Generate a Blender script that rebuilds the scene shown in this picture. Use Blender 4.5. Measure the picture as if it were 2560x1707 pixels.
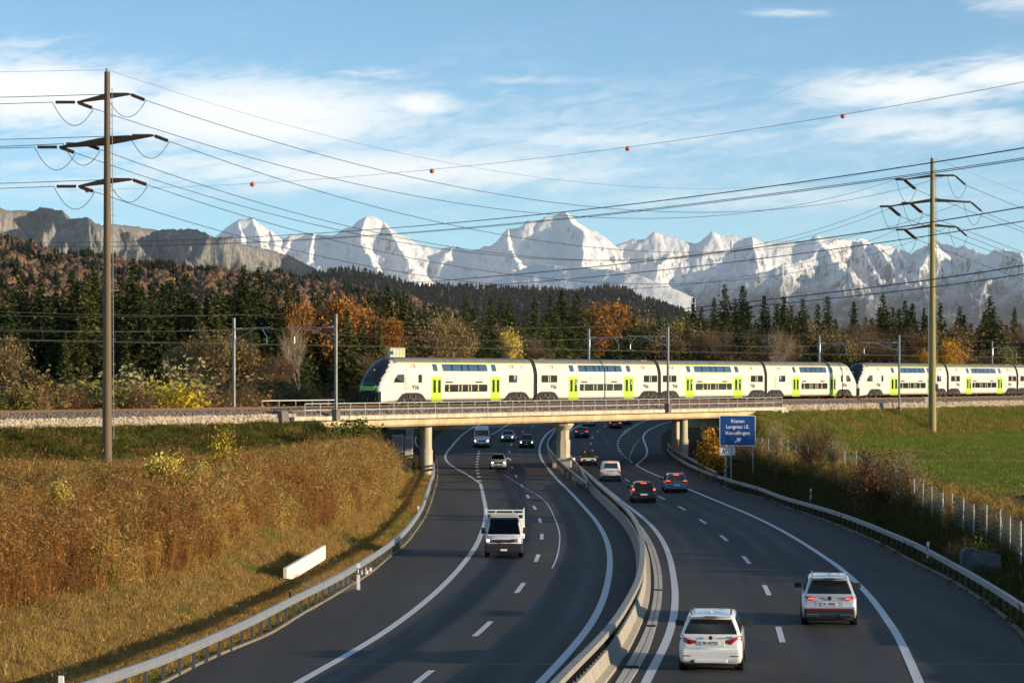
import bpy, bmesh, math, random
import numpy as np
from mathutils import Vector, Matrix, Euler

for _o in list(bpy.data.objects):
    bpy.data.objects.remove(_o)
SC = bpy.context.scene
COL = SC.collection
R = math.radians
random.seed(7)
RNG = np.random.default_rng(11)

# ------------------------------------------------------------------ camera
FPX, HX, HY, CAMZ = 6044.0, 1280.0, 945.0, 8.2      # 85 mm lens; px of the 2560-wide photograph
cam_d = bpy.data.cameras.new('camera')
cam_d.sensor_width = 36.0
cam_d.lens = FPX / 2560.0 * 36.0
cam_d.shift_y = (HY - 853.5) / 2560.0
cam_d.clip_start = 1.0
cam_d.clip_end = 120000.0
cam = bpy.data.objects.new('camera', cam_d)
cam.location = (0, 0, CAMZ)
cam.rotation_euler = (R(90), 0, 0)
COL.objects.link(cam)
SC.camera = cam

# ------------------------------------------------------------------ sun and sky
SUN_EL = 8.0
SUN_H = Vector((0.945, -0.327, 0)).normalized()       # towards the sun, in plan
SUN_V = Vector((SUN_H.x * math.cos(R(SUN_EL)), SUN_H.y * math.cos(R(SUN_EL)), math.sin(R(SUN_EL))))
sun_d = bpy.data.lights.new('sun', 'SUN')
sun_d.energy = 5.0
sun_d.angle = R(0.5)
sun_d.color = (1.0, 0.79, 0.53)
sun = bpy.data.objects.new('sun', sun_d)
sun.rotation_euler = (-SUN_V).to_track_quat('-Z', 'Y').to_euler()
sun.location = (60, -20, 60)
COL.objects.link(sun)

def build_world():
    w = bpy.data.worlds.new('World')
    SC.world = w
    w.use_nodes = True
    nt = w.node_tree
    nt.nodes.clear()
    N, L = nt.nodes.new, nt.links.new
    out = N('ShaderNodeOutputWorld')
    bg = N('ShaderNodeBackground')
    bg.inputs['Strength'].default_value = 0.14
    L(bg.outputs[0], out.inputs[0])
    sky = N('ShaderNodeTexSky')
    sky.sky_type = 'NISHITA'
    sky.sun_disc = False
    sky.sun_elevation = R(SUN_EL)
    sky.sun_rotation = math.atan2(SUN_H.x, SUN_H.y)
    sky.altitude = 550
    sky.air_density = 0.55
    sky.dust_density = 0.0
    sky.ozone_density = 2.0
    tc = N('ShaderNodeTexCoord')
    sep = N('ShaderNodeSeparateXYZ')
    L(tc.outputs['Generated'], sep.inputs[0])

    def m(op, a, b=None, c=None, clamp=False):
        n = N('ShaderNodeMath'); n.operation = op; n.use_clamp = clamp
        for i, v in enumerate((a, b, c)):
            if v is None: continue
            if isinstance(v, (int, float)): n.inputs[i].default_value = v
            else: L(v, n.inputs[i])
        return n.outputs[0]
    az = m('ARCTAN2', sep.outputs[0], sep.outputs[1])
    el = m('ARCSINE', sep.outputs[2])
    # streaky cirrus: noise stretched along a slightly tilted horizontal
    def noise(ka, ke, shear, off, detail, dist, rough=0.6):
        e2 = m('SUBTRACT', el, m('MULTIPLY', az, shear))
        cv = N('ShaderNodeCombineXYZ')
        L(m('MULTIPLY', az, ka), cv.inputs[0]); L(m('MULTIPLY', e2, ke), cv.inputs[1]); cv.inputs[2].default_value = off
        n = N('ShaderNodeTexNoise')
        n.inputs['Scale'].default_value = 1.0
        n.inputs['Detail'].default_value = detail
        n.inputs['Roughness'].default_value = rough
        n.inputs['Distortion'].default_value = dist
        L(cv.outputs[0], n.inputs['Vector'])
        return n.outputs['Fac']
    def ramp(v, lo, hi):
        n = N('ShaderNodeMapRange'); n.interpolation_type = 'SMOOTHSTEP'
        L(v, n.inputs['Value'])
        n.inputs['From Min'].default_value = lo; n.inputs['From Max'].default_value = hi
        return n.outputs[0]
    big = noise(16, 46, 0.10, 3.1, 3, 0.4)
    fine = noise(42, 190, 0.16, 8.7, 7, 0.9, 0.62)
    wisp = noise(90, 420, -0.12, 1.9, 6, 0.6, 0.65)
    tex = m('ADD', m('MULTIPLY', fine, 0.62), m('ADD', m('MULTIPLY', wisp, 0.26), m('MULTIPLY', big, 0.26)))
    # the banks of cloud that stand over the Alps today (direction px -> angles), plus a general cover
    banks = [(1280, 360, 1700, 190, .36), (60, 250, 460, 100, 1.0), (620, 300, 520, 110, .95), (930, 190, 150, 22, .5), (1050, 265, 120, 40, .85),
             (1330, 205, 210, 16, .45), (900, 430, 900, 70, .80), (300, 470, 420, 50, .55), (1500, 350, 420, 40, .6),
             (2250, 240, 300, 60, .85), (2500, 205, 260, 50, .85), (2350, 330, 420, 60, .7), (1960, 45, 140, 13, .5),
             (2540, 30, 150, 40, .5), (1900, 500, 700, 40, .5), (20, 130, 240, 30, .4), (1800, 350, 260, 30, .45)]
    cover = None
    for (x, y, rx, ry, a) in banks:
        dx = m('MULTIPLY', m('SUBTRACT', az, (x - HX) / FPX), FPX / rx)
        dy = m('MULTIPLY', m('SUBTRACT', el, (HY - y) / FPX), FPX / ry)
        r2 = m('ADD', m('MULTIPLY', dx, dx), m('MULTIPLY', dy, dy))
        g = m('MULTIPLY', m('POWER', 2.718, m('MULTIPLY', r2, -1.0)), a)
        cover = g if cover is None else m('MAXIMUM', cover, g)
    outside = m('MULTIPLY', ramp(big, .5, .7), ramp(m('ABSOLUTE', az), .24, .32))
    cover = m('MAXIMUM', cover, m('MULTIPLY', outside, .7))
    dens = m('MULTIPLY', ramp(m('ADD', tex, m('MULTIPLY', cover, .42)), .57, .90), m('ADD', m('MULTIPLY', cover, 1.1), .05), clamp=True)
    dens = m('MULTIPLY', dens, 0.93)
    mix = N('ShaderNodeMix'); mix.data_type = 'RGBA'
    L(dens, mix.inputs['Factor'])
    tint = N('ShaderNodeMix'); tint.data_type = 'RGBA'; tint.blend_type = 'MULTIPLY'
    tint.inputs['Factor'].default_value = 1.0
    L(sky.outputs[0], tint.inputs['A']); tint.inputs['B'].default_value = (.99, 1.17, 1.07, 1)   # the photograph's cool white balance
    L(tint.outputs['Result'], mix.inputs['A'])
    mix.inputs['B'].default_value = (5.8, 5.9, 5.85, 1)
    L(mix.outputs['Result'], bg.inputs['Color'])
build_world()
SC.view_settings.view_transform = 'Standard'
SC.view_settings.look = 'None'
SC.view_settings.exposure = 0.55
SC.view_settings.gamma = 1.0
SC.view_settings.use_curve_mapping = False
SC.render.engine = 'CYCLES'
SC.cycles.use_denoising = True
SC.cycles.max_bounces = 6
SC.cycles.diffuse_bounces = 3
SC.cycles.transparent_max_bounces = 12
SC.cycles.volume_bounces = 0
SC.cycles.sample_clamp_indirect = 6.0

# ------------------------------------------------------------------ small helpers
def P(x, y, Y):
    """point seen at photograph pixel (x, y) at depth Y"""
    return Vector(((x - HX) * Y / FPX, Y, CAMZ - (y - HY) * Y / FPX))

def groad(Y):
    """height of the motorway: a shallow sag under the railway bridge"""
    Y = np.asarray(Y, float)
    left = -1.0 + ((215 - Y) / 147.0) ** 2
    right = np.where(Y < 310, -1.0 + ((Y - 215) / 95.0) ** 2, 0.0 + 0.021 * (Y - 310))
    z = np.where(Y < 215, left, right)
    return np.where(Y < 60, -1.0 + (155 / 147.0) ** 2, z)

_YY = np.linspace(40, 900, 8000)
_ANG = (CAMZ - groad(_YY)) / _YY

def on_road(x, y, dz=0.0):
    """ground point of the motorway under pixel (x, y), or of something dz above the road"""
    a = (y - HY) / FPX
    ang = (CAMZ - dz - groad(_YY)) / _YY
    i = np.argmin(np.abs(ang - a))
    Y = _YY[i]
    return Vector(((x - HX) * Y / FPX, Y, float(groad(Y))))

def on_level(x, y, z):
    Y = (CAMZ - z) * FPX / (y - HY)
    return Vector(((x - HX) * Y / FPX, Y, z))

def link(o, parent=None):
    COL.objects.link(o)
    if parent is not None:
        o.parent = parent
    return o

def tag(o, label=None, cat=None, group=None, kind=None):
    if label: o['label'] = label
    if cat: o['category'] = cat
    if group: o['group'] = group
    if kind: o['kind'] = kind
    return o

def thing(name, label, cat, loc=(0, 0, 0), rz=0.0, group=None):
    o = bpy.data.objects.new(name, None)
    o.empty_display_size = 0.3
    o.location = loc
    o.rotation_euler = (0, 0, rz)
    COL.objects.link(o)
    return tag(o, label, cat, group)

def raw_mesh(name, V, F, mats, smooth=False, midx=None):
    me = bpy.data.meshes.new(name)
    V = np.asarray(V, np.float32)
    if isinstance(F, np.ndarray):
        n, k = F.shape
        me.vertices.add(len(V)); me.vertices.foreach_set('co', V.ravel())
        me.loops.add(n * k); me.loops.foreach_set('vertex_index', F.astype(np.int32).ravel())
        me.polygons.add(n)
        me.polygons.foreach_set('loop_start', np.arange(0, n * k, k, dtype=np.int32))
        me.polygons.foreach_set('loop_total', np.full(n, k, np.int32))
        me.update(calc_edges=True)
    else:
        me.from_pydata([tuple(map(float, v)) for v in V], [], F)
        me.update()
    if not isinstance(mats, (list, tuple)): mats = [mats]
    for m_ in mats: me.materials.append(m_)
    if midx is not None and len(midx) == len(me.polygons):
        me.polygons.foreach_set('material_index', np.asarray(midx, np.int32))
    if smooth is True:
        me.polygons.foreach_set('use_smooth', np.ones(len(me.polygons), bool))
    return me

def auto_smooth(me, deg=40):
    """smooth shading with sharp edges where faces meet at more than deg"""
    bm = bmesh.new(); bm.from_mesh(me)
    lim = R(deg)
    for f in bm.faces: f.smooth = True
    for e in bm.edges:
        if len(e.link_faces) == 2:
            e.smooth = e.calc_face_angle(0) < lim
    bm.to_mesh(me); bm.free()

class MB:
    """collects shapes into ONE mesh object"""
    def __init__(s):
        s.v, s.f, s.mi, s.cur = [], [], [], 0
    def mat(s, i): s.cur = i; return s
    def add(s, vs, fs):
        b = len(s.v)
        s.v.extend([tuple(v) for v in vs])
        for f in fs:
            s.f.append([b + i for i in f]); s.mi.append(s.cur)
        return s
    def box(s, c, size, rz=0.0, M=None):
        cx, cy, cz = c; a, b_, h = size[0] / 2, size[1] / 2, size[2] / 2
        pts = [(x, y, z) for z in (-h, h) for y in (-b_, b_) for x in (-a, a)]
        co, si = math.cos(rz), math.sin(rz)
        vs = [(cx + x * co - y * si, cy + x * si + y * co, cz + z) for x, y, z in pts]
        if M is not None: vs = [tuple(M @ Vector(v)) for v in vs]
        return s.add(vs, [(0, 2, 3, 1), (4, 5, 7, 6), (0, 1, 5, 4), (2, 6, 7, 3), (0, 4, 6, 2), (1, 3, 7, 5)])
    def beam(s, p, q, w, h, up=(0, 0, 1)):
        p, q = Vector(p), Vector(q); d = (q - p).normalized()
        u = Vector(up); r = d.cross(u)
        if r.length < 1e-5: r = d.cross(Vector((1, 0, 0)))
        r.normalize(); u = r.cross(d).normalized()
        vs = []
        for e in (p, q):
            for (a, b_) in ((-1, -1), (1, -1), (1, 1), (-1, 1)):
                vs.append(e + r * (a * w / 2) + u * (b_ * h / 2))
        return s.add(vs, [(0, 1, 2, 3), (7, 6, 5, 4), (0, 4, 5, 1), (1, 5, 6, 2), (2, 6, 7, 3), (3, 7, 4, 0)])
    def tube(s, path, rad, n=6, caps=True):
        path = [Vector(p) for p in path]
        m_ = len(path)
        if isinstance(rad, (int, float)): rad = [rad] * m_
        b = len(s.v); vs = []; prev = None
        for i, p in enumerate(path):
            d = (path[min(i + 1, m_ - 1)] - path[max(i - 1, 0)])
            d = d.normalized() if d.length > 1e-9 else Vector((0, 0, 1))
            ref = prev if prev is not None else (Vector((0, 0, 1)) if abs(d.z) < .9 else Vector((1, 0, 0)))
            r = d.cross(ref)
            if r.length < 1e-6: r = d.orthogonal()
            r.normalize(); u = r.cross(d).normalized(); prev = u
            for k in range(n):
                a = 2 * math.pi * k / n
                vs.append(p + r * (math.cos(a) * rad[i]) + u * (math.sin(a) * rad[i]))
        fs = []
        for i in range(m_ - 1):
            for k in range(n):
                k2 = (k + 1) % n
                fs.append((i * n + k, (i + 1) * n + k, (i + 1) * n + k2, i * n + k2))
        if caps:
            fs.append(tuple(range(n))); fs.append(tuple(range((m_ - 1) * n, m_ * n))[::-1])
        return s.add(vs, fs)
    def loft(s, rings, closed=True, cap0=True, cap1=True):
        n = len(rings[0]); vs = [p for r in rings for p in r]; fs = []
        for i in range(len(rings) - 1):
            for k in range(n if closed else n - 1):
                k2 = (k + 1) % n
                fs.append((i * n + k, i * n + k2, (i + 1) * n + k2, (i + 1) * n + k))
        if cap0: fs.append(tuple(range(n))[::-1])
        if cap1: fs.append(tuple(range((len(rings) - 1) * n, len(rings) * n)))
        return s.add(vs, fs)
    def disc(s, c, r, axis, h, n=16):
        c = Vector(c); d = Vector(axis).normalized()
        return s.tube([c - d * h / 2, c + d * h / 2], r, n)
    def build(s, name, mats, parent=None, smooth=None, bevel=0.0, fix=True):
        me = raw_mesh(name, s.v, s.f, mats, midx=s.mi)
        if fix or bevel:
            bm = bmesh.new(); bm.from_mesh(me)
            if fix: bmesh.ops.recalc_face_normals(bm, faces=bm.faces)
            if bevel:
                bmesh.ops.bevel(bm, geom=[e for e in bm.edges if len(e.link_faces) == 2 and e.calc_face_angle(0) > R(30)],
                                offset=bevel, segments=2, affect='EDGES', profile=.6, clamp_overlap=True)
            bm.to_mesh(me); bm.free()
        if smooth is not None: auto_smooth(me, smooth)
        return link(bpy.data.objects.new(name, me), parent)

def dup_tree(root, parent=None):
    c = root.copy(); COL.objects.link(c); c.parent = parent
    for ch in list(root.children):
        dup_tree(ch, c)
    return c

_TXT = {}
def text_mesh(name, body, size, mat, parent, M, depth=0.004, align='CENTER', sx=1.0, bold=0.0):
    key = (body, size, depth, bold)
    if key not in _TXT:
        cu = bpy.data.curves.new(name, 'FONT')
        cu.body = body; cu.size = size; cu.align_x = align; cu.align_y = 'CENTER'; cu.extrude = depth; cu.offset = bold
        cu.resolution_u = 3
        o = bpy.data.objects.new(name, cu)
        me = o.to_mesh()
        _TXT[key] = (np.array([v.co[:] for v in me.vertices]), [tuple(p.vertices) for p in me.polygons])
        o.to_mesh_clear()
        bpy.data.objects.remove(o)
    V, F = _TXT[key]
    me = raw_mesh(name, V, F, mat)
    me.transform(M @ Matrix.Diagonal((sx, 1, 1, 1)))
    return link(bpy.data.objects.new(name, me), parent)

# vectorised gradient noise
def _hash(i, j, seed):
    h = (i.astype(np.int64) * 374761393 + j.astype(np.int64) * 668265263 + seed * 1442695041) & 0x7fffffff
    h = ((h ^ (h >> 13)) * 1274126177) & 0x7fffffff
    return (h ^ (h >> 16)) & 0xffff
def perlin(x, y, seed=0):
    x = np.asarray(x, float); y = np.asarray(y, float)
    i, j = np.floor(x), np.floor(y); fx, fy = x - i, y - j
    u, v = fx * fx * fx * (fx * (fx * 6 - 15) + 10), fy * fy * fy * (fy * (fy * 6 - 15) + 10)
    def g(a, b, dx, dy):
        an = _hash(a, b, seed) / 65536.0 * 2 * np.pi
        return np.cos(an) * dx + np.sin(an) * dy
    n00 = g(i, j, fx, fy); n10 = g(i + 1, j, fx - 1, fy)
    n01 = g(i, j + 1, fx, fy - 1); n11 = g(i + 1, j + 1, fx - 1, fy - 1)
    return ((n00 * (1 - u) + n10 * u) * (1 - v) + (n01 * (1 - u) + n11 * u) * v) * 1.5
def fbm(x, y, oct=5, seed=0, gain=.5, lac=2.03):
    s = 0; a = 1.0; t = 0
    for k in range(oct):
        s = s + a * perlin(np.asarray(x) * lac ** k, np.asarray(y) * lac ** k, seed + k * 17); t += a; a *= gain
    return s / t
def ridged(x, y, oct=5, seed=0, gain=.55, lac=2.07):
    s = 0; a = 1.0; t = 0
    for k in range(oct):
        n = 1 - np.abs(perlin(np.asarray(x) * lac ** k, np.asarray(y) * lac ** k, seed + k * 31)) * 1.6
        s = s + a * n * n; t += a; a *= gain
    return s / t

# ------------------------------------------------------------------ materials
MAT = {}
def mat(name, col, rough=.6, metal=0.0, var=0.0, vscale=3.0, bump=0.0, bscale=20.0, spec=.5, emit=None, estr=0.0, coat=0.0, objvar=0.0, streak=None, detail=4):
    """procedural Principled material; var = fraction of colour variation by noise, bump = relief height"""
    m_ = bpy.data.materials.new(name); m_.use_nodes = True
    nt = m_.node_tree; b = nt.nodes['Principled BSDF']; N, L = nt.nodes.new, nt.links.new
    c = (*col, 1.0)
    b.inputs['Base Color'].default_value = c
    b.inputs['Roughness'].default_value = rough
    b.inputs['Metallic'].default_value = metal
    b.inputs['Specular IOR Level'].default_value = spec
    if coat: b.inputs['Coat Weight'].default_value = coat; b.inputs['Coat Roughness'].default_value = .05
    if emit: b.inputs['Emission Color'].default_value = (*emit, 1); b.inputs['Emission Strength'].default_value = estr
    tc = N('ShaderNodeTexCoord')
    src = None
    if var > 0:
        n = N('ShaderNodeTexNoise'); n.inputs['Scale'].default_value = vscale; n.inputs['Detail'].default_value = detail
        n.inputs['Roughness'].default_value = .65
        if streak:
            mp = N('ShaderNodeMapping'); mp.inputs['Scale'].default_value = streak
            L(tc.outputs['Object'], mp.inputs[0]); L(mp.outputs[0], n.inputs['Vector'])
        else:
            L(tc.outputs['Object'], n.inputs['Vector'])
        mr = N('ShaderNodeMapRange'); mr.inputs['From Min'].default_value = .3; mr.inputs['From Max'].default_value = .7
        mr.inputs['To Min'].default_value = 1 - var; mr.inputs['To Max'].default_value = 1 + var
        L(n.outputs['Fac'], mr.inputs['Value'])
        src = mr.outputs[0]
    if objvar > 0:
        oi = N('ShaderNodeObjectInfo'); mr2 = N('ShaderNodeMapRange')
        mr2.inputs['To Min'].default_value = 1 - objvar; mr2.inputs['To Max'].default_value = 1 + objvar
        L(oi.outputs['Random'], mr2.inputs['Value'])
        if src is None: src = mr2.outputs[0]
        else:
            mm = N('ShaderNodeMath'); mm.operation = 'MULTIPLY'; L(src, mm.inputs[0]); L(mr2.outputs[0], mm.inputs[1]); src = mm.outputs[0]
    if src is not None:
        mx = N('ShaderNodeMix'); mx.data_type = 'RGBA'; mx.blend_type = 'MULTIPLY'; mx.inputs['Factor'].default_value = 1
        mx.inputs['A'].default_value = c; L(src, mx.inputs['B']); L(mx.outputs['Result'], b.inputs['Base Color'])
    if bump > 0:
        n2 = N('ShaderNodeTexNoise'); n2.inputs['Scale'].default_value = bscale; n2.inputs['Detail'].default_value = 5
        L(tc.outputs['Object'], n2.inputs['Vector'])
        bp = N('ShaderNodeBump'); bp.inputs['Distance'].default_value = bump; bp.inputs['Strength'].default_value = 1
        L(n2.outputs['Fac'], bp.inputs['Height']); L(bp.outputs[0], b.inputs['Normal'])
    MAT[name] = m_
    return m_

mat('asphalt', (.040, .041, .044), .82, var=.22, vscale=.35, bump=.012, bscale=28, spec=.3, detail=8)
mat('paint_white', (.74, .75, .76), .7, var=.10, vscale=6)
def worn_paint():
    m_ = MAT['paint_white']; nt = m_.node_tree; b = nt.nodes['Principled BSDF']; N, L = nt.nodes.new, nt.links.new
    tc = N('ShaderNodeTexCoord'); n = N('ShaderNodeTexNoise'); n.inputs['Scale'].default_value = 9; n.inputs['Detail'].default_value = 9; n.inputs['Roughness'].default_value = .8; L(tc.outputs['Object'], n.inputs['Vector'])
    r = N('ShaderNodeMapRange'); r.inputs['From Min'].default_value = .56; r.inputs['From Max'].default_value = .70; r.inputs['To Max'].default_value = .75; L(n.outputs['Fac'], r.inputs['Value'])
    x = N('ShaderNodeMix'); x.data_type = 'RGBA'; L(r.outputs[0], x.inputs['Factor']); x.inputs['A'].default_value = (.66, .67, .68, 1); x.inputs['B'].default_value = (.12, .12, .12, 1); L(x.outputs['Result'], b.inputs['Base Color'])
worn_paint()
mat('concrete', (.47, .40, .29), .85, var=.16, vscale=.9, bump=.01, bscale=9, detail=7)
mat('concrete_light', (.55, .53, .48), .85, var=.12, vscale=1.4, bump=.008, bscale=12, detail=7)
mat('concrete_dark', (.16, .14, .12), .9, var=.3, vscale=1.2, bump=.01, bscale=10)
mat('stain', (.30, .22, .13), .9, var=.3, vscale=2)
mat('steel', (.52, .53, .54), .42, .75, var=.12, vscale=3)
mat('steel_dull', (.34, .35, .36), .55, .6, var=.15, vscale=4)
mat('rust', (.13, .075, .045), .9, var=.3, vscale=6)
mat('sleeper', (.20, .18, .16), .9, var=.2, vscale=3)
mat('ballast', (.21, .17, .14), .95, var=.45, vscale=7, bump=.10, bscale=8, detail=6)
mat('mast_grey', (.22, .23, .235), .5, .5, var=.1, vscale=2)
mat('pole_brown', (.135, .095, .055), .75, var=.14, vscale=1.2, streak=(3, 3, .15))
mat('pole_olive', (.26, .22, .075), .7, var=.12, vscale=1.2, streak=(3, 3, .15))
mat('dark_steel', (.010, .009, .009), .75, spec=.15)
mat('insulator', (.045, .022, .016), .3)
mat('wire_dark', (.03, .03, .032), .6)
mat('wire_pale', (.10, .095, .09), .6)
mat('wire_copper', (.12, .09, .06), .5, .4)
mat('rubber', (.012, .012, .013), .85)
mat('dark_plastic', (.018, .018, .02), .55)
mat('glass_dark', (.010, .012, .014), .04, spec=.9)
mat('chrome', (.7, .71, .72), .12, 1.0)
mat('rim', (.35, .36, .37), .3, .9)
mat('plate', (.82, .82, .80), .5)
mat('ink', (.015, .015, .016), .6)
mat('white_plain', (.80, .80, .79), .5)
mat('orange_ball', (.62, .10, .02), .5)
mat('white_pole', (.46, .45, .41), .6)
# ================================================================== the railway line (straight in plan)
U2 = np.array([.572, .820]); U2 = U2 / np.linalg.norm(U2)       # along the track, away from the camera
N2 = np.array([U2[1], -U2[0]])                                   # towards the near side
C2 = np.array([2.4, 250.0]) - 1.42 * N2                          # s = 0: coupling of the first two coaches
ZR = 5.63                                                        # top of rail
RAIL_RZ = math.atan2(U2[1], U2[0])
def T(s, p, z=0.0):
    q = C2 + U2 * s + N2 * p
    return Vector((q[0], q[1], z))
def s_px(x, p=0.0):
    b = (x - HX) / FPX; q = C2 + N2 * p
    return (b * q[1] - q[0]) / (U2[0] - b * U2[1])
def z_px(x, y, p=0.0):
    q = C2 + N2 * p + U2 * s_px(x, p)
    return CAMZ - (y - HY) * q[1] / FPX
P_EDGE = 8.0
S_L, S_R = s_px(772, P_EDGE), s_px(1957, P_EDGE)

# ================================================================== motorway lines, read off the photograph and set on the road surface
def road_poly(px, dz=0.0):
    return [on_road(x, y, dz) for x, y in px]
def spline(pts, step=1.0, smooth=2):
    """resample a polyline given as points with rising Y"""
    pts = sorted(pts, key=lambda v: v.y)
    Y = np.array([v.y for v in pts]); X = np.array([v.x for v in pts])
    m = np.gradient(X, Y)
    q = np.arange(Y[0], Y[-1], step)
    i = np.clip(np.searchsorted(Y, q) - 1, 0, len(Y) - 2)
    h = Y[i + 1] - Y[i]; t = (q - Y[i]) / h
    x = (2*t**3-3*t**2+1)*X[i] + (t**3-2*t**2+t)*h*m[i] + (-2*t**3+3*t**2)*X[i+1] + (t**3-t**2)*h*m[i+1]
    for _ in range(smooth):
        k = max(1, int(3 / step)); ker = np.ones(2*k+1) / (2*k+1)
        xp = np.concatenate([2*x[0]-x[k:0:-1], x, 2*x[-1]-x[-2:-k-2:-1]])
        x = np.convolve(xp, ker, 'valid')
    return q, x
KERB_L = road_poly([(230, 1800), (417, 1707), (598, 1617), (640, 1605), (731, 1550), (822, 1500), (884, 1461), (912, 1445), (977, 1391), (1016, 1360),
                    (1042, 1326), (1060, 1300), (1072, 1275), (1085, 1235), (1094, 1200), (1094, 1165), (1084, 1130), (1080, 1110), (1093, 1088), (1124, 1068), (1190, 1046)])
KERB_R = road_poly([(2680, 1760), (2560, 1595), (2526, 1559), (2461, 1507), (2403, 1468), (2328, 1426), (2286, 1407), (2212, 1365), (2144, 1334), (2060, 1300), (1973, 1271),
                    (1900, 1243), (1860, 1234), (1759, 1192), (1700, 1165), (1668, 1140), (1655, 1120), (1652, 1100), (1662, 1080), (1700, 1062), (1770, 1046)])
qL, xL = spline(KERB_L); qR, xR = spline(KERB_R)
def XL(Y):
    Y = np.asarray(Y, float); e = (xL[-1] - xL[-12]) / (qL[-1] - qL[-12])
    return np.interp(Y, qL, xL) + np.maximum(Y - qL[-1], 0) * e
def XR(Y):
    Y = np.asarray(Y, float); e = (xR[-1] - xR[-12]) / (qR[-1] - qR[-12])
    return np.interp(Y, qR, xR) + np.maximum(Y - qR[-1], 0) * e

# ================================================================== terrain
def sstep(a, b, x):
    t = np.clip((x - a) / (b - a), 0, 1); return t * t * (3 - 2 * t)
Z_FIELD = 1.2
def terrain_z(X, Y, rough=True):
    X = np.asarray(X, float); Y = np.asarray(Y, float)
    g = groad(np.clip(Y, 60, 520))
    p = (X - C2[0]) * N2[0] + (Y - C2[1]) * N2[1]
    s = (X - C2[0]) * U2[0] + (Y - C2[1]) * U2[1]
    behind = sstep(-4, -12, p)
    zl = np.clip(1.0 + (Y - 75) * .011, .8, 2.2) * (1 - behind) + 3.3 * behind
    zr = Z_FIELD * (1 - behind) + 3.3 * behind
    dl = XL(Y) - X; dr = X - XR(Y)
    wl = 6.3 + 6 * behind; wr = 4.9 + 7 * behind
    base = np.full_like(X, 0.0) + g - .03
    base = np.where(dl > 0, g - .03 + (zl - g) * (sstep(1.0, wl, dl) * .55 + .45 * np.clip((dl - 1.0) / (wl - 1.0), 0, 1)) + .03 * np.clip(dl, 0, 1), base)
    base = np.where(dr > 0, g - .03 + (zr - g) * (sstep(1.3, wr, dr) * .55 + .45 * np.clip((dr - 1.3) / (wr - 1.3), 0, 1)) + .03 * np.clip(dr, 0, 1), base)
    zb = np.where(X > (XL(Y) + XR(Y)) / 2, Z_FIELD, zl)
    toe = 14.5
    emb = np.interp(p, [-16, -7, -4.6, 7.2, 7.45, toe], [-.5, 4.9, 5.0, 4.8, 4.42, 0.0])
    slope = np.clip((p - 7.45) / (toe - 7.45), 0, 1)
    emb = np.where(p > 7.45, 4.42 + (zb - 4.42) * slope, emb)
    di = np.minimum(X - (XL(Y) - 10.5), (XR(Y) + 10.5) - X)
    emb = emb - np.clip(di, 0, None) * .85
    emb = np.where(p > toe, -9, emb)
    z = np.maximum(base, emb)
    if rough:
        off = np.clip(np.maximum(dl, dr), 0, 3) / 3
        z = z + off * (.10 * fbm(X * .35, Y * .35, 4, 5) + .05 * fbm(X * 1.3, Y * 1.3, 3, 9))
    return z

def terrain_material():
    m_ = bpy.data.materials.new('ground_cover'); m_.use_nodes = True
    nt = m_.node_tree; b = nt.nodes['Principled BSDF']; N, L = nt.nodes.new, nt.links.new
    at = N('ShaderNodeVertexColor'); at.layer_name = 'cover'
    tc = N('ShaderNodeTexCoord')
    n1 = N('ShaderNodeTexNoise'); n1.inputs['Scale'].default_value = 1.1; n1.inputs['Detail'].default_value = 9; n1.inputs['Roughness'].default_value = .72
    n2 = N('ShaderNodeTexNoise'); n2.inputs['Scale'].default_value = 5.5; n2.inputs['Detail'].default_value = 6; n2.inputs['Roughness'].default_value = .7
    for n in (n1, n2): L(tc.outputs['Object'], n.inputs['Vector'])
    mr = N('ShaderNodeMapRange'); mr.inputs['From Min'].default_value = .32; mr.inputs['From Max'].default_value = .68
    mr.inputs['To Min'].default_value = .55; mr.inputs['To Max'].default_value = 1.45
    L(n1.outputs['Fac'], mr.inputs['Value'])
    mx = N('ShaderNodeMix'); mx.data_type = 'RGBA'; mx.blend_type = 'MULTIPLY'; mx.inputs['Factor'].default_value = 1
    L(at.outputs['Color'], mx.inputs['A']); L(mr.outputs[0], mx.inputs['B'])
    mx2 = N('ShaderNodeMix'); mx2.data_type = 'RGBA'; mx2.blend_type = 'MIX'
    mr3 = N('ShaderNodeMapRange'); mr3.inputs['From Min'].default_value = .55; mr3.inputs['From Max'].default_value = .75; mr3.inputs['To Max'].default_value = .45
    L(n2.outputs['Fac'], mr3.inputs['Value']); L(mr3.outputs[0], mx2.inputs['Factor'])
    L(mx.outputs['Result'], mx2.inputs['A']); mx2.inputs['B'].default_value = (.16, .115, .045, 1)
    L(mx2.outputs['Result'], b.inputs['Base Color'])
    b.inputs['Roughness'].default_value = .95; b.inputs['Specular IOR Level'].default_value = .1
    bp = N('ShaderNodeBump'); bp.inputs['Distance'].default_value = .22
    L(n2.outputs['Fac'], bp.inputs['Height']); L(bp.outputs[0], b.inputs['Normal'])
    return m_
MAT['ground_cover'] = terrain_material()

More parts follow.
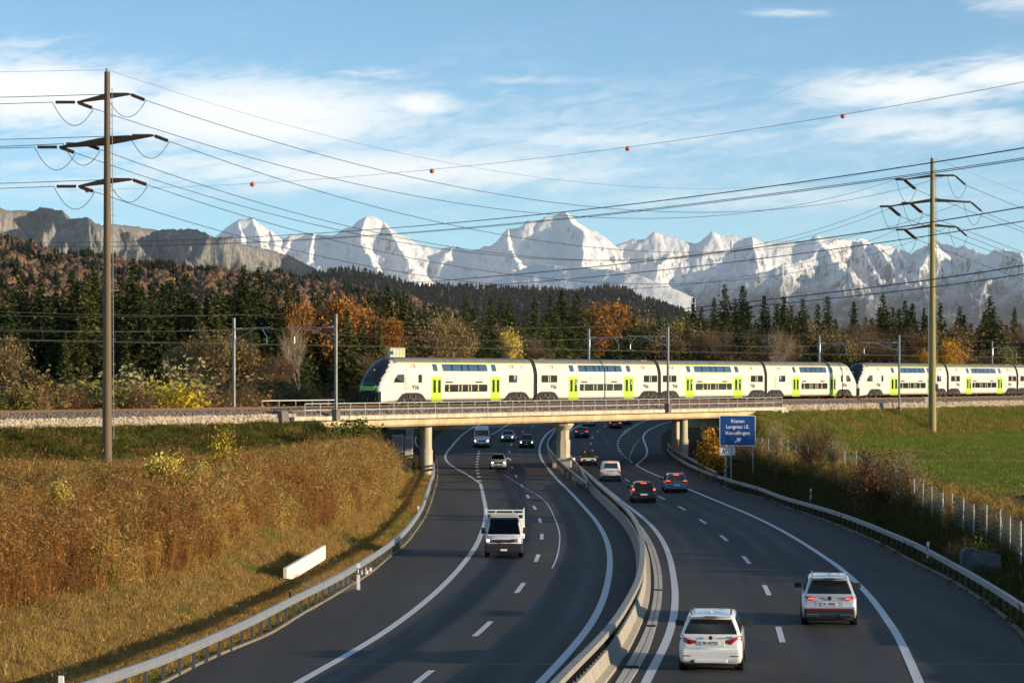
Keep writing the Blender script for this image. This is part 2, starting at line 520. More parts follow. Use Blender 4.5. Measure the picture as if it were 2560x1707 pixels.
gx = np.arange(-112, 176.1, 1.0); gy = np.arange(46, 486.1, 1.0)
GX, GY = np.meshgrid(gx, gy)
GZ = terrain_z(GX, GY)
inside = (GX > XL(GY) + .6) & (GX < XR(GY) - .6)
GZ = np.where(inside, GZ - .25, GZ)
nx_, ny_ = len(gx), len(gy)
idx = np.arange(nx_ * ny_).reshape(ny_, nx_)
Fq = np.stack([idx[:-1, :-1], idx[:-1, 1:], idx[1:, 1:], idx[1:, :-1]], -1).reshape(-1, 4)
me = raw_mesh('ground', np.stack([GX, GY, GZ], -1).reshape(-1, 3), Fq, MAT['ground_cover'], smooth=True)
pp = (GX - C2[0]) * N2[0] + (GY - C2[1]) * N2[1]
right = GX > (XL(GY) + XR(GY)) / 2
def lerp(a, b, t): return np.asarray(a)[None, None, :] * (1 - t[..., None]) + np.asarray(b)[None, None, :] * t[..., None]
n_a = fbm(GX * .09, GY * .06, 4, 21) * .5 + .5
n_b = fbm(GX * .3, GY * .3, 4, 33) * .5 + .5
straw = lerp((.33, .20, .068), (.19, .13, .04), np.clip(n_b * 1.5 - .4, 0, 1))
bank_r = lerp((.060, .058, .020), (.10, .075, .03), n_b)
field = lerp((.115, .20, .03), (.25, .26, .065), np.clip(n_a * 1.5 - .35 + .35 * (n_b - .5) + .16 * np.sin(GY * .55 + 2 * n_b), 0, 1))
emb_r = lerp((.13, .175, .036), (.22, .17, .058), np.clip(n_b * 1.6 - .5, 0, 1))
emb_l = lerp((.055, .085, .018), (.11, .075, .028), np.clip(n_b * 1.7 - .6, 0, 1))
forest_floor = lerp((.045, .04, .016), (.07, .05, .02), n_b)
col = np.where(right[..., None], field, straw)
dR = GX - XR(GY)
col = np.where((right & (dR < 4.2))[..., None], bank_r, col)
trk = right & (dR > 6) & (dR < 9.5) & (pp > 15)
col = np.where(trk[..., None], lerp((.11, .095, .045), (.09, .11, .03), n_b), col)
soil1 = right & (GY > 118) & (GY < 143) & (GX > 27 + (143 - GY) * .06 + 2 * n_b) & (pp > 16)
soil2 = right & (GY > 188) & (GY < 196) & (GX > 38) & (pp > 16)
col = np.where((soil1 | soil2)[..., None], lerp((.06, .038, .024), (.10, .065, .04), n_b), col)
stubble = right & (GY > 214) & (GY < 240) & (GX > 33) & (pp > 16) & (n_a > .42)
col = np.where(stubble[..., None], lerp((.17, .14, .055), (.12, .15, .04), n_b), col)
col = np.where(((pp < 14.5) & (pp > -6))[..., None], np.where(right[..., None], emb_r, emb_l), col)
col = np.where((pp <= -6)[..., None], forest_floor, col)
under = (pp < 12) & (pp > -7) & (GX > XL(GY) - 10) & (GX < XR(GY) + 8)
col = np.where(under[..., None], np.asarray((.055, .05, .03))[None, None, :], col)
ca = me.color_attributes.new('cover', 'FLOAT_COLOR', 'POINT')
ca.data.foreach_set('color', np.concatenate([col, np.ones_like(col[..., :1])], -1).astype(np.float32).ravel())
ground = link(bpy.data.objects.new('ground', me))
ground['kind'] = 'structure'
# the country beyond
mat('far_meadow', (.055, .065, .022), .95, var=.4, vscale=.01, spec=.1)
mb = MB()
for (x0, x1, y0, y1, z) in ((-28000, 28000, 485.5, 52000, 2.9), (-28000, -111.8, -3000, 485.5, .9), (175.5, 28000, -3000, 485.5, 1.0), (-111.8, 175.5, -3000, 46.2, -1.2)):
    mb.add([(x0, y0, z), (x1, y0, z), (x1, y1, z), (x0, y1, z)], [(0, 1, 2, 3)])
o = mb.build('terrain', MAT['far_meadow'], fix=False); o['kind'] = 'structure'

# ================================================================== carriageway
rows = np.arange(46, 520, 1.5)
V, F = [], []
nc = 110
for j, Y in enumerate(rows):
    a, b = float(XL(Y)), float(XR(Y)); z = float(groad(Y))
    for k in range(nc):
        V.append((a + (b - a) * k / (nc - 1), Y, z))
    if j:
        for k in range(nc - 1):
            F.append(((j - 1) * nc + k, (j - 1) * nc + k + 1, j * nc + k + 1, j * nc + k))
def asphalt_material():
    m_ = mat('carriageway', (.040, .041, .044), .8, spec=.35)
    nt = m_.node_tree; b = nt.nodes['Principled BSDF']; N, L = nt.nodes.new, nt.links.new
    tc = N('ShaderNodeTexCoord')
    mp = N('ShaderNodeMapping'); mp.inputs['Scale'].default_value = (.55, .035, 1); L(tc.outputs['Object'], mp.inputs[0])
    n1 = N('ShaderNodeTexNoise'); n1.inputs['Scale'].default_value = 1; n1.inputs['Detail'].default_value = 6; L(mp.outputs[0], n1.inputs['Vector'])
    n2 = N('ShaderNodeTexNoise'); n2.inputs['Scale'].default_value = 14; n2.inputs['Detail'].default_value = 8; n2.inputs['Roughness'].default_value = .8; L(tc.outputs['Object'], n2.inputs['Vector'])
    a = N('ShaderNodeMapRange'); a.inputs['From Min'].default_value = .3; a.inputs['From Max'].default_value = .7; a.inputs['To Min'].default_value = .72; a.inputs['To Max'].default_value = 1.3
    L(n1.outputs['Fac'], a.inputs['Value'])
    c = N('ShaderNodeMapRange'); c.inputs['From Min'].default_value = .3; c.inputs['From Max'].default_value = .7; c.inputs['To Min'].default_value = .75; c.inputs['To Max'].default_value = 1.25
    L(n2.outputs['Fac'], c.inputs['Value'])
    mm = N('ShaderNodeMath'); mm.operation = 'MULTIPLY'; L(a.outputs[0], mm.inputs[0]); L(c.outputs[0], mm.inputs[1])
    mx = N('ShaderNodeMix'); mx.data_type = 'RGBA'; mx.blend_type = 'MULTIPLY'; mx.inputs['Factor'].default_value = 1
    at = N('ShaderNodeAttribute'); at.attribute_name = 'wear'; wr = N('ShaderNodeMix'); wr.data_type = 'RGBA'; L(at.outputs['Fac'], wr.inputs['Factor']); wr.inputs['A'].default_value = (.050, .046, .042, 1); wr.inputs['B'].default_value = (.031, .029, .027, 1); L(wr.outputs['Result'], mx.inputs['A'])
    rg_ = N('ShaderNodeMapRange'); L(at.outputs['Fac'], rg_.inputs['Value']); rg_.inputs['To Min'].default_value = .85; rg_.inputs['To Max'].default_value = .55; L(rg_.outputs[0], b.inputs['Roughness'])
    L(mm.outputs[0], mx.inputs['B']); L(mx.outputs['Result'], b.inputs['Base Color'])
    bp = N('ShaderNodeBump'); bp.inputs['Distance'].default_value = .006; L(n2.outputs['Fac'], bp.inputs['Height']); L(bp.outputs[0], b.inputs['Normal'])
    return m_
asphalt_material()
road = link(bpy.data.objects.new('road', raw_mesh('road', V, F, MAT['carriageway'], smooth=True)))
road['kind'] = 'structure'

_ROADV = np.array(V)
def strip(name, pts, w, mat_, parent, zoff=.006, samp=None):
    V, F = [], []
    n = len(pts)
    for i, p in enumerate(pts):
        d = (pts[min(i + 1, n - 1)] - pts[max(i - 1, 0)]); d.z = 0; d.normalize()
        r = Vector((d.y, -d.x, 0))
        for sgn in (-1, 1):
            q = p + r * (sgn * w / 2)
            V.append((q.x, q.y, float(groad(q.y)) + zoff))
        if i: F.append((2*i-2, 2*i-1, 2*i+1, 2*i))
    return link(bpy.data.objects.new(name, raw_mesh(name, V, F, mat_)), parent)
def line_from(px, w, name='edge_line', step=1.2, smooth=2, zoff=.006):
    q, x = spline(road_poly(px), step, smooth)
    return strip(name, [Vector((a, b, 0)) for a, b in zip(x, q)], w, MAT['paint_white'], road, zoff)
LE = [(640, 1765), (744, 1707), (806, 1671), (871, 1635), (944, 1591), (1006, 1548), (1066, 1501), (1118, 1453), (1162, 1404), (1188, 1367), (1206, 1326), (1214, 1295), (1214, 1270), (1209, 1244), (1205, 1224), (1201, 1209)]
LE2 = [(1202, 1210), (1195, 1204), (1176, 1191), (1156, 1179), (1134, 1167), (1119, 1155), (1113, 1142), (1117, 1131), (1129, 1116), (1142, 1100), (1158, 1085), (1173, 1074), (1187, 1066), (1215, 1054)]
LR = [(1300, 1760), (1350, 1707), (1402, 1652), (1448, 1599), (1484, 1548), (1507, 1500), (1520, 1451), (1525, 1406), (1521, 1366), (1511, 1338), (1490, 1302), (1459, 1266), (1426, 1230), (1392, 1197), (1369, 1169), (1355, 1150), (1349, 1132), (1350, 1115), (1357, 1098), (1370, 1082), (1386, 1071), (1412, 1058)]
RL = [(1585, 1770), (1617, 1699), (1649, 1638), (1673, 1585), (1684, 1541), (1688, 1489), (1683, 1436), (1673, 1390), (1655, 1349), (1629, 1314), (1600, 1288), (1560, 1257), (1508, 1215), (1470, 1184), (1438, 1155), (1420, 1130), (1413, 1110), (1416, 1092), (1423, 1079), (1438, 1069), (1458, 1060), (1490, 1048)]
RR = [(2320, 1765), (2298, 1707), (2273, 1649), (2244, 1588), (2212, 1540), (2173, 1488), (2128, 1443), (2092, 1413), (2060, 1391), (1990, 1346), (1915, 1305), (1851, 1276), (1800, 1255), (1721, 1222), (1657, 1194), (1619, 1178), (1590, 1162)]
RR2 = [(1590, 1162), (1601, 1153), (1614, 1141), (1618, 1128), (1613, 1110), (1608, 1095), (1616, 1079), (1637, 1067), (1677, 1054), (1720, 1046)]
def wear_attr():
    """polished wheel tracks and patch seams, lane by lane"""
    X, Y = _ROADV[:, 0], _ROADV[:, 1]; w = np.zeros(len(X))
    ln = {}
    for nm, px in (('LE', LE), ('LR', LR), ('RL', RL), ('RR', RR)):
        q, x = spline(road_poly(px), 1.0, 2); ln[nm] = np.interp(Y, q, x)
    for a_, b_ in (('LE', 'LR'), ('RL', 'RR')):
        for f in (.25, .75):
            c = ln[a_] + (ln[b_] - ln[a_]) * f
            for d in (-.78, .78): w = np.maximum(w, np.exp(-((X - c - d) / .32) ** 2))
    w *= .55 + .5 * fbm(X * .3, Y * .05, 3, 77)
    at = road.data.attributes.new('wear', 'FLOAT', 'POINT'); at.data.foreach_set('value', np.clip(w, 0, 1).astype(np.float32))
wear_attr()
for px in (LE, LR, RL, RR): line_from(px, .27)
for px in (LE2, RR2): line_from(px, .24, smooth=1)
line_from([(1216, 1092), (1227, 1087), (1245, 1077), (1265, 1064), (1290, 1053)], .22)
line_from([(1554, 1089), (1566, 1079), (1581, 1068), (1611, 1053), (1640, 1045)], .22)
line_from([(1380, 1420), (1388, 1404), (1398, 1364), (1399, 1335), (1391, 1306), (1380, 1280), (1365, 1255), (1345, 1238), (1320, 1224), (1290, 1205), (1258, 1184)], .07, 'faint_line', smooth=1)
line_from([(1577, 1156), (1575, 1142), (1580, 1126), (1590, 1108), (1601, 1098)], .07, 'faint_line', smooth=1)
def dashes(px, length, w, name, extra_line=None):
    pts = road_poly(px)
    q, x = spline(pts, .5, 1)
    for p in pts:
        a = np.linspace(p.y - length / 2 * .97, p.y + length / 2 * .97, 5)
        xs = np.interp(a, q, x)
        # ends beyond the spline follow its slope
        lo, hi = (x[8]-x[0])/(q[8]-q[0]), (x[-1]-x[-9])/(q[-1]-q[-9])
        xs = np.where(a < q[0], x[0] + (a - q[0]) * lo, np.where(a > q[-1], x[-1] + (a - q[-1]) * hi, xs))
        strip(name, [Vector((b, c, 0)) for b, c in zip(xs, a)], w, MAT['paint_white'], road)
z7 = lambda a, b: (1100 + a / 3.92, 1200 + b / 3.92)
zD = lambda a, b: (1100 + a / 5.88, 1040 + b / 5.88)
dashes([(1045, 1702), z7(425, 1452), z7(787, 1052), z7(952, 762), z7(998, 553), z7(980, 395), z7(926, 270), z7(862, 160), z7(803, 55),
        zD(1120, 882), zD(1060, 752), zD(1030, 635), zD(1023, 523), zD(1047, 417), zD(1115, 312), zD(1220, 223), zD(1362, 142)], 5.6, .2, 'lane_dash')
dashes([(1950.6, 1584.6), (1917, 1474), (1866, 1399), (1810, 1344.7), (1757, 1303), (1705, 1270), (1653.5, 1244), (1609, 1221), (1568, 1199.8), (1536, 1178),
        (1512, 1160), (1493, 1142), (1481, 1125.5), (1476.5, 1109), (1480.5, 1093), (1494, 1078), (1512, 1065)], 5.6, .2, 'lane_dash')
dashes([zD(*a) for a in ((585, 945), (570, 890), (557, 842), (548, 795), (545, 748), (545, 707), (547, 667), (553, 628), (560, 590), (568, 550), (577, 515))], 2.6, .3, 'slip_dash')
z4 = lambda a, b: (1300 + a / 3.92, 860 + b / 3.92)
dashes([z4(*a) for a in ((1090, 1152), (1060, 1130), (1035, 1107), (1013, 1085), (990, 1062), (975, 1042), (965, 1020), (960, 998), (958, 975), (962, 952), (970, 930), (985, 908), (1000, 888), (1020, 860), (1038, 842), (1060, 825))], 2.8, .3, 'slip_dash')
mat('bitumen', (.012, .012, .013), .5, var=.2, vscale=3)
for px, w in (([(1010, 1470), (960, 1472), (1060, 1468)], .3), ([(1115, 1480), (1150, 1474)], .25)):
    pts = sorted(road_poly(px), key=lambda v: v.x); V, F = [], []
    for i, p in enumerate(pts):
        V += [(p.x, p.y - w / 2, float(groad(p.y)) + .005), (p.x, p.y + w / 2, float(groad(p.y)) + .005)]
        if i: F.append((2*i-2, 2*i, 2*i+1, 2*i-1))
    link(bpy.data.objects.new('asphalt_patch', raw_mesh('asphalt_patch', V, F, MAT['bitumen'])), road)
for y in (1660, 1440, 1330, 1262, 1216):
    p = on_road(1300, y); a, b = float(XL(p.y)) + .4, float(XR(p.y)) - .4
    V = [(a, p.y, p.z + .003), (b, p.y + .02, p.z + .003), (b, p.y + .14, p.z + .003), (a, p.y + .12, p.z + .003)]
    link(bpy.data.objects.new('asphalt_seam', raw_mesh('asphalt_seam', V, [(0, 1, 2, 3)], MAT['bitumen'])), road)
# kerb stones along both asphalt edges
mat('kerb_tan', (.20, .165, .12), .9, var=.25, vscale=2)
def kerb(q, x, side, name):
    i0 = 0
    k = 0
    while i0 < len(q) - 5 and q[i0] < 260:
        i1 = min(i0 + 5, len(q) - 1)
        mbk = MB(); rings = []
        for i in (i0, i0 + 2, i1):
            z = float(groad(q[i])); xx = x[i]
            e = .012 if i == i1 else 0
            yy = q[i] - e
            rings.append([(xx, yy, z - .12), (xx + side * .16, yy, z - .12), (xx + side * .16, yy, z + .06), (xx + side * .03, yy, z + .07), (xx, yy, z + .04)])
        mbk.loft(rings)
        mbk.build('kerb_stone', MAT['kerb_tan'] if side < 0 else MAT['concrete_dark'], road)
        i0 = i1; k += 1
kerb(qL, xL, -1, 'kerb'); kerb(qR, xR, 1, 'kerb')
# ================================================================== ballast, rails, sleepers
S0, S1 = -140.0, 190.0
def prism_along(mb, prof, s0, s1, n=1):
    ss = np.linspace(s0, s1, n + 1)
    mb.loft([[T(s, p, z) for p, z in prof] for s in ss])
mb = MB()
prism_along(mb, [(-4.4, 4.6), (-3.1, 5.42), (2.0, 5.42), (5.7, 5.42), (7.35, 4.95), (7.35, 4.6)], S0, S1, 30)
bal = mb.build('track_bed', MAT['ballast']); tag(bal, kind='structure')
for tr in (0.0, 4.0):
    for e in (-.7175, .7175):
        mb = MB(); prism_along(mb, [(tr + e - .06, ZR - .16), (tr + e + .06, ZR - .16), (tr + e + .035, ZR), (tr + e - .035, ZR)], S0, S1, 2)
        mb.build('rail', MAT['rust'], bal)
mb = MB()
for tr in (0.0, 4.0):
    for s in np.arange(S0, S1, .65):
        c = T(s, tr, ZR - .2); mb.box(c, (.24, 2.5, .12), RAIL_RZ)
o = mb.build('sleeper_row', MAT['sleeper'], bal, fix=False); o['kind'] = 'stuff'
# loose ballast stones on the shoulder, and the dry-stone face below it
def pebble_field(name, fn, n, size, mat_, parent, seed):
    r = np.random.default_rng(seed)
    oct_v = np.array([(1, 0, 0), (-1, 0, 0), (0, 1, 0), (0, -1, 0), (0, 0, 1), (0, 0, -1)], float)
    oct_f = np.array([(0, 2, 4), (2, 1, 4), (1, 3, 4), (3, 0, 4), (2, 0, 5), (1, 2, 5), (3, 1, 5), (0, 3, 5)])
    C = fn(r, n)
    S = (size * (0.6 + .8 * r.random((n, 1))) * (0.7 + .6 * r.random((n, 3))))[:, None, :]
    Q = r.normal(size=(n, 3, 3)); Q, _ = np.linalg.qr(Q)
    V = np.einsum('nij,nkj->nki', Q, oct_v[None] * S) + C[:, None, :]
    F = oct_f[None] + (np.arange(n) * 6)[:, None, None]
    me = raw_mesh(name, V.reshape(-1, 3), F.reshape(-1, 3), mat_)
    o = link(bpy.data.objects.new(name, me), parent); o['kind'] = 'stuff'
    return o
mat('stone_pale', (.40, .34, .26), .9, var=.45, vscale=2.2)
mat('stone_ballast', (.20, .165, .14), .95, var=.5, vscale=2.5)
def shoulder(r, n):
    s = r.uniform(S0 + 20, S1 - 20, n); t = r.random(n)
    p = 5.3 + 2.05 * t; z = np.interp(p, [5.3, 5.7, 7.35], [5.43, 5.43, 4.96]) + .0
    q = C2[None] + s[:, None] * U2 + p[:, None] * N2
    return np.column_stack([q, z])
pebble_field('ballast_stones', shoulder, 16000, .085, MAT['stone_ballast'], bal, 3)
def dry_wall(s0, s1, seed):
    """rubble retaining wall under the ballast shoulder"""
    mbw = MB(); prism_along(mbw, [(7.1, 4.3), (7.55, 4.25), (7.42, 5.08), (7.1, 5.08)], s0, s1, 4)
    w = mbw.build('wall_core', MAT['stone_ballast'])
    return w
for (s0, s1, lab, nst) in ((S0 + 40, S_L - 1.2, 'pale rubble stone wall under the track ballast behind the tall brown pylon', 5200),
                           (S_R + .8, S1 - 30, 'pale rubble stone wall under the track ballast above the green meadow bank', 6200)):
    root = thing('stone_wall', lab, 'wall')
    w = dry_wall(s0, s1, 1); w.parent = root; w.name = 'wall_core'
    def face(r, n, s0=s0, s1=s1):
        s = r.uniform(s0, s1, n); z = r.uniform(4.25, 5.1, n); p = np.interp(z, [4.25, 5.08], [7.56, 7.43])
        q = C2[None] + s[:, None] * U2 + p[:, None] * N2
        return np.column_stack([q, z])
    pebble_field('rubble', face, nst, .11, MAT['stone_pale'], root, 5)

# ================================================================== railway bridge
br = thing('railway_bridge', 'long concrete girder bridge carrying the railway over the motorway', 'bridge')
mat('bridge_concrete', (.54, .42, .25), .85, var=.34, vscale=1.1, bump=.015, bscale=6, detail=9, streak=(.6, .6, .35))
mat('bridge_beam', (.52, .45, .34), .85, var=.36, vscale=1.6, bump=.012, bscale=9, detail=9, streak=(1.2, 1.2, .18))
def bx(prof, s0, s1, name, m_, parent=br, n=1, bevel=0):
    mb = MB(); prism_along(mb, prof, s0, s1, n); return mb.build(name, m_, parent, bevel=bevel)
bx([(-4.6, 4.50), (P_EDGE - .32, 4.50), (P_EDGE - .32, 4.80), (-4.6, 4.80)], S_L, S_R, 'deck_slab', MAT['bridge_concrete'])
s = S_L - 2.0
while s < S_R + .5:                                     # edge beam cast in lengths
    e = min(s + 5.9, S_R + 1.6)
    bx([(P_EDGE - .30, 4.53), (P_EDGE + .06, 4.50), (P_EDGE + .06, 4.80), (P_EDGE + .02, 4.86), (P_EDGE - .30, 4.86)], s, e - .025, 'edge_beam', MAT['bridge_beam'])
    s = e
bx([(-3.4, 3.76), (7.05, 3.76), (7.25, 3.95), (7.30, 4.495), (-3.7, 4.495)], S_L + 1.0, S_R - 1.6, 'girder', MAT['bridge_concrete'], n=6)
s = S_L - .5
k = 0
while s < S_R + .5:                                     # upstand that holds the ballast, in panels
    e = min(s + 1.5, S_R + .8)
    bx([(6.35, 4.81), (6.55, 4.81), (6.52, 5.36 + .02 * (k % 2)), (6.35, 5.36 + .02 * (k % 2))], s, e - .05, 'ballast_panel', MAT['concrete_dark'] if k % 5 == 3 else MAT['sleeper'])
    s = e; k += 1
# abutments
for (s0, s1) in ((S_L - 2.6, S_L + 1.0), (S_R - 1.6, S_R + 1.8)):
    bx([(-4.6, 2.4), (7.6, 2.4), (7.6, 4.49), (-4.6, 4.49)], s0, s1, 'abutment', MAT['bridge_concrete'])
bx([(6.9, 3.9), (8.0, 3.7), (7.9, 5.35), (6.9, 5.5)], S_L - 3.5, S_L - 2.62, 'wing_block', MAT['concrete_dark'], bevel=.05)
bx([(6.6, 3.2), (8.05, 3.2), (8.0, 4.49), (6.6, 4.49)], S_R - .3, S_R + 1.5, 'wing_block', MAT['bridge_beam'], bevel=.04)
# piers
def pier(x, p, r, z0, z1, sides, low=None, head=None, name='pier', m_=None):
    c = T(s_px(x, p), p)
    mb = MB()
    def ring(rad, z, n=sides): return [(c.x + rad * math.cos(2*math.pi*(k+.5)/n), c.y + rad * math.sin(2*math.pi*(k+.5)/n), z) for k in range(n)]
    rings = [ring(low or r, z0), ring(low or r, z0 + (z1 - z0) * .52), ring(r, z0 + (z1 - z0) * .53)]
    if head:
        rings += [ring(r, z1 - .95), ring(head, z1 - .40), ring(head, z1)]
    else:
        rings += [ring(r, z1)]
    mb.loft(rings)
    return mb.build(name, m_ or MAT['bridge_beam'], br, smooth=35)
pier(1066, 5.2, .52, -1.1, 3.77, 16, .60)
pier(1408, 4.6, .66, -.2, 3.77, 8, .76, 1.15)
pier(1709, 5.2, .46, -1.1, 3.77, 16, .53)
pier(1690, 3.9, .46, -1.1, 3.77, 16, .53)
c = T(s_px(1049, 5.4), 5.4)
mb = MB(); mb.tube([(c.x, c.y, -1), (c.x, c.y, 3.75)], .08, 8); mb.build('drain_pipe', MAT['dark_steel'], br, smooth=40)
c = T(s_px(1408, 4.6), 4.6); PIER_M = c.copy()
mb = MB(); mb.box((c.x + .05, c.y - .6, -.55), (1.9, 4.6, 1.1), -.12); mb.build('pier_plinth', MAT['concrete_light'], br, bevel=.05)
# railing
rl = thing('bridge_railing', 'grey steel railing along the near edge of the railway bridge', 'railing')
ps = np.arange(S_L - .4, S_R + 1.3, 2.1)
for s in ps:
    a = T(s, P_EDGE - .12, 4.86); mb = MB(); mb.beam(a, a + Vector((0, 0, 1.10)), .05, .07, up=(U2[0], U2[1], 0)); mb.build('post', MAT['steel_dull'], rl)
for z, th in ((5.97, .065), (5.43, .045)):
    for s0, s1 in zip(ps[:-1], ps[1:]):
        mb = MB(); mb.beam(T(s0 + .03, P_EDGE - .12, z), T(s1 - .03 + .055, P_EDGE - .12, z), .05, th); mb.build('handrail', MAT['steel'], rl)
# low railing on the approach, far side
rl2 = thing('approach_railing', 'low pale handrail beside the far track left of the bridge', 'railing')
ps = np.arange(s_px(655, -3.2), s_px(880, -3.2), 2.4)
for s in ps:
    a = T(s, -3.2, 5.2); mb = MB(); mb.beam(a, a + Vector((0, 0, .95)), .06, .06); mb.build('post', MAT['white_pole'], rl2)
mb = MB(); mb.beam(T(ps[0], -3.2, 6.12), T(ps[-1], -3.2, 6.12), .05, .09); mb.build('handrail', MAT['white_pole'], rl2)
# cabinets beside the pier
for (x0, x1, y0, y1, Y, lab) in ((982, 1008, 1088, 1116, 262, 'wide grey concrete block behind the slim pier, lowest of the boxes'),
                                 (1012, 1031, 1092, 1122, 259, 'pale grey switch cabinet beside the slim concrete pier'),
                                 (1015, 1033, 1070, 1089, 268, 'bluish steel cabinet standing highest behind the slim concrete pier')):
    a, b = P(x0, y1, Y), P(x1, y0, Y)
    zt = float(terrain_z(np.array([(a.x + b.x) / 2]), np.array([Y]))[0])
    t = thing('switch_cabinet', lab, 'cabinet', ((a.x + b.x) / 2, Y, min(a.z, zt)))
    h = b.z - min(a.z, zt); w = b.x - a.x
    mb = MB(); mb.box((0, 0, h / 2), (w, .6, h)); mb.build('housing', MAT['concrete_light'], t, bevel=.03)
    mb = MB(); mb.box((0, -.012 - .3, h * .62), (w * .86, .03, h * .62)); d = mb.build('cabinet_door', MAT['steel_dull'], t, bevel=.01)
    mb = MB(); mb.box((w * .3, -.345, h * .6), (.04, .04, .16)); mb.build('door_handle', MAT['ink'], d)
    mb = MB(); mb.box((0, 0, h + .03), (w * 1.08, .68, .06)); mb.build('lid', MAT['concrete_light'], t)
# ================================================================== guard rails
mat('mast_dark', (.10, .105, .11), .6, .4)
def path3(px, dz, step=.5, smooth=2):
    q, x = spline(road_poly(px, dz), step, smooth)
    return [Vector((a, b, float(groad(b)))) for a, b in zip(x, q)]
def resample(path, d):
    out = [path[0]]; acc = 0
    for a, b in zip(path[:-1], path[1:]):
        L_ = (b - a).length
        while acc + L_ >= d:
            t = (d - acc) / L_; a = a + (b - a) * t; out.append(a.copy()); L_ = (b - a).length; acc = 0
        acc += L_
    return out
def rail_piece(mb, a, b, z, w=.15, h=.24):
    """box-profile guard rail with a folded top and a ribbed face"""
    d = (b - a); d.z = 0; d.normalize(); r = Vector((d.y, -d.x, 0))
    prof = [(-w/2, -h/2), (w/2, -h/2), (w/2, -h*.18), (w/2 - .02, -h*.1), (w/2 - .02, h*.1), (w/2, h*.18), (w/2, h/2 - .03), (w/2 - .03, h/2), (-w/2 + .03, h/2), (-w/2, h/2 - .03)]
    mb.loft([[e + r * u + Vector((0, 0, z + v)) for u, v in prof] for e in (a, b)])
def guard_rail(name, label, path, z, post_gap, seg, ground=None, post_mat='mast_dark', beam_mat='steel', post_w=.09, cat='guardrail', h=.24, w=.15):
    root = thing(name, label, cat)
    pts = resample(path, seg)
    for a, b in zip(pts[:-1], pts[1:]):
        mb = MB(); d = (b - a).normalized() * .006; rail_piece(mb, a + d, b - d, z, w, h); mb.build('rail_segment', MAT[beam_mat], root)
    for p in resample(path, post_gap):
        zg = float(terrain_z(np.array([p.x]), np.array([p.y]))[0]) - .1 if ground is None else ground
        mb = MB(); mb.box((p.x, p.y, (zg + p.z + z - h / 2) / 2), (post_w, .06, p.z + z - h / 2 - zg)); mb.build('post', MAT[post_mat], root)
    return root
GL = [(130, 1745), (252, 1704), (323, 1679), (440, 1637), (501, 1609), (631, 1552), (700, 1515), (775, 1479), (837, 1448), (900, 1411), (959, 1373), (1003, 1338), (1034, 1302), (1053, 1273), (1066, 1241), (1077, 1207), (1086, 1178), (1084, 1155)]
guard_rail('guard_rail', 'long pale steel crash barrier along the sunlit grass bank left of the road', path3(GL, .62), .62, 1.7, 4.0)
GLb = [(1064, 1240), (1072, 1215), (1082, 1185), (1083, 1160), (1074, 1140), (1058, 1128), (1045, 1118), (1038, 1105), (1040, 1090)]
guard_rail('guard_rail', 'short double crash barrier wrapped round the slim left pier', path3(GLb, .95, smooth=1), .95, 2.0, 3.0, h=.2)
GR = [(2640, 1575), (2560, 1519), (2497, 1478), (2432, 1439), (2351, 1394), (2286, 1360), (2212, 1329), (2141, 1300), (2060, 1273), (1949, 1241), (1900, 1222), (1836, 1204), (1759, 1178), (1705, 1153), (1676, 1133), (1668, 1120)]
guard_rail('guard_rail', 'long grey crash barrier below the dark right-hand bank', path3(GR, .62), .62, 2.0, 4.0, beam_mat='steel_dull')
GRb = [(1790, 1180), (1755, 1163), (1720, 1143), (1690, 1127), (1674, 1117), (1671, 1108)]
guard_rail('guard_rail', 'upper second crash barrier in front of the twin right piers', path3(GRb, 1.0, smooth=1), 1.0, 2.2, 3.0, beam_mat='steel_dull', h=.18)

# ================================================================== median barrier: concrete base, posts and a broad box rail
MED = [(1235, 1990), (1290, 1925), (1340, 1868), (1405, 1795), (1452, 1742), (1498, 1688), (1530, 1647), (1568, 1579), (1594, 1522), (1603, 1484), (1606, 1430), (1605, 1399), (1596, 1363), (1574, 1322), (1531, 1276), (1490, 1236), (1470, 1213)]
med = thing('median_barrier', 'curving concrete and steel crash barrier between the two carriageways', 'barrier')
mp = path3(MED, 0.0, smooth=3)
pts = resample(mp, 2.4)
mat('barrier_concrete', (.31, .285, .235), .85, var=.15, vscale=1.5, bump=.008, bscale=14, detail=7)
mat('rail_top', (.34, .315, .265), .55, .3, var=.12, vscale=3)
for a, b in zip(pts[:-1], pts[1:]):
    d = (b - a).normalized(); r = Vector((d.y, -d.x, 0)); e = d * .012
    prof = [(-.28, 0), (.36, 0), (.36, .09), (.18, .16), (.09, .54), (-.09, .54), (-.17, .16), (-.28, .09)]
    mb = MB(); mb.loft([[q + r * u + Vector((0, 0, v - .0)) for u, v in prof] for q in (a + e, b - e)])
    mb.build('concrete_segment', MAT['barrier_concrete'], med)
for a, b in zip(pts[:-1], pts[1:]):
    d = (b - a).normalized(); r = Vector((d.y, -d.x, 0)); e = d * .008
    prof = [(-.105, .87), (.105, .87), (.12, .89), (.12, 1.01), (.105, 1.03), (-.105, 1.03), (-.12, 1.01), (-.12, .89)]
    mb = MB(); mb.loft([[q + r * u + Vector((0, 0, v)) for u, v in prof] for q in (a + e, b - e)])
    s = mb.build('rail_segment', MAT['rail_top'], med)
    mb = MB()
    for t in (.35, .65):
        for u in (-.05, .05):
            c = a + (b - a) * t + r * u; mb.disc((c.x, c.y, c.z + 1.033), .018, (0, 0, 1), .012, 6)
    mb.build('bolt_row', MAT['rust'], s)
for p in resample(mp, .8):
    mb = MB(); mb.box((p.x, p.y, p.z + .71), (.08, .05, .33)); mb.build('post', MAT['dark_steel'], med)
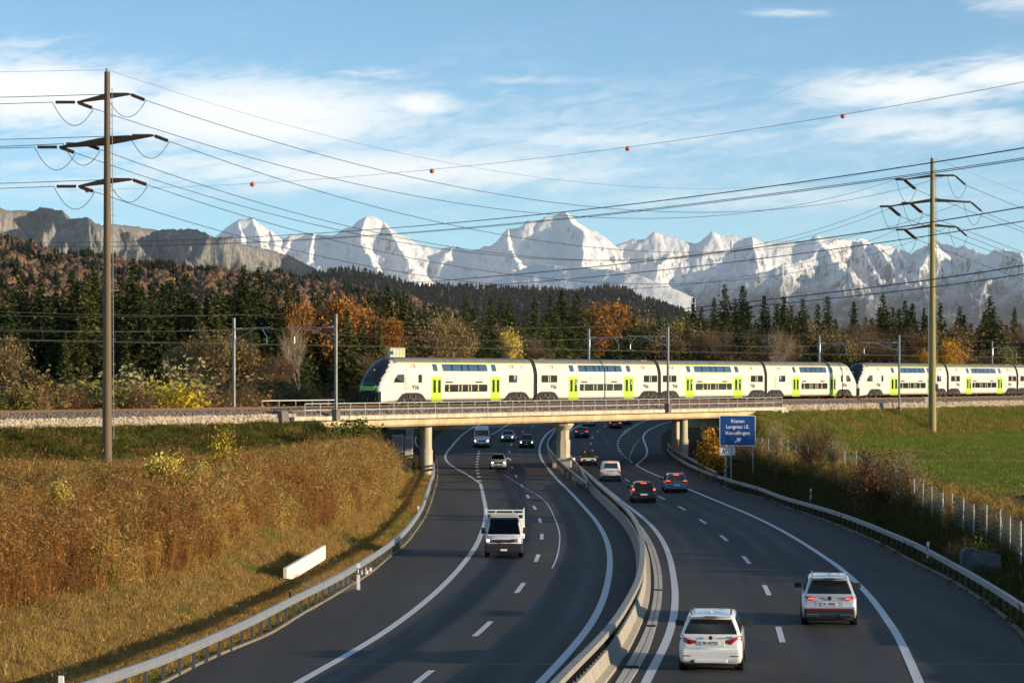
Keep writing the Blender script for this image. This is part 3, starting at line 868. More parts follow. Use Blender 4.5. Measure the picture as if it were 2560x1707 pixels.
# guard rails round the middle pier
for lab, px in (('steel barrier bending left round the middle pier', [(1466, 1207), (1450, 1196), (1432, 1181), (1412, 1166), (1395, 1151), (1380, 1133), (1369, 1117), (1370, 1103), (1378, 1090), (1388, 1075)]),
                ('steel barrier bending right round the middle pier', [(1470, 1203), (1459, 1186), (1450, 1170), (1440, 1158), (1430, 1149), (1420, 1140)])):
    guard_rail('guard_rail', lab, path3(px, .85, smooth=1), .85, 1.9, 2.4, beam_mat='steel_dull', h=.2)
# slotted drain beside the median
GUT_L = [(1505, 1765), (1538, 1707), (1583, 1635), (1609, 1584), (1629, 1522), (1636, 1451), (1629, 1400), (1606, 1335), (1580, 1300)]
GUT_R = [(1540, 1765), (1573, 1707), (1609, 1655), (1632, 1594), (1650, 1527), (1656, 1476), (1651, 1415), (1618, 1335), (1590, 1300)]
ql, xl = spline(road_poly(GUT_L), .5, 3); qr, xr = spline(road_poly(GUT_R), .5, 3)
Y0, Y1 = max(ql[0], qr[0]), min(ql[-1], qr[-1])
dr = thing('slot_drain', 'pale concrete slot drain beside the curving median barrier', 'drain')
ys = np.arange(Y0, Y1, 3.0)
for a, b in zip(ys[:-1], ys[1:]):
    for (t0, t1) in ((0, .46), (.54, 1)):
        mb = MB(); rings = []
        for y in (a + .01, (a + b) / 2, b - .01):
            l, r = np.interp(y, ql, xl), np.interp(y, qr, xr)
            u0, u1 = l + (r - l) * t0, l + (r - l) * t1; z = float(groad(y))
            rings.append([(u0, y, z - .05), (u1, y, z - .05), (u1, y, z + .02), (u0, y, z + .02)])
        mb.loft(rings); mb.build('drain_stone', MAT['concrete_light'], dr)
    mb = MB()
    l0, r0 = np.interp(a, ql, xl), np.interp(a, qr, xr)
for y in (Y0 + 9, Y0 + 22, Y0 + 38):
    l, r = np.interp(y, ql, xl), np.interp(y, qr, xr)
    mb = MB(); mb.box(((l + r) / 2, y, float(groad(y)) + .03), ((r - l) * .9, .5, .02)); mb.build('grate', MAT['dark_steel'], dr)

# ================================================================== delineator posts
def delineator(x, y0, y1, label, Y=None, road_side=True):
    """x, top and bottom of the post in the photograph"""
    Y = 1.05 * FPX / (y1 - y0) if Y is None else Y
    X = (x - HX) * Y / FPX
    z = float(terrain_z(np.array([X]), np.array([Y]))[0])
    t = thing('delineator_post', label, 'post', (X, Y, z - .05), 0, 'roadside delineator posts')
    prof = [(-.06, .05), (0, .07), (.06, .05), (.06, -.05), (-.06, -.05)]
    def pr(z0, z1, s=1.0, top=0): return [[(u * s, v * s, z0) for u, v in prof], [(u * s, v * s, z1 + (top if v < 0 else 0)) for u, v in prof]]
    mb = MB(); mb.loft(pr(0, 1.1, 1, .05)); b = mb.build('post_body', MAT['white_plain'], t)
    mb = MB(); mb.loft(pr(.70, .95, 1.06)); mb.build('black_band', MAT['ink'], t)
    mb = MB(); mb.box((.0, -.058, .83), (.05, .012, .18)); mb.build('reflector', MAT['white_plain'], t)
delineator(896, 1372, 1401, 'white delineator post right of the white board on the sunny bank', 98)
delineator(1046, 1252, 1275, 'white delineator post on the sunny bank nearest the bridge', 150)
delineator(153, 1686, 1730, 'white delineator post at the bottom left corner of the picture', 57)
delineator(2027, 1235, 1256, 'white delineator post midway along the dark bank behind the barrier', 171)
delineator(2320, 1337, 1368, 'white delineator post in front of the concrete culvert', 113)
delineator(1812, 1178, 1195, 'white delineator post below the small exit number plate', 215)

# ================================================================== exit sign
def sign():
    x0, x1, y0, y1 = 1799, 1889, 1038, 1114.5
    Y = 205.0
    a, b = P(x0, y1, Y), P(x1, y0, Y)
    w, h = b.x - a.x, b.z - a.z
    cx = (a.x + b.x) / 2
    zg = float(terrain_z(np.array([cx]), np.array([Y]))[0])
    t = thing('exit_sign', 'blue motorway exit board for Kiesen, Langnau and Konolfingen', 'sign', (cx, Y, zg - .2))
    z0 = a.z - (zg - .2)
    mat('sign_blue', (.004, .055, .24), .4, var=.04, vscale=30)
    def rr(w_, h_, r_, n=5):
        out = []
        for (sx, sz, a0) in ((1, 1, 0), (-1, 1, 90), (-1, -1, 180), (1, -1, 270)):
            for k in range(n):
                an = R(a0 + 90 * k / (n - 1)); out.append((sx * (w_/2 - r_) + r_ * math.cos(an), sz * (h_/2 - r_) + r_ * math.sin(an)))
        return out
    zc = z0 + h / 2
    def plate(name, w_, h_, r_, y, th, m_, zc_=zc, parent=t, cx_=0.0):
        mb = MB(); pr = rr(w_, h_, r_); mb.loft([[(cx_ + u, y, zc_ + v) for u, v in pr], [(cx_ + u, y - th, zc_ + v) for u, v in pr]]); return mb.build(name, m_, parent)
    bd = plate('board_back', w, h, .13, .03, .03, MAT['steel_dull'])
    plate('board_border', w, h, .13, -.002, .008, MAT['white_plain'])
    plate('board_face', w - .11, h - .11, .10, -.011, .006, MAT['sign_blue'])
    M = lambda x, z, y=-.02: Matrix.Translation((x, y, z)) @ Matrix.Rotation(R(90), 4, 'X')
    ht = h * .165
    for body, fz in (('Kiesen', .81), ('Langnau i.E.', .625), ('Konolfingen', .42)):
        text_mesh('lettering', body, ht, MAT['white_plain'], t, M(.01, z0 + h * fz), .003, bold=.004, sx=1.0)
    mb = MB()
    ar = [(-.30, -.06), (.02, -.06), (.02, -.20), (.30, 0), (.02, .20), (.02, .06), (-.30, .06)]
    an = R(32); pts = [(u * math.cos(an) - v * math.sin(an), u * math.sin(an) + v * math.cos(an)) for u, v in ar]
    k = w / 3.05 * 1.05
    mb.add([(.02 + u * k, -.020, z0 + h * .185 + v * k) for u, v in pts] + [(.02 + u * k, -.026, z0 + h * .185 + v * k) for u, v in pts],
           [(0, 1, 2, 3, 4, 5, 6), (13, 12, 11, 10, 9, 8, 7)] + [(i, (i + 1) % 7, 7 + (i + 1) % 7, 7 + i) for i in range(7)])
    mb.build('arrow', MAT['white_plain'], t)
    for xx in (-w * .18, w * .43):
        mb = MB(); mb.beam((xx, .12, -.3), (xx, .12, z0 + h * .9), .09, .09); mb.build('sign_post', MAT['steel_dull'], t)
    # small number plate below
    xs0, xs1, ys0, ys1 = 1799, 1838, 1118, 1137.5
    a2, b2 = P(xs0, ys1, Y), P(xs1, ys0, Y)
    pw, ph = b2.x - a2.x, b2.z - a2.z; pcx = (a2.x + b2.x) / 2 - cx; pz = (a2.z + b2.z) / 2 - (zg - .2)
    t2 = thing('number_plate', 'small white exit plate with a junction symbol and 15 under the blue board', 'sign', (cx + pcx, Y, zg - .2))
    plate('plate_back', pw, ph, .05, .02, .02, MAT['steel_dull'], pz, t2)
    plate('plate_face', pw, ph, .05, -.001, .006, MAT['white_plain'], pz, t2)
    plate('frame_line', pw * .94, ph * .84, .1, -.0075, .002, MAT['ink'], pz, t2)
    plate('plate_inner', pw * .90, ph * .74, .09, -.0100, .002, MAT['white_plain'], pz, t2)
    text_mesh('lettering', '15', ph * .74, MAT['ink'], t2, M(pw * .19, pz, -.0145), .002, bold=.006)
    mb = MB()
    for (p_, q_) in (((-.34, -.26), (-.22, .26)), ((-.24, -.26), (-.14, .02)), ((-.14, 0), (-.02, .24))):
        mb.beam((p_[0] * pw, -.0145, pz + p_[1] * ph), (q_[0] * pw, -.0145, pz + q_[1] * ph), .09, .004, up=(0, 1, 0))
    mb.build('junction_symbol', MAT['ink'], t2)
    for xx in (-.06, .06):
        mb = MB(); mb.beam((xx + (1814.5 - 1818.5) * Y / FPX, .06, -.3), (xx + (1814.5 - 1818.5) * Y / FPX, .06, pz), .05, .05); mb.build('sign_post', MAT['steel_dull'], t2)
sign()

# ================================================================== white board on the left bank, with its paved slab
def board():
    # two pale concrete panels leaning against the bank
    A, B = P(717, 1419, 96.5), P(814, 1362, 107.0)         # top left, top right corner
    A2, B2 = P(742, 1433.5, 96.2), P(811, 1397, 106.6)     # lower corners
    t = thing('retaining_board', 'white concrete slab wall standing on the sunny bank behind the barrier', 'wall')
    up = Vector((0, 0, 1))
    mat('slab_white', (.74, .71, .63), .7, var=.10, vscale=2, bump=.004, bscale=20)
    top_l, top_r = A, B
    for (t0, t1) in ((0, .495), (.505, 1)):
        pa, pb = A.lerp(B, t0), A.lerp(B, t1)
        d = (pb - pa); d.z = 0; d.normalize(); nrm = Vector((d.y, -d.x, 0))
        za, zb = A.z + (B.z - A.z) * t0, A.z + (B.z - A.z) * t1
        la, lb = -.50 + .0 * t0, -.50
        lo0 = -.42 if t0 == 0 else -.56
        mb = MB()
        f = [pa, pa + up * lo0, pa.lerp(pb, .3 if t0 == 0 else .0) + up * -.62, pb + up * -.62, pb]
        mb.add([v for v in f] + [v - nrm * .14 for v in f], [(0, 1, 2, 3, 4), (9, 8, 7, 6, 5)] + [(i, (i + 1) % 5, 5 + (i + 1) % 5, 5 + i) for i in range(5)])
        mb.build('panel', MAT['slab_white'], t)
    t2 = thing('paved_slab', 'worn concrete apron in front of the white slab wall', 'paving')
    corners = [(745, 1436), (812, 1408), (880, 1412), (905, 1432), (835, 1452), (770, 1448)]
    vs = []
    for x, y in corners:
        v = on_level(x, y, .2); v.z = float(terrain_z(np.array([v.x]), np.array([v.y]))[0]) + .03; vs.append(v)
    mb = MB(); n = len(vs); mb.add(vs + [v - up * .4 for v in vs], [tuple(range(n)), tuple(range(2*n-1, n-1, -1))] + [(i, (i+1) % n, n+(i+1) % n, n+i) for i in range(n)])
    mb.build('slab', MAT['concrete_dark'], t2)
    for x, y in ((909, 1437), (918, 1430)):
        v = on_road(x, y); mb = MB(); mb.box((v.x, v.y, v.z + .12), (.35, .9, .14)); mb.build('edge_stone', MAT['slab_white'], t2)
    p = on_level(724, 1450, .8); z = float(terrain_z(np.array([p.x]), np.array([p.y]))[0])
    t3 = thing('wooden_stake', 'short brown wooden stake beside the white slab wall', 'stake', (p.x, p.y, z - .1))
    mb = MB(); mb.tube([(0, 0, 0), (0.02, 0, .75)], [.05, .04], 6); mb.build('stake_shaft', MAT['pole_brown'], t3)
    mb = MB(); mb.tube([(0.02, 0, .75), (0.022, 0, .83)], [.045, .012], 6); mb.build('stake_tip', MAT['pole_brown'], t3)
board()

# ================================================================== culvert head on the right bank
mat('concrete_mossy', (.085, .092, .095), .9, var=.5, vscale=1.5, bump=.02, bscale=6, detail=8)
def culvert():
    Y = 103.0
    c = P(2456, 1388, Y)
    t = thing('culvert_head', 'stained concrete culvert wall set in the dark right-hand bank', 'wall', (c.x, c.y, 0))
    zt = P(2456, 1370, Y).z; zb = P(2456, 1400, Y).z - .5
    mb = MB()
    w0 = (2410 - 2456) * Y / FPX; w1 = (2495 - 2456) * Y / FPX
    mb.add([(w0, .5, zb), (w1, -.6, zb), (w1, -.6, zt - .25), (w0 + .25, .5, zt), (w0, .5, zt - .2), (w0, 1.0, zb), (w1, -.1, zb), (w1, -.1, zt - .25), (w0 + .25, 1.0, zt), (w0, 1.0, zt - .2)],
           [(0, 1, 2, 3, 4), (9, 8, 7, 6, 5), (0, 5, 6, 1), (1, 6, 7, 2), (2, 7, 8, 3), (3, 8, 9, 4), (4, 9, 5, 0)])
    mb.build('head_wall', MAT['concrete_mossy'], t)
    v = on_level(2400, 1396, -.1); zz = float(terrain_z(np.array([v.x]), np.array([v.y]))[0])
    mb = MB(); mb.box((v.x - c.x, v.y - c.y, zz + .04), (1.6, 5, .12), .25); mb.build('apron', MAT['concrete_dark'], t)
    mb = MB(); mb.box((v.x - c.x, v.y - c.y, zz + .12), (.9, 3.0, .05), .25); mb.build('grate', MAT['dark_steel'], t)
culvert()

# ================================================================== wildlife fence along the meadow
def fence():
    z5 = lambda a, b: (1860 + a / 3.357, 860 + b / 3.357)
    px = [(2585, 1392), (2552, 1374.6), (2525, 1355), (2501, 1337), (2466, 1326), (2435, 1318), (2408, 1303), (2381, 1292), (2356, 1284), (2330, 1268), (2307, 1260), (2286, 1248), (2264, 1240), (2242, 1231),
          (2216, 1222), (2191, 1206), (2140, 1190), (2112, 1184), (2089, 1179), (2047, 1170), (2020, 1163), (1990, 1155), (1970, 1151), (1953, 1147), (1921, 1145), (1905, 1143), (1886, 1140), (1872, 1138)]
    t = thing('wire_fence', 'wire mesh fence on pale posts between the dark bank and the meadow', 'fence')
    tops = []
    for i, (x, y) in enumerate(px):
        v = on_level(x, y, 1.05); z = float(terrain_z(np.array([v.x]), np.array([v.y]))[0]); z = max(z, .6)
        h = 1.62 + .06 * math.sin(i * 2.1); lean = .02 * math.sin(i * 3.3)
        a, b = Vector((v.x, v.y, z - .2)), Vector((v.x + lean, v.y, z + h)); tops.append((Vector((v.x, v.y, z)), b))
        mb = MB(); mb.tube([a, b], .033, 6); mb.build('post', MAT['white_pole'], t)
        if i in (3, 8, 26):
            mb = MB(); mb.tube([b - Vector((0, 0, .25)), Vector((v.x + .35, v.y + .8, z - .1))], .03, 5); mb.build('brace', MAT['white_pole'], t)
    for (a0, a1), (b0, b1) in zip(tops[:-1], tops[1:]):
        mb = MB()
        for k in range(9):
            f = .04 + .92 * k / 8; mb.tube([a0.lerp(a1, f), b0.lerp(b1, f)], .010, 3, caps=False)
        n = int((b0 - a0).length / .35)
        for k in range(1, n):
            mb.tube([a0.lerp(b0, k / n) + Vector((0, 0, .05)), a1.lerp(b1, k / n) - Vector((0, 0, .06))], .005, 3, caps=False)
        o = mb.build('wire_mesh', MAT['mast_grey'], t, fix=False)
fence()
# ================================================================== high-voltage pylons and cables
def catenary(a, b, sag, n=24):
    return [a.lerp(b, k / n) - Vector((0, 0, sag * 4 * (k / n) * (1 - k / n))) for k in range(n + 1)]
def insulator(mb, a, b, r=.15, n=9):
    path, rad = [], []
    for k in range(n * 2 + 1):
        path.append(Vector(a).lerp(Vector(b), k / (n * 2))); rad.append(r if k % 2 else r * .62)
    mb.tube(path, rad, 6)
def pylon(name, label, x, Y, y_top, y_base, w_base, w_top, arms, m_, jumpers=True, twin=False, far=None, ladder=1):
    """arms: (y of root, left tip px, right tip px, arm depth). Returns attachment points"""
    base = P(x, y_base, Y); top = P(x, y_top, Y)
    zg = float(terrain_z(np.array([base.x]), np.array([Y]))[0])
    zb = min(base.z, zg) - .3
    t = thing(name, label, 'pylon', (base.x, Y, 0))
    mb = MB(); hs = np.linspace(0, 1, 9)
    mb.tube([(0, 0, zb + (top.z - zb) * f) for f in hs], [w_base / 2 + (w_top - w_base) / 2 * f for f in hs], 20)
    pole = mb.build('pole', m_, t, smooth=40)
    mb = MB(); mb.tube([(0, 0, top.z - .05), (0, 0, top.z + .25)], w_top * .28, 8); mb.build('cap', MAT['steel_dull'], t)
    # ladder rungs on the sunny side
    mb = MB()
    H = top.z - zb
    lx = w_base / 2 + .12
    rails_z0 = zb + 2.2
    for k in range(int((top.z - 1.2 - rails_z0) / .45)):
        z = rails_z0 + k * .45; f = (z - zb) / H; rr_ = w_base / 2 + (w_top - w_base) / 2 * f
        mb.beam((rr_ - .02, -.05, z), (rr_ + .22, -.05, z), .03, .03)
        if k % 4 == 0: mb.beam((rr_ - .02, .05, z), (rr_ + .3, .05, z), .04, .04)
    for off in (.14,):
        pts = [(w_base / 2 + (w_top - w_base) / 2 * ((z - zb) / H) + off, -.05, z) for z in np.linspace(rails_z0, top.z - 1.2, 12)]
        mb.tube(pts, .028, 5)
    mb.build('ladder', MAT['steel_dull'], t)
    att = {}
    for ai, (yr, lt, rt, dep) in enumerate(arms):
        zr = P(x, yr, Y).z
        f = (zr - zb) / H; rr_ = w_base / 2 + (w_top - w_base) / 2 * f
        # arm tips in the photograph -> plan direction of the arm is across the line
        L_ = P(lt[0], lt[1], Y + ARM_DY * -1); Rr = P(rt[0], rt[1], Y + ARM_DY)
        L_ = L_ - Vector((base.x, Y, 0)); Rr = Rr - Vector((base.x, Y, 0))
        mb = MB()
        for tip, sg in ((L_, -1), (Rr, 1)):
            root_lo = Vector((0, 0, zr - dep * .75)); root_hi = Vector((0, 0, zr + dep * .35))
            d = Vector((tip.x, tip.y, 0)).normalized(); nn = Vector((-d.y, d.x, 0))
            rings = []
            for g, ww in ((0, .38), (.5, .26), (1, .12)):
                lo, hi = root_lo.lerp(tip - Vector((0, 0, .07)), g), root_hi.lerp(tip + Vector((0, 0, .07)), g)
                rings.append([lo - nn * ww / 2, lo + nn * ww / 2, hi + nn * ww / 2, hi - nn * ww / 2])
            mb.loft(rings)
        arm = mb.build('cross_arm', MAT['dark_steel'], t)
        att[ai] = (L_ + Vector((base.x, Y, 0)), Rr + Vector((base.x, Y, 0)))
    return t, Vector((base.x, Y, 0)), att, top
ARM_DY = 1.2
tL, bL, attL, topL = pylon('power_pylon', 'tall brown concrete power pylon with three dark cross arms and a ladder', 268, 176.0, 180, 1160, .72, .42,
    [(238, (193, 256), (325, 236), .42), (349, (148, 368), (384, 339), .58), (450, (196, 466), (330, 449), .42)], MAT['pole_brown'])
ARM_DY = 2.2
tR, bR, attR, topR = pylon('power_pylon', 'yellowish steel power pylon with three thin arms standing at the meadow edge', 2331, 300.0, 397, 1084, .98, .50,
    [(438, (2260, 449), (2387, 439), .34), (499, (2222, 516), (2427, 505), .40), (562, (2262, 574), (2390, 567), .34)], MAT['pole_olive'])
mb = MB(); q = P(2320, 1005, 299.4) - Vector((bR.x, bR.y, 0))
mb.box((-.75, -.1, P(2320, 1000, 300).z), (.5, .4, .8)); mb.build('switch_box', MAT['concrete_light'], tR, bevel=.02)
mb = MB(); zz = np.linspace(P(0, 1000, 300).z, P(0, 560, 300).z, 8)
mb.tube([(-.52 + .004 * k, -.28, z) for k, z in enumerate(zz)], .035, 5); mb.build('down_cable', MAT['steel_dull'], tR)
mb = MB(); mb.box((.42, -.25, P(0, 968, 300).z), (.16, .14, .9)); mb.box((.62, -.25, P(0, 968, 300).z), (.12, .12, .8)); mb.build('terminal_box', MAT['ink'], tR)

def string_and_jumper(tr, base, tip, dir_a, dir_b, la=1.9, drop=2.1, mat_i='insulator', twin=False):
    """tension insulators either side of an arm tip and the jumper loop below; returns the two cable ends"""
    o = Vector((base.x, base.y, 0))
    ends = []
    for d in (dir_a, dir_b):
        d = d.normalized(); e = tip + d * la
        for off in ((-.16, .16) if twin else (0,)):
            nn = Vector((-d.y, d.x, 0)) * off
            mb = MB(); insulator(mb, tip - o + d * .15 + nn, e - o - d * .2 + nn); mb.build('insulator', MAT[mat_i], tr)
        ends.append(e)
    mb = MB(); mb.tube([p - o for p in catenary(ends[0], ends[1], drop, 14)], .028, 5); mb.build('jumper_loop', MAT['wire_dark'], tr)
    return ends
def cable(label, pts, r, m_='wire_dark', name='power_cable', group=None):
    mb = MB(); mb.tube(pts, r, 5); o = mb.build(name, MAT[m_], fix=False)
    return tag(o, label, 'cable', group)
ends_L, ends_R = {}, {}
names = ['top', 'middle', 'bottom']
toR = (bR - bL).normalized(); toLft = Vector((-.985, -.17, 0)).normalized()
away = Vector((.80, .60, 0)).normalized()
for i in range(3):
    for sd in (0, 1):
        tip = attL[i][sd]
        tgt = attR[i][sd]
        dR = (tgt - tip).normalized() + Vector((0, 0, -.20)); dL = toLft + Vector((0, 0, -.02))
        ends_L[(i, sd)] = string_and_jumper(tL, bL, tip, dR, dL, 1.75, 1.45)
        tip2 = attR[i][sd]
        dl2 = (tip - tip2).normalized() + Vector((0, 0, -.03)); dr2 = away + Vector((0, 0, -.55))
        ends_R[(i, sd)] = string_and_jumper(tR, bR, tip2, dl2, dr2, 2.4, 2.2, twin=(sd == 0))
for i in range(3):
    for sd in (0, 1):
        side = ('near', 'far')[sd]
        cable(f'cable from the {names[i]} {("left", "right")[sd]} arm of the brown pylon to the yellowish pylon', catenary(ends_L[(i, sd)][0], ends_R[(i, sd)][0], (6.3, 7.2, 7.2)[i], 40), .026, group='cables between the two pylons')
        a = ends_L[(i, sd)][1]; b = a + toLft * 90 + Vector((0, 0, 1.0))
        cable(f'cable leaving the {names[i]} arm {("left", "right")[sd]} tip of the brown pylon to the left', catenary(a, b, 1.5, 16), .026, group='cables leaving the brown pylon')
        a = ends_R[(i, sd)][1]; b = a + away * 260 + Vector((0, 0, -34))
        cable(f'cable falling away from the {names[i]} arm {("left", "right")[sd]} tip of the yellowish pylon', catenary(a, b, 7, 20), .032, group='cables leaving the yellowish pylon')
# middle arms carry one more circuit half way out
for k, (tr, b0, att) in enumerate(((tL, bL, attL), (tR, bR, attR))):
    pass
mL = attL[1][0].lerp(Vector((bL.x, bL.y, attL[1][0].z + .5)), .55); mR = attR[1][0].lerp(Vector((bR.x, bR.y, attR[1][0].z + .9)), .5)
eL = string_and_jumper(tL, bL, mL, (mR - mL).normalized() + Vector((0, 0, -.2)), toLft, 1.6, 1.35)
eR = string_and_jumper(tR, bR, mR, (mL - mR).normalized(), away + Vector((0, 0, -.55)), 2.4, 2.2, twin=True)
cable('extra middle cable between the two pylons, hung half way out on the arms', catenary(eL[0], eR[0], 7.6, 40), .026, group='cables between the two pylons')
cable('extra middle cable leaving the brown pylon to the left', catenary(eL[1], eL[1] + toLft * 90, 1.5, 16), .026, group='cables leaving the brown pylon')
cable('extra middle cable falling away from the yellowish pylon', catenary(eR[1], eR[1] + away * 260 + Vector((0, 0, -34)), 7, 20), .032, group='cables leaving the yellowish pylon')
eaL, eaR = topL + Vector((0, 0, .15)), topR + Vector((0, 0, .1))
cable('faint earth wire between the tops of the two pylons', catenary(eaL, eaR, 6.0, 40), .013, 'wire_pale', group='cables between the two pylons')
cable('faint earth wire leaving the top of the brown pylon to the left', catenary(eaL, eaL + toLft * 90 + Vector((0, 0, .6)), 1.2, 16), .013, 'wire_pale', group='cables leaving the brown pylon')
cable('faint earth wire falling away from the top of the yellowish pylon', catenary(eaR, eaR + away * 260 + Vector((0, 0, -34)), 6, 20), .016, 'wire_pale', group='cables leaving the yellowish pylon')

# second line crossing high over the motorway: near at the right, far at the left
def depth2(x): return 1.0 / (1/620.0 + (1/165.0 - 1/620.0) * (x / 2560.0))
def cross_cable(label, px, r, m_='wire_dark', dep=0.0):
    xs = np.array([a for a, _ in px], float); ys = np.array([b for _, b in px], float)
    k = np.polyfit(xs, ys, min(3, len(px) - 1))
    q = np.linspace(xs[0], xs[-1], 60)
    rr_ = [r * (.25 + .75 * min(1, j / 14)) for j in range(60)] if xs[0] > 200 else r
    return cable(label, [P(a, float(np.polyval(k, a)), depth2(a) + dep) for a in q], rr_, m_, group='cables crossing over the motorway')
cross_cable('thick dark cable crossing the sky, highest of the crossing conductors', [(-60, 606), (400, 600), (800, 585), (985, 570), (1611, 506), (2307, 411), (2560, 370), (2640, 357)], .045)
cross_cable('dark twin cable crossing the sky just below the thick one, upper strand', [(-60, 613), (800, 598), (1088, 577), (1611, 519), (2307, 438), (2560, 395), (2640, 381)], .03)
cross_cable('dark twin cable crossing the sky just below the thick one, lower strand', [(-60, 615), (800, 600), (1088, 579), (1611, 522), (2307, 442), (2560, 399), (2640, 385)], .03)
cross_cable('dark cable crossing in front of the snowy peaks and through the pylon', [(738, 723), (1200, 694), (1300, 685), (2000, 605), (2300, 560), (2560, 517), (2640, 504)], .042)
cross_cable('dark cable crossing just below it in front of the snowy peaks', [(894, 731), (1300, 707), (1336, 706), (2000, 634), (2300, 593), (2560, 553), (2640, 540)], .036)
cross_cable('dark cable crossing low over the right forest tops', [(1440, 803), (1472, 798), (2000, 740), (2300, 703), (2560, 663), (2640, 650)], .042)
cross_cable('lowest dark cable crossing over the right forest tops', [(1450, 808), (1479, 804), (2000, 754), (2300, 722), (2560, 684), (2640, 672)], .036)
ball_px = [(218, 476), (631, 461), (1080, 428), (1569, 372), (2107, 291)]
ew = cross_cable('thin wire strung with orange warning balls rising to the right', [(160, 476), (300, 473), (631, 458), (1080, 425), (1569, 368), (2107, 287), (2560, 205), (2640, 190)], .02)
for (x, y) in ball_px:
    Y = depth2(x); c = P(x, y, Y); r = 6.0 * Y / FPX
    mb = MB(); rings = [[(c.x + r * math.sin(th) * math.cos(2*math.pi*k/14), c.y + r * math.sin(th) * math.sin(2*math.pi*k/14), c.z + r * math.cos(th)) for k in range(14)] for th in np.linspace(.05, math.pi - .05, 9)]
    mb.loft(rings); mb.build('warning_ball', MAT['orange_ball'], ew, smooth=60)

# ================================================================== railway overhead line
def mast(x, near, y_top, label, arm=True, wide=.22):
    p = 8.35 if near else -3.3
    if near and S_L < s_px(x, 8.35) < S_R: p = 8.2
    s = s_px(x, p); c = T(s, p)
    zt = z_px(x, y_top, p)
    z0 = 4.55 if (S_L < s_px(x, p) < S_R) else float(terrain_z(np.array([c.x]), np.array([c.y]))[0]) - .3
    t = thing('catenary_mast', label, 'mast', (c.x, c.y, 0), RAIL_RZ, 'railway overhead line masts')
    mb = MB(); mb.box((0, 0, (z0 + zt) / 2), (.2, wide, zt - z0)); mb.build('post', MAT['mast_grey'], t, bevel=.02)
    mb = MB(); mb.box((0, 0, z0 + .45), (.55, .55, .9)); mb.build('footing', MAT['concrete_dark'], t)
    if arm:
        # cantilever towards the track it serves (local +y is the far side)
        tr = (p - 4.0) if near else (p - 0.0)            # distance to that track centre, + = track lies to +y
        d = tr if near else tr
        sgn = 1 if d > 0 else -1
        L_ = abs(d) + (.9 if near else .9)
        za = ZR + 7.0; zc = ZR + 5.55
        mb = MB(); mb.tube([(0, 0, za), (0, sgn * L_, za + .12)], .045, 6); mb.tube([(0, 0, za - 1.05), (0, sgn * L_ * .62, za + .04)], .035, 6); mb.build('cantilever', MAT['steel'], t)
        mb = MB(); mb.tube([(0, sgn * .12, za - 1.1), (0, sgn * .12, za + .1)], .07, 6); mb.build('bracket', MAT['steel'], t)
        mb = MB(); insulator(mb, (0, sgn * .3, za + .02), (0, sgn * .9, za + .05), .07, 5); mb.build('insulator', MAT['white_plain'], t)
        mb = MB(); mb.tube([(0, sgn * L_ * .78, za + .1), (0, sgn * L_ * .93, za - .75), (0, sgn * L_ * .93, zc + .12)], .028, 5)
        mb.tube([(0, sgn * L_ * .93, zc + .12), (0, sgn * (abs(d) - .25), zc - .02)], .022, 5); mb.build('registration_arm', MAT['steel'], t)
    return t
mast(840, True, 785, 'tall grey catenary mast standing in front of the left bridge abutment')
mast(1670, True, 817, 'grey catenary mast on the bridge edge in front of the third coach')
mast(2248, True, 838, 'grey catenary mast in front of the second train near the yellowish pylon')
mast(585, False, 795, 'grey catenary mast among the bushes between brown pylon and bridge')
mast(1472, False, 822, 'grey catenary mast rising behind the second coach')
mast(2048, False, 838, 'grey catenary mast rising behind the fourth coach')
mast(2480, False, 853, 'thin catenary mast rising behind the last coaches at the right')
ms = {True: [s_px(840, 8.35) - 62, s_px(840, 8.35), s_px(1670, 8.2), s_px(2248, 8.35), s_px(2248, 8.35) + 65], False: [s_px(585, -3.3) - 62, s_px(585, -3.3), s_px(1472, -3.3), s_px(2048, -3.3), s_px(2480, -3.3), s_px(2480, -3.3) + 60]}
for tr, near, nm in ((4.0, True, 'near'), (0.0, False, 'far')):
    t = thing('overhead_line', f'contact wire and messenger wire above the {nm} track', 'cable')
    ss = ms[near]
    for s0, s1 in zip(ss[:-1], ss[1:]):
        a, b = T(s0, tr, ZR + 7.05), T(s1, tr, ZR + 7.05)
        cat = catenary(a, b, .75, 20)
        mb = MB(); mb.tube(cat, .011, 4); mb.build('messenger_wire', MAT['wire_pale'], t, fix=False)
        mb = MB(); mb.tube([T(s0, tr, ZR + 5.55), T(s1, tr, ZR + 5.55)], .012, 4); mb.build('contact_wire', MAT['wire_pale'], t, fix=False)
        for k in range(2, 20, 4):
            mb = MB(); p = cat[k]; mb.tube([p, (p.x, p.y, ZR + 5.55)], .010, 3); mb.build('dropper', MAT['wire_pale'], t, fix=False)
    for zz, pp_ in ((ZR + 8.3, 5.4 if near else -2.4),):
        mb = MB()
        for s0, s1 in zip(ss[:-1], ss[1:]):
            mb.tube(catenary(T(s0, pp_, zz), T(s1, pp_, zz), .7, 16), .010, 4)
        mb.build('feeder_wire', MAT['wire_pale'], t, fix=False)
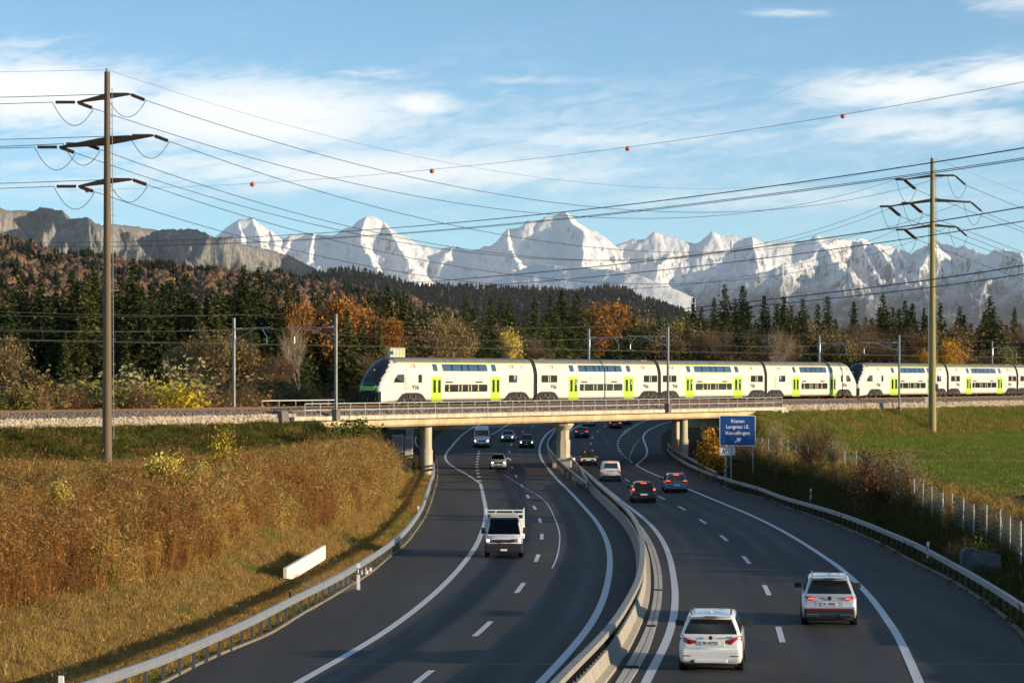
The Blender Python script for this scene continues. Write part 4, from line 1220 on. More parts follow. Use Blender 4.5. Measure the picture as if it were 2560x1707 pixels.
# ================================================================== the double-deck trains
mat('train_white', (.60, .575, .525), .38, var=.05, vscale=1.5, coat=.3)
mat('train_frame', (.50, .50, .50), .4)
mat('train_lime', (.42, .60, .045), .4, coat=.2)
mat('train_green', (.30, .62, .14), .45)
mat('train_roof', (.15, .14, .135), .6, var=.2, vscale=.8)
mat('train_skirt', (.24, .19, .12), .8, var=.3, vscale=1.5)
mat('train_dark', (.012, .014, .02), .12, spec=.7)
mat('bogie_brown', (.085, .062, .045), .85, var=.4, vscale=3, bump=.02, bscale=8)
mat('window_low', (.016, .014, .011), .06, spec=.8)
mat('window_sky', (.04, .09, .15), .05, spec=1.0)  # blue of the reflected sky put into the glass colour
mat('louvre', (.45, .40, .33), .6)
mat('poster_blue', (.01, .03, .20), .5)
mat('poster_yellow', (.75, .55, .05), .5)
mat('interior_pale', (.55, .48, .36), .6)
mat('bellows', (.012, .012, .013), .8)
SIDE = [(.36, 1.22), (.52, 1.38), (.75, 1.41), (2.85, 1.42), (3.10, 1.40), (3.55, 1.31), (3.95, 1.17), (4.10, 1.08)]      # z above rail, half width
_sz = np.array([a for a, _ in SIDE]); _sw = np.array([b for _, b in SIDE])
def side_w(z): return float(np.interp(z, _sz, _sw))
ROOF = [(4.10, 1.08), (4.36, .96), (4.50, .70), (4.57, .36), (4.59, 0)]
DZ = [.36, .52, .75, 1.0, 1.25, 1.5, 1.75, 2.0, 2.25, 2.5, 2.85, 3.1, 3.3, 3.55, 3.75, 3.95, 4.10]
def coach_ring(s, wf=1.0, zf=1.0, zlow=None):
    half = [(0.55, .36)] + [(side_w(z), z) for z in DZ] + [(w, z) for z, w in ROOF[1:]]
    pts = [(w, z) for w, z in half] + [(-w, z) for w, z in half[-2::-1]]
    out = []
    for w, z in pts:
        zz = z if zlow is None else max(z, zlow)
        out.append((s, -w * wf, zz * zf))
    return out
def patch(name, s0, s1, z0, z1, mat_, parent, off=.012, chamfer=.07, thick=.02):
    """panel that follows the coach side (near side = local -y)"""
    zs = [z0] + [z for z in _sz if z0 + .05 < z < z1 - .05] + [z1]
    if chamfer:
        c = min(chamfer, (s1 - s0) * .3, (z1 - z0) * .3)
        zs = sorted(set([z0, z0 + c] + [z for z in zs if z0 + c < z < z1 - c] + [z1 - c, z1]))
    V, F = [], []
    for z in zs:
        ins = chamfer and (c if (z == z0 or z == z1) else 0) or 0
        w = side_w(z) + off
        V += [(s0 + ins, -w, z), (s1 - ins, -w, z), (s1 - ins, -w + thick, z), (s0 + ins, -w + thick, z)]
    n = len(zs)
    for i in range(n - 1):
        a, b = 4 * i, 4 * (i + 1)
        F += [(a, a + 1, b + 1, b), (a + 1, a + 2, b + 2, b + 1), (a + 3, a, b, b + 3)]
    F += [(3, 2, 1, 0), (4*n-4, 4*n-3, 4*n-2, 4*n-1)]
    mb = MB(); mb.add(V, F); return mb.build(name, mat_, parent)
def bogie(s, parent, n=1):
    L_ = 2.6
    mb = MB()
    mb.box((s, -.98, .62), (L_ + .9, .16, .26)); mb.box((s, .98, .62), (L_ + .9, .16, .26))
    mb.box((s, 0, .6), (.7, 2.0, .3))
    for e in (-1, 1):
        mb.box((s + e * L_ / 2, -1.04, .46), (.34, .2, .34)); mb.box((s + e * .45, -1.06, .78), (.22, .24, .36)); mb.box((s + e * 1.75, -.95, .42), (.12, .2, .3))
        mb.tube([(s + e * .2, -1.1, .5), (s + e * 1.1, -1.12, .72)], .06, 6)
    mb.tube([(s - .3, -1.12, .5), (s + .3, -1.12, .5)], .13, 8)
    b = mb.build('bogie', MAT['bogie_brown'], parent)
    mb = MB()
    for e in (-1, 1):
        for y in (-.76, .76): mb.disc((s + e * L_ / 2, y, .43), .43, (0, 1, 0), .13, 18)
    mb.build('wheel', MAT['bogie_brown'], parent, smooth=40)
    # dark plate painted as the shaded arched opening in the skirt
    mb = MB(); R0 = 2.35
    V = []
    pr = [(-2.25, .30), (-2.1, .62), (-1.6, 1.02), (-1.0, 1.16), (1.0, 1.16), (1.6, 1.02), (2.1, .62), (2.25, .30)]
    for q in (-1.425, -1.36):
        V += [(s + a, q, z) for a, z in pr]
    m_ = len(pr)
    mb.add(V, [tuple(range(m_))[::-1], tuple(range(m_, 2 * m_))] + [(i, (i + 1) % m_, m_ + (i + 1) % m_, m_ + i) for i in range(m_)])
    o = mb.build('dark_arch', MAT['bellows'], parent)
    # running gear stands proud of the painted shade behind it
    for ob in (b,): ob.location.y = -.34
    parent.children[-1]
def bls(s, z, parent, sc=1.0):
    M = Matrix.Translation((s, -side_w(z) - .012, z)) @ Matrix.Rotation(R(90), 4, 'X')
    text_mesh('logo_lettering', 'bls', .62 * sc, MAT['ink'], parent, M @ Matrix.Translation((.28, 0, 0)), .004, bold=.012)
    mb = MB()
    for k, (a, b) in enumerate((((-.42, .16), (-.30, -.18)), ((-.30, -.18), (-.18, .16)), ((-.52, .18), (-.40, .18)), ((-.20, .18), (-.08, .18)), ((-.36, .18), (-.30, .02)), ((-.24, .18), (-.30, .02)))):
        mb.beam((s + a[0] * sc, -side_w(z) - .014, z + a[1] * sc), (s + b[0] * sc, -side_w(z) - .014, z + b[1] * sc), .055, .008, up=(0, 1, 0))
    mb.build('logo_emblem', MAT['ink'], parent)

def coach(train, s0, s1, kind, name_label):
    """kind: 'nose_left', 'mid', 'nose_right', 'nose_left2', 'mid2'"""
    L_ = s1 - s0
    body = None
    mb = MB()
    gap = .34
    a = 0 if kind.startswith('nose_left') else gap
    b = L_ if kind == 'nose_right' else L_ - gap
    ring_s = []
    NOSE = 3.7
    prof = [(0.0, .66, .43), (.05, .78, .48), (.15, .85, .53), (.32, .90, .585), (.55, .935, .645), (.8, .955, .705), (1.1, .972, .77), (1.4, .984, .83), (1.75, .992, .885), (2.1, .997, .93), (2.5, 1, .965), (3.0, 1, .988), (NOSE, 1, 1)]
    _q = np.array(sorted(set([p_[0] for p_ in prof] + list(np.linspace(.08, 3.2, 22))))); prof = [(float(s_), float(np.interp(s_, [p_[0] for p_ in prof], [p_[1] for p_ in prof])), float(np.interp(s_, [p_[0] for p_ in prof], [p_[2] for p_ in prof]))) for s_ in _q]
    if kind.startswith('nose_left'): ring_s = [(s, w, z) for s, w, z in prof] + [(b, 1, 1)]
    elif kind == 'nose_right': ring_s = [(a, 1, 1)] + [(L_ - s, w, z) for s, w, z in prof[::-1]]
    else: ring_s = [(a, 1, 1), (b, 1, 1)]
    rings = [coach_ring(s, w, z, .36) for s, w, z in ring_s]
    n = len(rings[0]); V = [p for r in rings for p in r]; F = []; mi = []
    nside = len(DZ)
    for i in range(len(rings) - 1):
        sA, sB = ring_s[i][0], ring_s[i + 1][0]
        sm = (sA + sB) / 2
        inn = (sm < NOSE and kind.startswith('nose_left')) or (sm > L_ - NOSE and kind == 'nose_right')
        dn = sm if kind.startswith('nose_left') else L_ - sm
        for k in range(n - 1):
            F.append((i * n + k, i * n + k + 1, (i + 1) * n + k + 1, (i + 1) * n + k))
            h = k if k < n / 2 else n - 2 - k          # index from the bottom on either side
            m_ = 0
            if h < 1: m_ = 2
            elif h == 1: m_ = 2 if not inn else 0
            elif h >= nside: m_ = 1
            if inn:
                A_, B_, C_ = Vector(rings[i][k]), Vector(rings[i][k + 1]), Vector(rings[i + 1][k])
                nr = (B_ - A_).cross(C_ - A_)
                nr = nr.normalized() if nr.length > 1e-9 else Vector((0, 0, 1))
                fr = abs(nr.x); zc_ = (A_.z + B_.z + Vector(rings[i + 1][k + 1]).z + C_.z) / 4; yc_ = abs(A_.y + B_.y) / 2
                if dn < 2.2 and fr > .26 and zc_ > 1.85: m_ = 3 if yc_ < 1.10 else 6
                elif dn < .7 and fr > .3 and 1.30 < zc_ <= 1.85: m_ = 4 if yc_ < 1.0 else 6
                elif fr > .3 and zc_ <= 1.30: m_ = 5
                elif h >= nside and dn < 2.5: m_ = 3 if yc_ < .80 else 6
                elif h >= nside: m_ = 1
                elif fr > .22: m_ = 6
            mi.append(m_)
        F.append((i * n + n - 1, i * n, (i + 1) * n, (i + 1) * n + n - 1)); mi.append(2)
    c0 = tuple(range(n))[::-1]; c1 = tuple(range((len(rings) - 1) * n, len(rings) * n))
    F += [c0, c1]; mi += [5, 5]
    mb.v = V; mb.f = [list(f) for f in F]; mb.mi = mi
    body = mb.build('coach', [MAT['train_white'], MAT['train_roof'], MAT['train_skirt'], MAT['train_dark'], MAT['train_green'], MAT['bellows'], MAT['train_frame']], train, smooth=38)
    body['label'] = name_label
    body.location = (s0, 0, ZR)
    c = body
    # lime line under the roof
    x0 = 2.9 if kind.startswith('nose_left') else a; x1 = L_ - 2.9 if kind == 'nose_right' else b
    patch('roof_line', x0, x1, 4.03, 4.10, MAT['train_lime'], c, .014, 0)
    f = lambda t: t * L_
    def door(t0, t1, mark=None):
        s_, e_ = f(t0), f(t1)
        patch('door_frame', s_ - .05, e_ + .05, .42, 2.72, MAT['train_lime'], c, .010, 0)
        mid = (s_ + e_) / 2
        for (p_, q_) in ((s_ + .03, mid - .012), (mid + .012, e_ - .03)):
            patch('door_leaf', p_, q_, .46, 2.62, MAT['train_lime'], c, .022, .04)
            w = q_ - p_; patch('door_pane', p_ + w * .26, q_ - w * .2, 1.15, 2.40, MAT['window_low'], c, .034, .06)
        mb = MB(); mb.box(((s_ + e_) / 2, -1.40, .37), (e_ - s_ + .25, .16, .06)); mb.build('door_step', MAT['train_lime'], c)
        if mark:
            M = Matrix.Translation((mid + (e_ - mid) * .5, -side_w(2.0) - .05, 2.05)) @ Matrix.Rotation(R(90), 4, 'X')
            text_mesh('class_number', mark, .5, MAT['white_plain'], c, M, .003, bold=.01)
    def win(t0, t1, z0, z1, m_='window_low', splits=(), nm='window'):
        s_, e_ = f(t0), f(t1)
        patch(nm, s_, e_, z0, z1, MAT[m_], c, .014, .09)
        for q in splits:
            w_ = .06; patch('curtain_strip', f(t0 + (t1 - t0) * q) - w_, f(t0 + (t1 - t0) * q) + w_, z0 + .05, z1 - .05, MAT['interior_pale'], c, .018, 0)
    def upper(t0, t1, n):
        s_, e_ = f(t0), f(t1)
        patch('window_band', s_, e_, 3.26, 3.93, MAT['window_low'], c, .010, .08)
        if n == 1:
            patch('upper_window', s_ + .04, e_ - .04, 3.30, 3.89, MAT['window_sky'], c, .020, .08); return
        ws = [1, 1, .6, 1, 1] if n == 5 else [1, 1, .65, 1, 1, .9]
        tot = sum(ws); gp = (e_ - s_) * .035; q = s_ + .05; unit = (e_ - s_ - .1 - gp * (n - 1)) / tot
        for w in ws:
            patch('upper_window', q, q + w * unit, 3.30, 3.89, MAT['window_sky'], c, .020, .08); q += w * unit + gp
    def lower(t0, t1, marks=((.10, '2'), (.78, '2')), splits=(.32, .40, .55, .62)):
        s_, e_ = f(t0), f(t1)
        win(t0, t1, 1.22, 1.94, 'window_low', splits)
        for q, ch in marks:
            M = Matrix.Translation((s_ + (e_ - s_) * q, -side_w(1.7) - .024, 1.74)) @ Matrix.Rotation(R(90), 4, 'X')
            text_mesh('class_number', ch, .42, MAT['white_plain'], c, M, .003, bold=.008)
            mb = MB(); mb.box((s_ + (e_ - s_) * q, -side_w(1.4) - .022, 1.40), (.2, .01, .22)); mb.build('pictogram', MAT['poster_yellow'], c)
        for q in (.10, .80):
            mb = MB(); mb.box((s_ + (e_ - s_) * q, -side_w(2.16) - .01, 2.17), (.085 * L_ * .5 + .1, .016, .14)); mb.build('destination_display', MAT['ink'], c)
    def vents(t, z0=3.55, z1=3.92, n=3):
        for k in range(n): patch('vent_grille', f(t) + k * .30, f(t) + k * .30 + .22, z0, z1, MAT['louvre'] if k < 2 else MAT['train_skirt'], c, .010, 0)
    def poster(t0, t1, left_blue=False):
        win(t0, t1, 2.12, 2.88)
        s_, e_ = f(t0), f(t1); m_ = (s_ + e_) / 2
        q0, q1 = (s_, m_) if left_blue else (m_, e_)
        patch('poster', q0 + .03, q1 - .03, 2.15, 2.85, MAT['poster_blue'], c, .020, 0)
        M = Matrix.Translation(((q0 + q1) / 2 - .1, -side_w(2.6) - .03, 2.66)) @ Matrix.Rotation(R(90), 4, 'X')
        text_mesh('poster_letter', 'S', .55, MAT['poster_yellow'], c, M, .003, bold=.02)
    def roof_box(t0, t1, z=4.60, w=.8, m_='train_roof', h=.14):
        mb = MB(); mb.box((f((t0 + t1) / 2), 0, z - h / 2), (f(t1 - t0), w * 2, h)); mb.build('roof_unit', MAT[m_], c, bevel=.03)
    if kind == 'mid':
        win(.045, .165, 2.12, 2.88, splits=(.45, .55)); bls(f(.135), 1.66, c)
        door(.255, .325, '2'); upper(.265, .298, 1); upper(.335, .685, 6); lower(.34, .685)
        door(.70, .775, '2'); upper(.725, .757, 1); win(.865, .98, 2.12, 2.88, splits=(.42, .55)); bls(f(.88), 1.66, c)
        vents(.11); vents(.845); bogie(f(.085), c); bogie(f(.915), c); roof_box(.06, .11, 4.58); roof_box(.88, .93, 4.58)
    elif kind == 'mid2':
        win(.03, .15, 2.12, 2.88, splits=(.45, .6)); bls(f(.135), 1.66, c)
        door(.235, .30, '1'); upper(.25, .283, 1); upper(.32, .665, 5); lower(.325, .665, ((.2, '1'), (.85, '1')))
        door(.685, .76, '1'); upper(.70, .735, 1); win(.85, .97, 2.12, 2.88, splits=(.42, .55)); bls(f(.865), 1.66, c)
        vents(.10); vents(.84); bogie(f(.085), c); bogie(f(.915), c)
        patch('first_class_line', f(.32), f(.665), 3.18, 3.24, MAT['poster_yellow'], c, .012, 0); patch('first_class_line', f(.325), f(.665), 1.97, 2.03, MAT['poster_yellow'], c, .012, 0)
    elif kind.startswith('nose_left'):
        V = [(2.05, 2.15), (3.7, 2.15), (3.7, 2.93), (2.75, 2.93), (2.3, 2.6)]
        mb = MB(); wq = lambda s_, z: -(side_w(z) * float(np.interp(s_, [p_[0] for p_ in prof], [p_[1] for p_ in prof])) + .02)
        mb.add([(s_, wq(s_, z), z) for s_, z in V] + [(s_, wq(s_, z) + .05, z) for s_, z in V], [(0, 1, 2, 3, 4), (9, 8, 7, 6, 5)] + [(i, (i + 1) % 5, 5 + (i + 1) % 5, 5 + i) for i in range(5)])
        mb.build('cab_window', MAT['window_low'], c)
        if kind == 'nose_left':
            F_ = lambda x_: (s_px(x_, 1.42) - s0) / L_
            for k in range(3): patch('louvre_panel', f(F_(1009.5)), f(F_(1018)), 1.45 + k * .42, 1.80 + k * .42, MAT['louvre'], c, .010, .02)
            win(F_(1046), F_(1055), 2.12, 2.92); bls(f(F_(1038)), 1.68, c)
            door(F_(1079.5), F_(1104)); upper(F_(1084.5), F_(1095.5), 1); upper(F_(1108.5), F_(1220), 5); lower(F_(1112), F_(1218.5))
            door(F_(1227.5), F_(1250)); upper(F_(1231), F_(1242), 1); poster(F_(1272), F_(1293)); vents(F_(1028)); vents(F_(1275)); vents(F_(1304), 3.5, 3.9, 2)
            patch('access_panel', f(F_(1315)), f(F_(1326)), 1.6, 2.9, MAT['train_white'], c, .008, .03)
            bogie(f(F_(1030)), c); bogie(f(F_(1293)), c)
        else:
            win(.235, .255, 2.12, 2.92); bls(f(.20), 1.68, c)
            door(.335, .415); upper(.35, .38, 1); upper(.44, .735, 5); lower(.44, .735)
            door(.755, .815); upper(.76, .79, 1); poster(.868, .92); vents(.19); vents(.90)
            bogie(f(.17), c); bogie(f(.905), c)
        # front: windscreen wiper field, lamps, coupler
        mb = MB(); mb.box((.0, 0, 1.60), (.10, 1.55, .42)); mb.build('front_panel', MAT['train_green'], c, bevel=.04)
        for y in (-.62, .62):
            mb = MB(); mb.box((.0, y, 1.30), (.14, .42, .18)); mb.build('headlamp', MAT['ink'], c, bevel=.02)
        mb = MB(); mb.box((.25, 0, .52), (.7, .9, .5)); mb.tube([(-.35, 0, .55), (.3, 0, .55)], .14, 8); mb.build('coupler', MAT['bellows'], c)
        for y in (-.72, .72):
            mb = MB(); mb.box((.12, y, .60), (.35, .3, .26)); mb.build('buffer_beam', MAT['dark_plastic'], c, bevel=.03)
        mb = MB(); mb.disc((.85, -.0, 3.35), .07, (-.9, 0, .45), .06, 10); mb.build('top_lamp', MAT['white_plain'], c)
    else:
        V = [(L_ - 2.15, 2.15), (L_ - 3.4, 2.15), (L_ - 3.4, 2.93), (L_ - 2.75, 2.93), (L_ - 2.3, 2.6)]
        mb = MB(); wq = lambda s_, z: -(side_w(z) * float(np.interp(L_ - s_, [p_[0] for p_ in prof], [p_[1] for p_ in prof])) + .02)
        mb.add([(s_, wq(s_, z), z) for s_, z in V] + [(s_, wq(s_, z) + .05, z) for s_, z in V], [(0, 1, 2, 3, 4), (9, 8, 7, 6, 5)] + [(i, (i + 1) % 5, 5 + (i + 1) % 5, 5 + i) for i in range(5)])
        mb.build('cab_window', MAT['window_low'], c)
        for k in range(3): patch('louvre_panel', f(.085), f(.105), 1.45 + k * .42, 1.80 + k * .42, MAT['louvre'], c, .010, .02)
        poster(.135, .20, True); door(.275, .345); upper(.285, .312, 1); upper(.36, .645, 5); lower(.37, .65)
        door(.68, .745); upper(.685, .715, 1); win(.80, .82, 2.12, 2.92); bls(f(.84), 1.68, c)
        vents(.12); vents(.80); vents(.87, 3.5, 3.9, 2); bogie(f(.095), c); bogie(f(.835), c)
    # gangway bellows at the far end
    if kind != 'nose_right':
        mb = MB(); rings = [[(L_ - gap - .02 + k, y * .93, z * .985 + .02) for (_, y, z) in coach_ring(0)] for k in (0, .16, .18, .5, .52, .72)]
        for r_, w in zip(rings, (1, 1, .97, .97, 1, 1)):
            for i, p_ in enumerate(r_): r_[i] = (p_[0], p_[1] * w, p_[2])
        mb.loft(rings); mb.build('gangway_bellows', MAT['bellows'], c)
    return c
def pantograph(c, s, up, z=4.5):
    mb = MB()
    mb.box((s, 0, z + .05), (1.6, 1.1, .08))
    for y in (-.35, .35):
        if up:
            mb.tube([(s + .8, y, z + .1), (s + 1.5, y * .6, z + .62)], .03, 5); mb.tube([(s + 1.5, y * .6, z + .62), (s - .2, y * .8, z + 1.15)], .025, 5)
        else:
            mb.tube([(s - .8, y, z + .12), (s + 1.2, y * .6, z + .2)], .03, 5); mb.tube([(s + 1.2, y * .6, z + .2), (s - .6, y * .8, z + .3)], .025, 5)
    zt = z + (1.18 if up else .33)
    mb.beam((s - .25, -.9, zt), (s - .25, .9, zt), .12, .05); mb.tube([(s - 2.6, -.4, z + .2), (s - 1.9, -.4, z + .42), (s - 1.2, -.4, z + .2)], .04, 6)
    mb.build('pantograph', MAT['dark_steel'], c)
b_px = [903, 1338.5, 1648.5, 1914.5, 2146]
SB = [s_px(906, -.75)] + [s_px(x, 1.42) for x in b_px[1:]]
tr1 = thing('passenger_train', 'white double-deck train with lime green doors crossing the bridge', 'train', tuple(T(0, 0, 0)), RAIL_RZ)
cs = [coach(tr1, SB[0], SB[1], 'nose_left', 'leading driving coach with dark windscreen and green front panel'),
      coach(tr1, SB[1], SB[2], 'mid', 'second coach, second class'),
      coach(tr1, SB[2], SB[3], 'mid2', 'third coach with yellow first class lines'),
      coach(tr1, SB[3], SB[4], 'nose_right', 'rear driving coach coupled to the next train')]
pantograph(cs[0], SB[1] - SB[0] - 2.0, True); pantograph(cs[2], SB[3] - SB[2] - .6, False)
# lime and white equipment box standing on the leading coach's roof line
b2 = [2143, 2369.5, 2543.5, 2700]
S2 = [s_px(x, 1.42) for x in b2]
S2[0] = SB[4] + .35
tr2 = thing('passenger_train', 'second white double-deck train coupled behind, passing the yellowish pylon', 'train', tuple(T(0, 0, 0)), RAIL_RZ)
coach(tr2, S2[0], S2[1], 'nose_left2', 'leading coach of the rear train')
coach(tr2, S2[1], S2[2], 'mid', 'second coach of the rear train')
coach(tr2, S2[2], S2[2] + 24.5, 'mid', 'last coach of the rear train in view')
# signal box housing behind the cab: pale hoarding with lime stripes beyond the track
hp = T(s_px(991, -9), -9)
zb0, zb1 = z_px(991, 898, -9), z_px(991, 871, -9)
hd = thing('relay_hut', 'small white hut with lime stripes showing over the roof of the leading coach', 'hut', (hp.x, hp.y, 3.0), .45)
w = 38 * hp.y / FPX * 1.05
mb = MB(); mb.box((0, 0, (zb1 - 3.0) / 2), (w, .7, zb1 - 3.0)); mb.build('hut_wall', MAT['train_white'], hd)
for k, (u, ww) in enumerate(((-.33, .06), (-.08, .05), (.14, .10), (.36, .12))):
    mb = MB(); mb.box((u * w, -.355, (zb1 - 3.0) / 2), (ww * w, .02, zb1 - 3.1)); mb.build('stripe', MAT['train_lime'], hd)
mb = MB(); mb.box((-.40 * w, -.356, zb1 - 3.45), (.3, .02, .35)); mb.build('vent_grille', MAT['ink'], hd)
mb = MB(); mb.box((0, 0, zb1 - 3.0 + .04), (w * 1.04, .8, .08)); mb.build('hut_roof', MAT['louvre'], hd)
# ================================================================== vehicles
def paint(name, col, metal=.0, rough=.32): return mat(name, col, rough, metal, coat=.9, spec=.5)
paint('car_white', (.78, .77, .75)); paint('car_silver', (.62, .61, .60), .45, .3); paint('car_black', (.008, .008, .009), .2)
paint('car_grey', (.17, .19, .22), .6); paint('car_green', (.012, .085, .035), .1); paint('car_charcoal', (.03, .034, .042), .4)
paint('car_red', (.055, .006, .008), .2); paint('car_bluesilver', (.34, .38, .45), .7); paint('car_cream', (.55, .55, .45))
mat('lamp_red', (.32, .008, .012), .15, spec=.8, coat=1)
mat('lamp_brake', (.6, .03, .02), .3, emit=(1, .08, .03), estr=3.5)
mat('lamp_head', (.8, .8, .8), .1, emit=(1, .93, .8), estr=6.0)
mat('lamp_clear', (.55, .56, .58), .12, .6, spec=.9)
mat('cloth_dark', (.012, .012, .014), .9)
mat('skin', (.55, .30, .19), .6); mat('jacket_orange', (.55, .16, .03), .8); mat('jacket_dark', (.03, .035, .05), .8); mat('hair_dark', (.03, .02, .014), .8)
gl = bpy.data.materials.new('glass_clear'); gl.use_nodes = True; MAT['glass_clear'] = gl
_nt = gl.node_tree; _nt.nodes.clear(); _o = _nt.nodes.new('ShaderNodeOutputMaterial'); _t = _nt.nodes.new('ShaderNodeBsdfTransparent'); _g = _nt.nodes.new('ShaderNodeBsdfGlossy'); _m = _nt.nodes.new('ShaderNodeMixShader'); _f = _nt.nodes.new('ShaderNodeFresnel')
_t.inputs[0].default_value = (.55, .6, .58, 1); _g.inputs['Roughness'].default_value = .02; _f.inputs[0].default_value = 1.5
_nt.links.new(_f.outputs[0], _m.inputs[0]); _nt.links.new(_t.outputs[0], _m.inputs[1]); _nt.links.new(_g.outputs[0], _m.inputs[2]); _nt.links.new(_m.outputs[0], _o.inputs[0])

class Car:
    def __init__(s, name, label, loc, heading, L, W, H, belt, col, secs, gh, wheel_r=.33, wb=None, track=None, clear=.18, open_front=False, roof=True, cat='car', glass='glass_dark', crown=.03):
        s.L, s.W, s.H, s.belt, s.col, s.gh = L, W / 2, H, belt, MAT[col], gh
        s.root = thing(name, label, cat, loc, heading, 'vehicles on the motorway')
        s.glass = MAT[glass]
        # lower body: rings along y
        rings = []
        for (y, wf, zb, zt) in secs:
            w = s.W * wf; zm = zb + (zt - zb) * .55
            half = [(0, zb), (.80 * w, zb), (.95 * w, zb + .05), (1.0 * w, zb + .2), (1.0 * w, zm), (.985 * w, zt - .14), (.95 * w, zt - .05), (.86 * w, zt), (.5 * w, zt + crown), (0, zt + crown * 1.3)]
            rings.append([(x, y, z) for x, z in half] + [(-x, y, z) for x, z in half[-2:0:-1]])
        mb = MB(); mb.loft(rings); s.body = mb.build('body', s.col, s.root, smooth=42)
        # greenhouse
        if roof:
            yb0, yb1, wb_, yr0, yr1, wr = gh
            def rr(z, y0, y1, w, r, n=5):
                out = []
                for (cx, cy, a0) in ((w - r, y1 - r, 0), (-w + r, y1 - r, 90), (-w + r, y0 + r, 180), (w - r, y0 + r, 270)):
                    for k in range(n):
                        a = R(a0 + 90 * k / (n - 1)); out.append((cx + r * math.cos(a), cy + r * math.sin(a), z))
                return out
            zt = H - .06
            prof = [(belt - .06, yb0 - .02, yb1 + .05, wb_ + .015, .10), (belt, yb0, yb1, wb_, .10)]
            for f in (.35, .7, 1.0):
                prof.append((belt + (zt - belt) * f, yb0 + (yr0 - yb0) * f, yb1 + (yr1 - yb1) * f, wb_ + (wr - wb_) * (f * .85 + .15 * f * f), .11))
            prof += [(zt + .035, yr0 + .08, yr1 - .10, wr - .07, .10), (H, yr0 + .30, yr1 - .4, wr - .26, .10)]
            mb = MB(); mb.loft([rr(*p_) for p_ in prof], cap0=not open_front)
            if open_front:       # leave the windscreen open so that the cab can be looked into
                n = 20; keep_f, keep_m = [], []
                for f_, m_ in zip(mb.f, mb.mi):
                    c = np.mean([mb.v[i] for i in f_], 0)
                    yb = yb1 + (yr1 - yb1) * np.clip((c[2] - belt) / (zt - belt), 0, 1)
                    if belt - .001 < c[2] < zt - .02 and c[1] > yb - .10 and abs(c[0]) < wr * .97 and len(f_) == 4: continue
                    keep_f.append(f_); keep_m.append(m_)
                mb.f, mb.mi = keep_f, keep_m
            s.cab = mb.build('cabin', s.col, s.root, smooth=42)
        s.zt = H - .06
        wbase = wb or L * .62
        tr = track or (W / 2 - .12)
        for sy in (1, -1):
            for sx in (1, -1):
                c = (sx * tr, sy * wbase / 2 - .02 * L * 0, wheel_r)
                mb = MB(); rp = [(-.11, .72), (-.11, .96), (-.08, 1.0), (.08, 1.0), (.11, .96), (.11, .72)]
                mb.loft([[(c[0] + u, c[1] + wheel_r * q * math.cos(2*math.pi*k/18), c[2] + wheel_r * q * math.sin(2*math.pi*k/18)) for k in range(18)] for u, q in rp])
                w_ = mb.build('wheel', MAT['rubber'], s.root, smooth=40)
                mb = MB(); mb.disc((c[0] + sx * .105, c[1], c[2]), wheel_r * .66, (1, 0, 0), .03, 14)
                for k in range(5):
                    a = 2 * math.pi * k / 5; mb.beam((c[0] + sx * .125, c[1], c[2]), (c[0] + sx * .125, c[1] + math.cos(a) * wheel_r * .62, c[2] + math.sin(a) * wheel_r * .62), .05, .02, up=(1, 0, 0))
                mb.build('rim', MAT['rim'], w_)
                mb = MB(); mb.disc((sx * (W / 2 - .055), c[1], c[2] + .02), wheel_r * 1.14, (1, 0, 0), .13, 18); mb.build('dark_arch', MAT['dark_plastic'], s.root)
    def gp(s, face, u, v, off=.012):
        yb0, yb1, wb_, yr0, yr1, wr = s.gh
        z = s.belt + (s.zt - s.belt) * v; w = wb_ + (wr - wb_) * (v * .85 + .15 * v * v)
        y0 = yb0 + (yr0 - yb0) * v; y1 = yb1 + (yr1 - yb1) * v
        if face == 'rear': return (u * w, y0 - off, z)
        if face == 'front': return (u * w, y1 + off, z)
        sx = 1 if face == 'right' else -1
        return (sx * (w + off), y0 + (y1 - y0) * u, z)
    def pane(s, name, face, poly, m_=None, off=.012, parent=None):
        A = [Vector(s.gp(face, u, v, off)) for u, v in poly]; B = [Vector(s.gp(face, u, v, off - .02)) for u, v in poly]
        n = len(A); mb = MB(); mb.add(A + B, [tuple(range(n)), tuple(range(2*n-1, n-1, -1))] + [(i, (i+1) % n, n+(i+1) % n, n+i) for i in range(n)])
        return mb.build(name, m_ or s.glass, parent or s.root)
    def windows(s, rear=(.80, .06, .90), front=(.90, .03, .93), sides=((.07, .36), (.39, .66), (.69, .93)), clear=False):
        if rear:
            a, b, c = rear; s.rw = s.pane('rear_window', 'rear', [(-a - .04, b), (a + .04, b), (a + .06, b + .1), (a + .01, c), (-a - .01, c), (-a - .06, b + .1)])
        if front:
            a, b, c = front; s.pane('windscreen', 'front', [(-a, b), (a, b), (a, b + .1), (a - .02, c), (-a + .02, c), (-a, b + .1)], MAT['glass_clear'] if clear else None)
        for f in ('right', 'left'):
            for i, (a, b) in enumerate(sides):
                s.pane('side_window', f, [(a, .10), (b, .08), (b, .90), (a + .03, .86)])
    def part(s, name, mat_, build, bevel=.0, smooth=None, parent=None):
        mb = MB(); build(mb); return mb.build(name, MAT[mat_], parent or s.root, bevel=bevel, smooth=smooth)
    def box(s, name, mat_, c, size, bevel=.015, parent=None):
        return s.part(name, mat_, lambda mb: mb.box(c, size), bevel, parent=parent)
    def pair(s, name, mat_, c, size, bevel=.015):
        for sx in (1, -1): s.box(name, mat_, (c[0] * sx, c[1], c[2]), size, bevel)
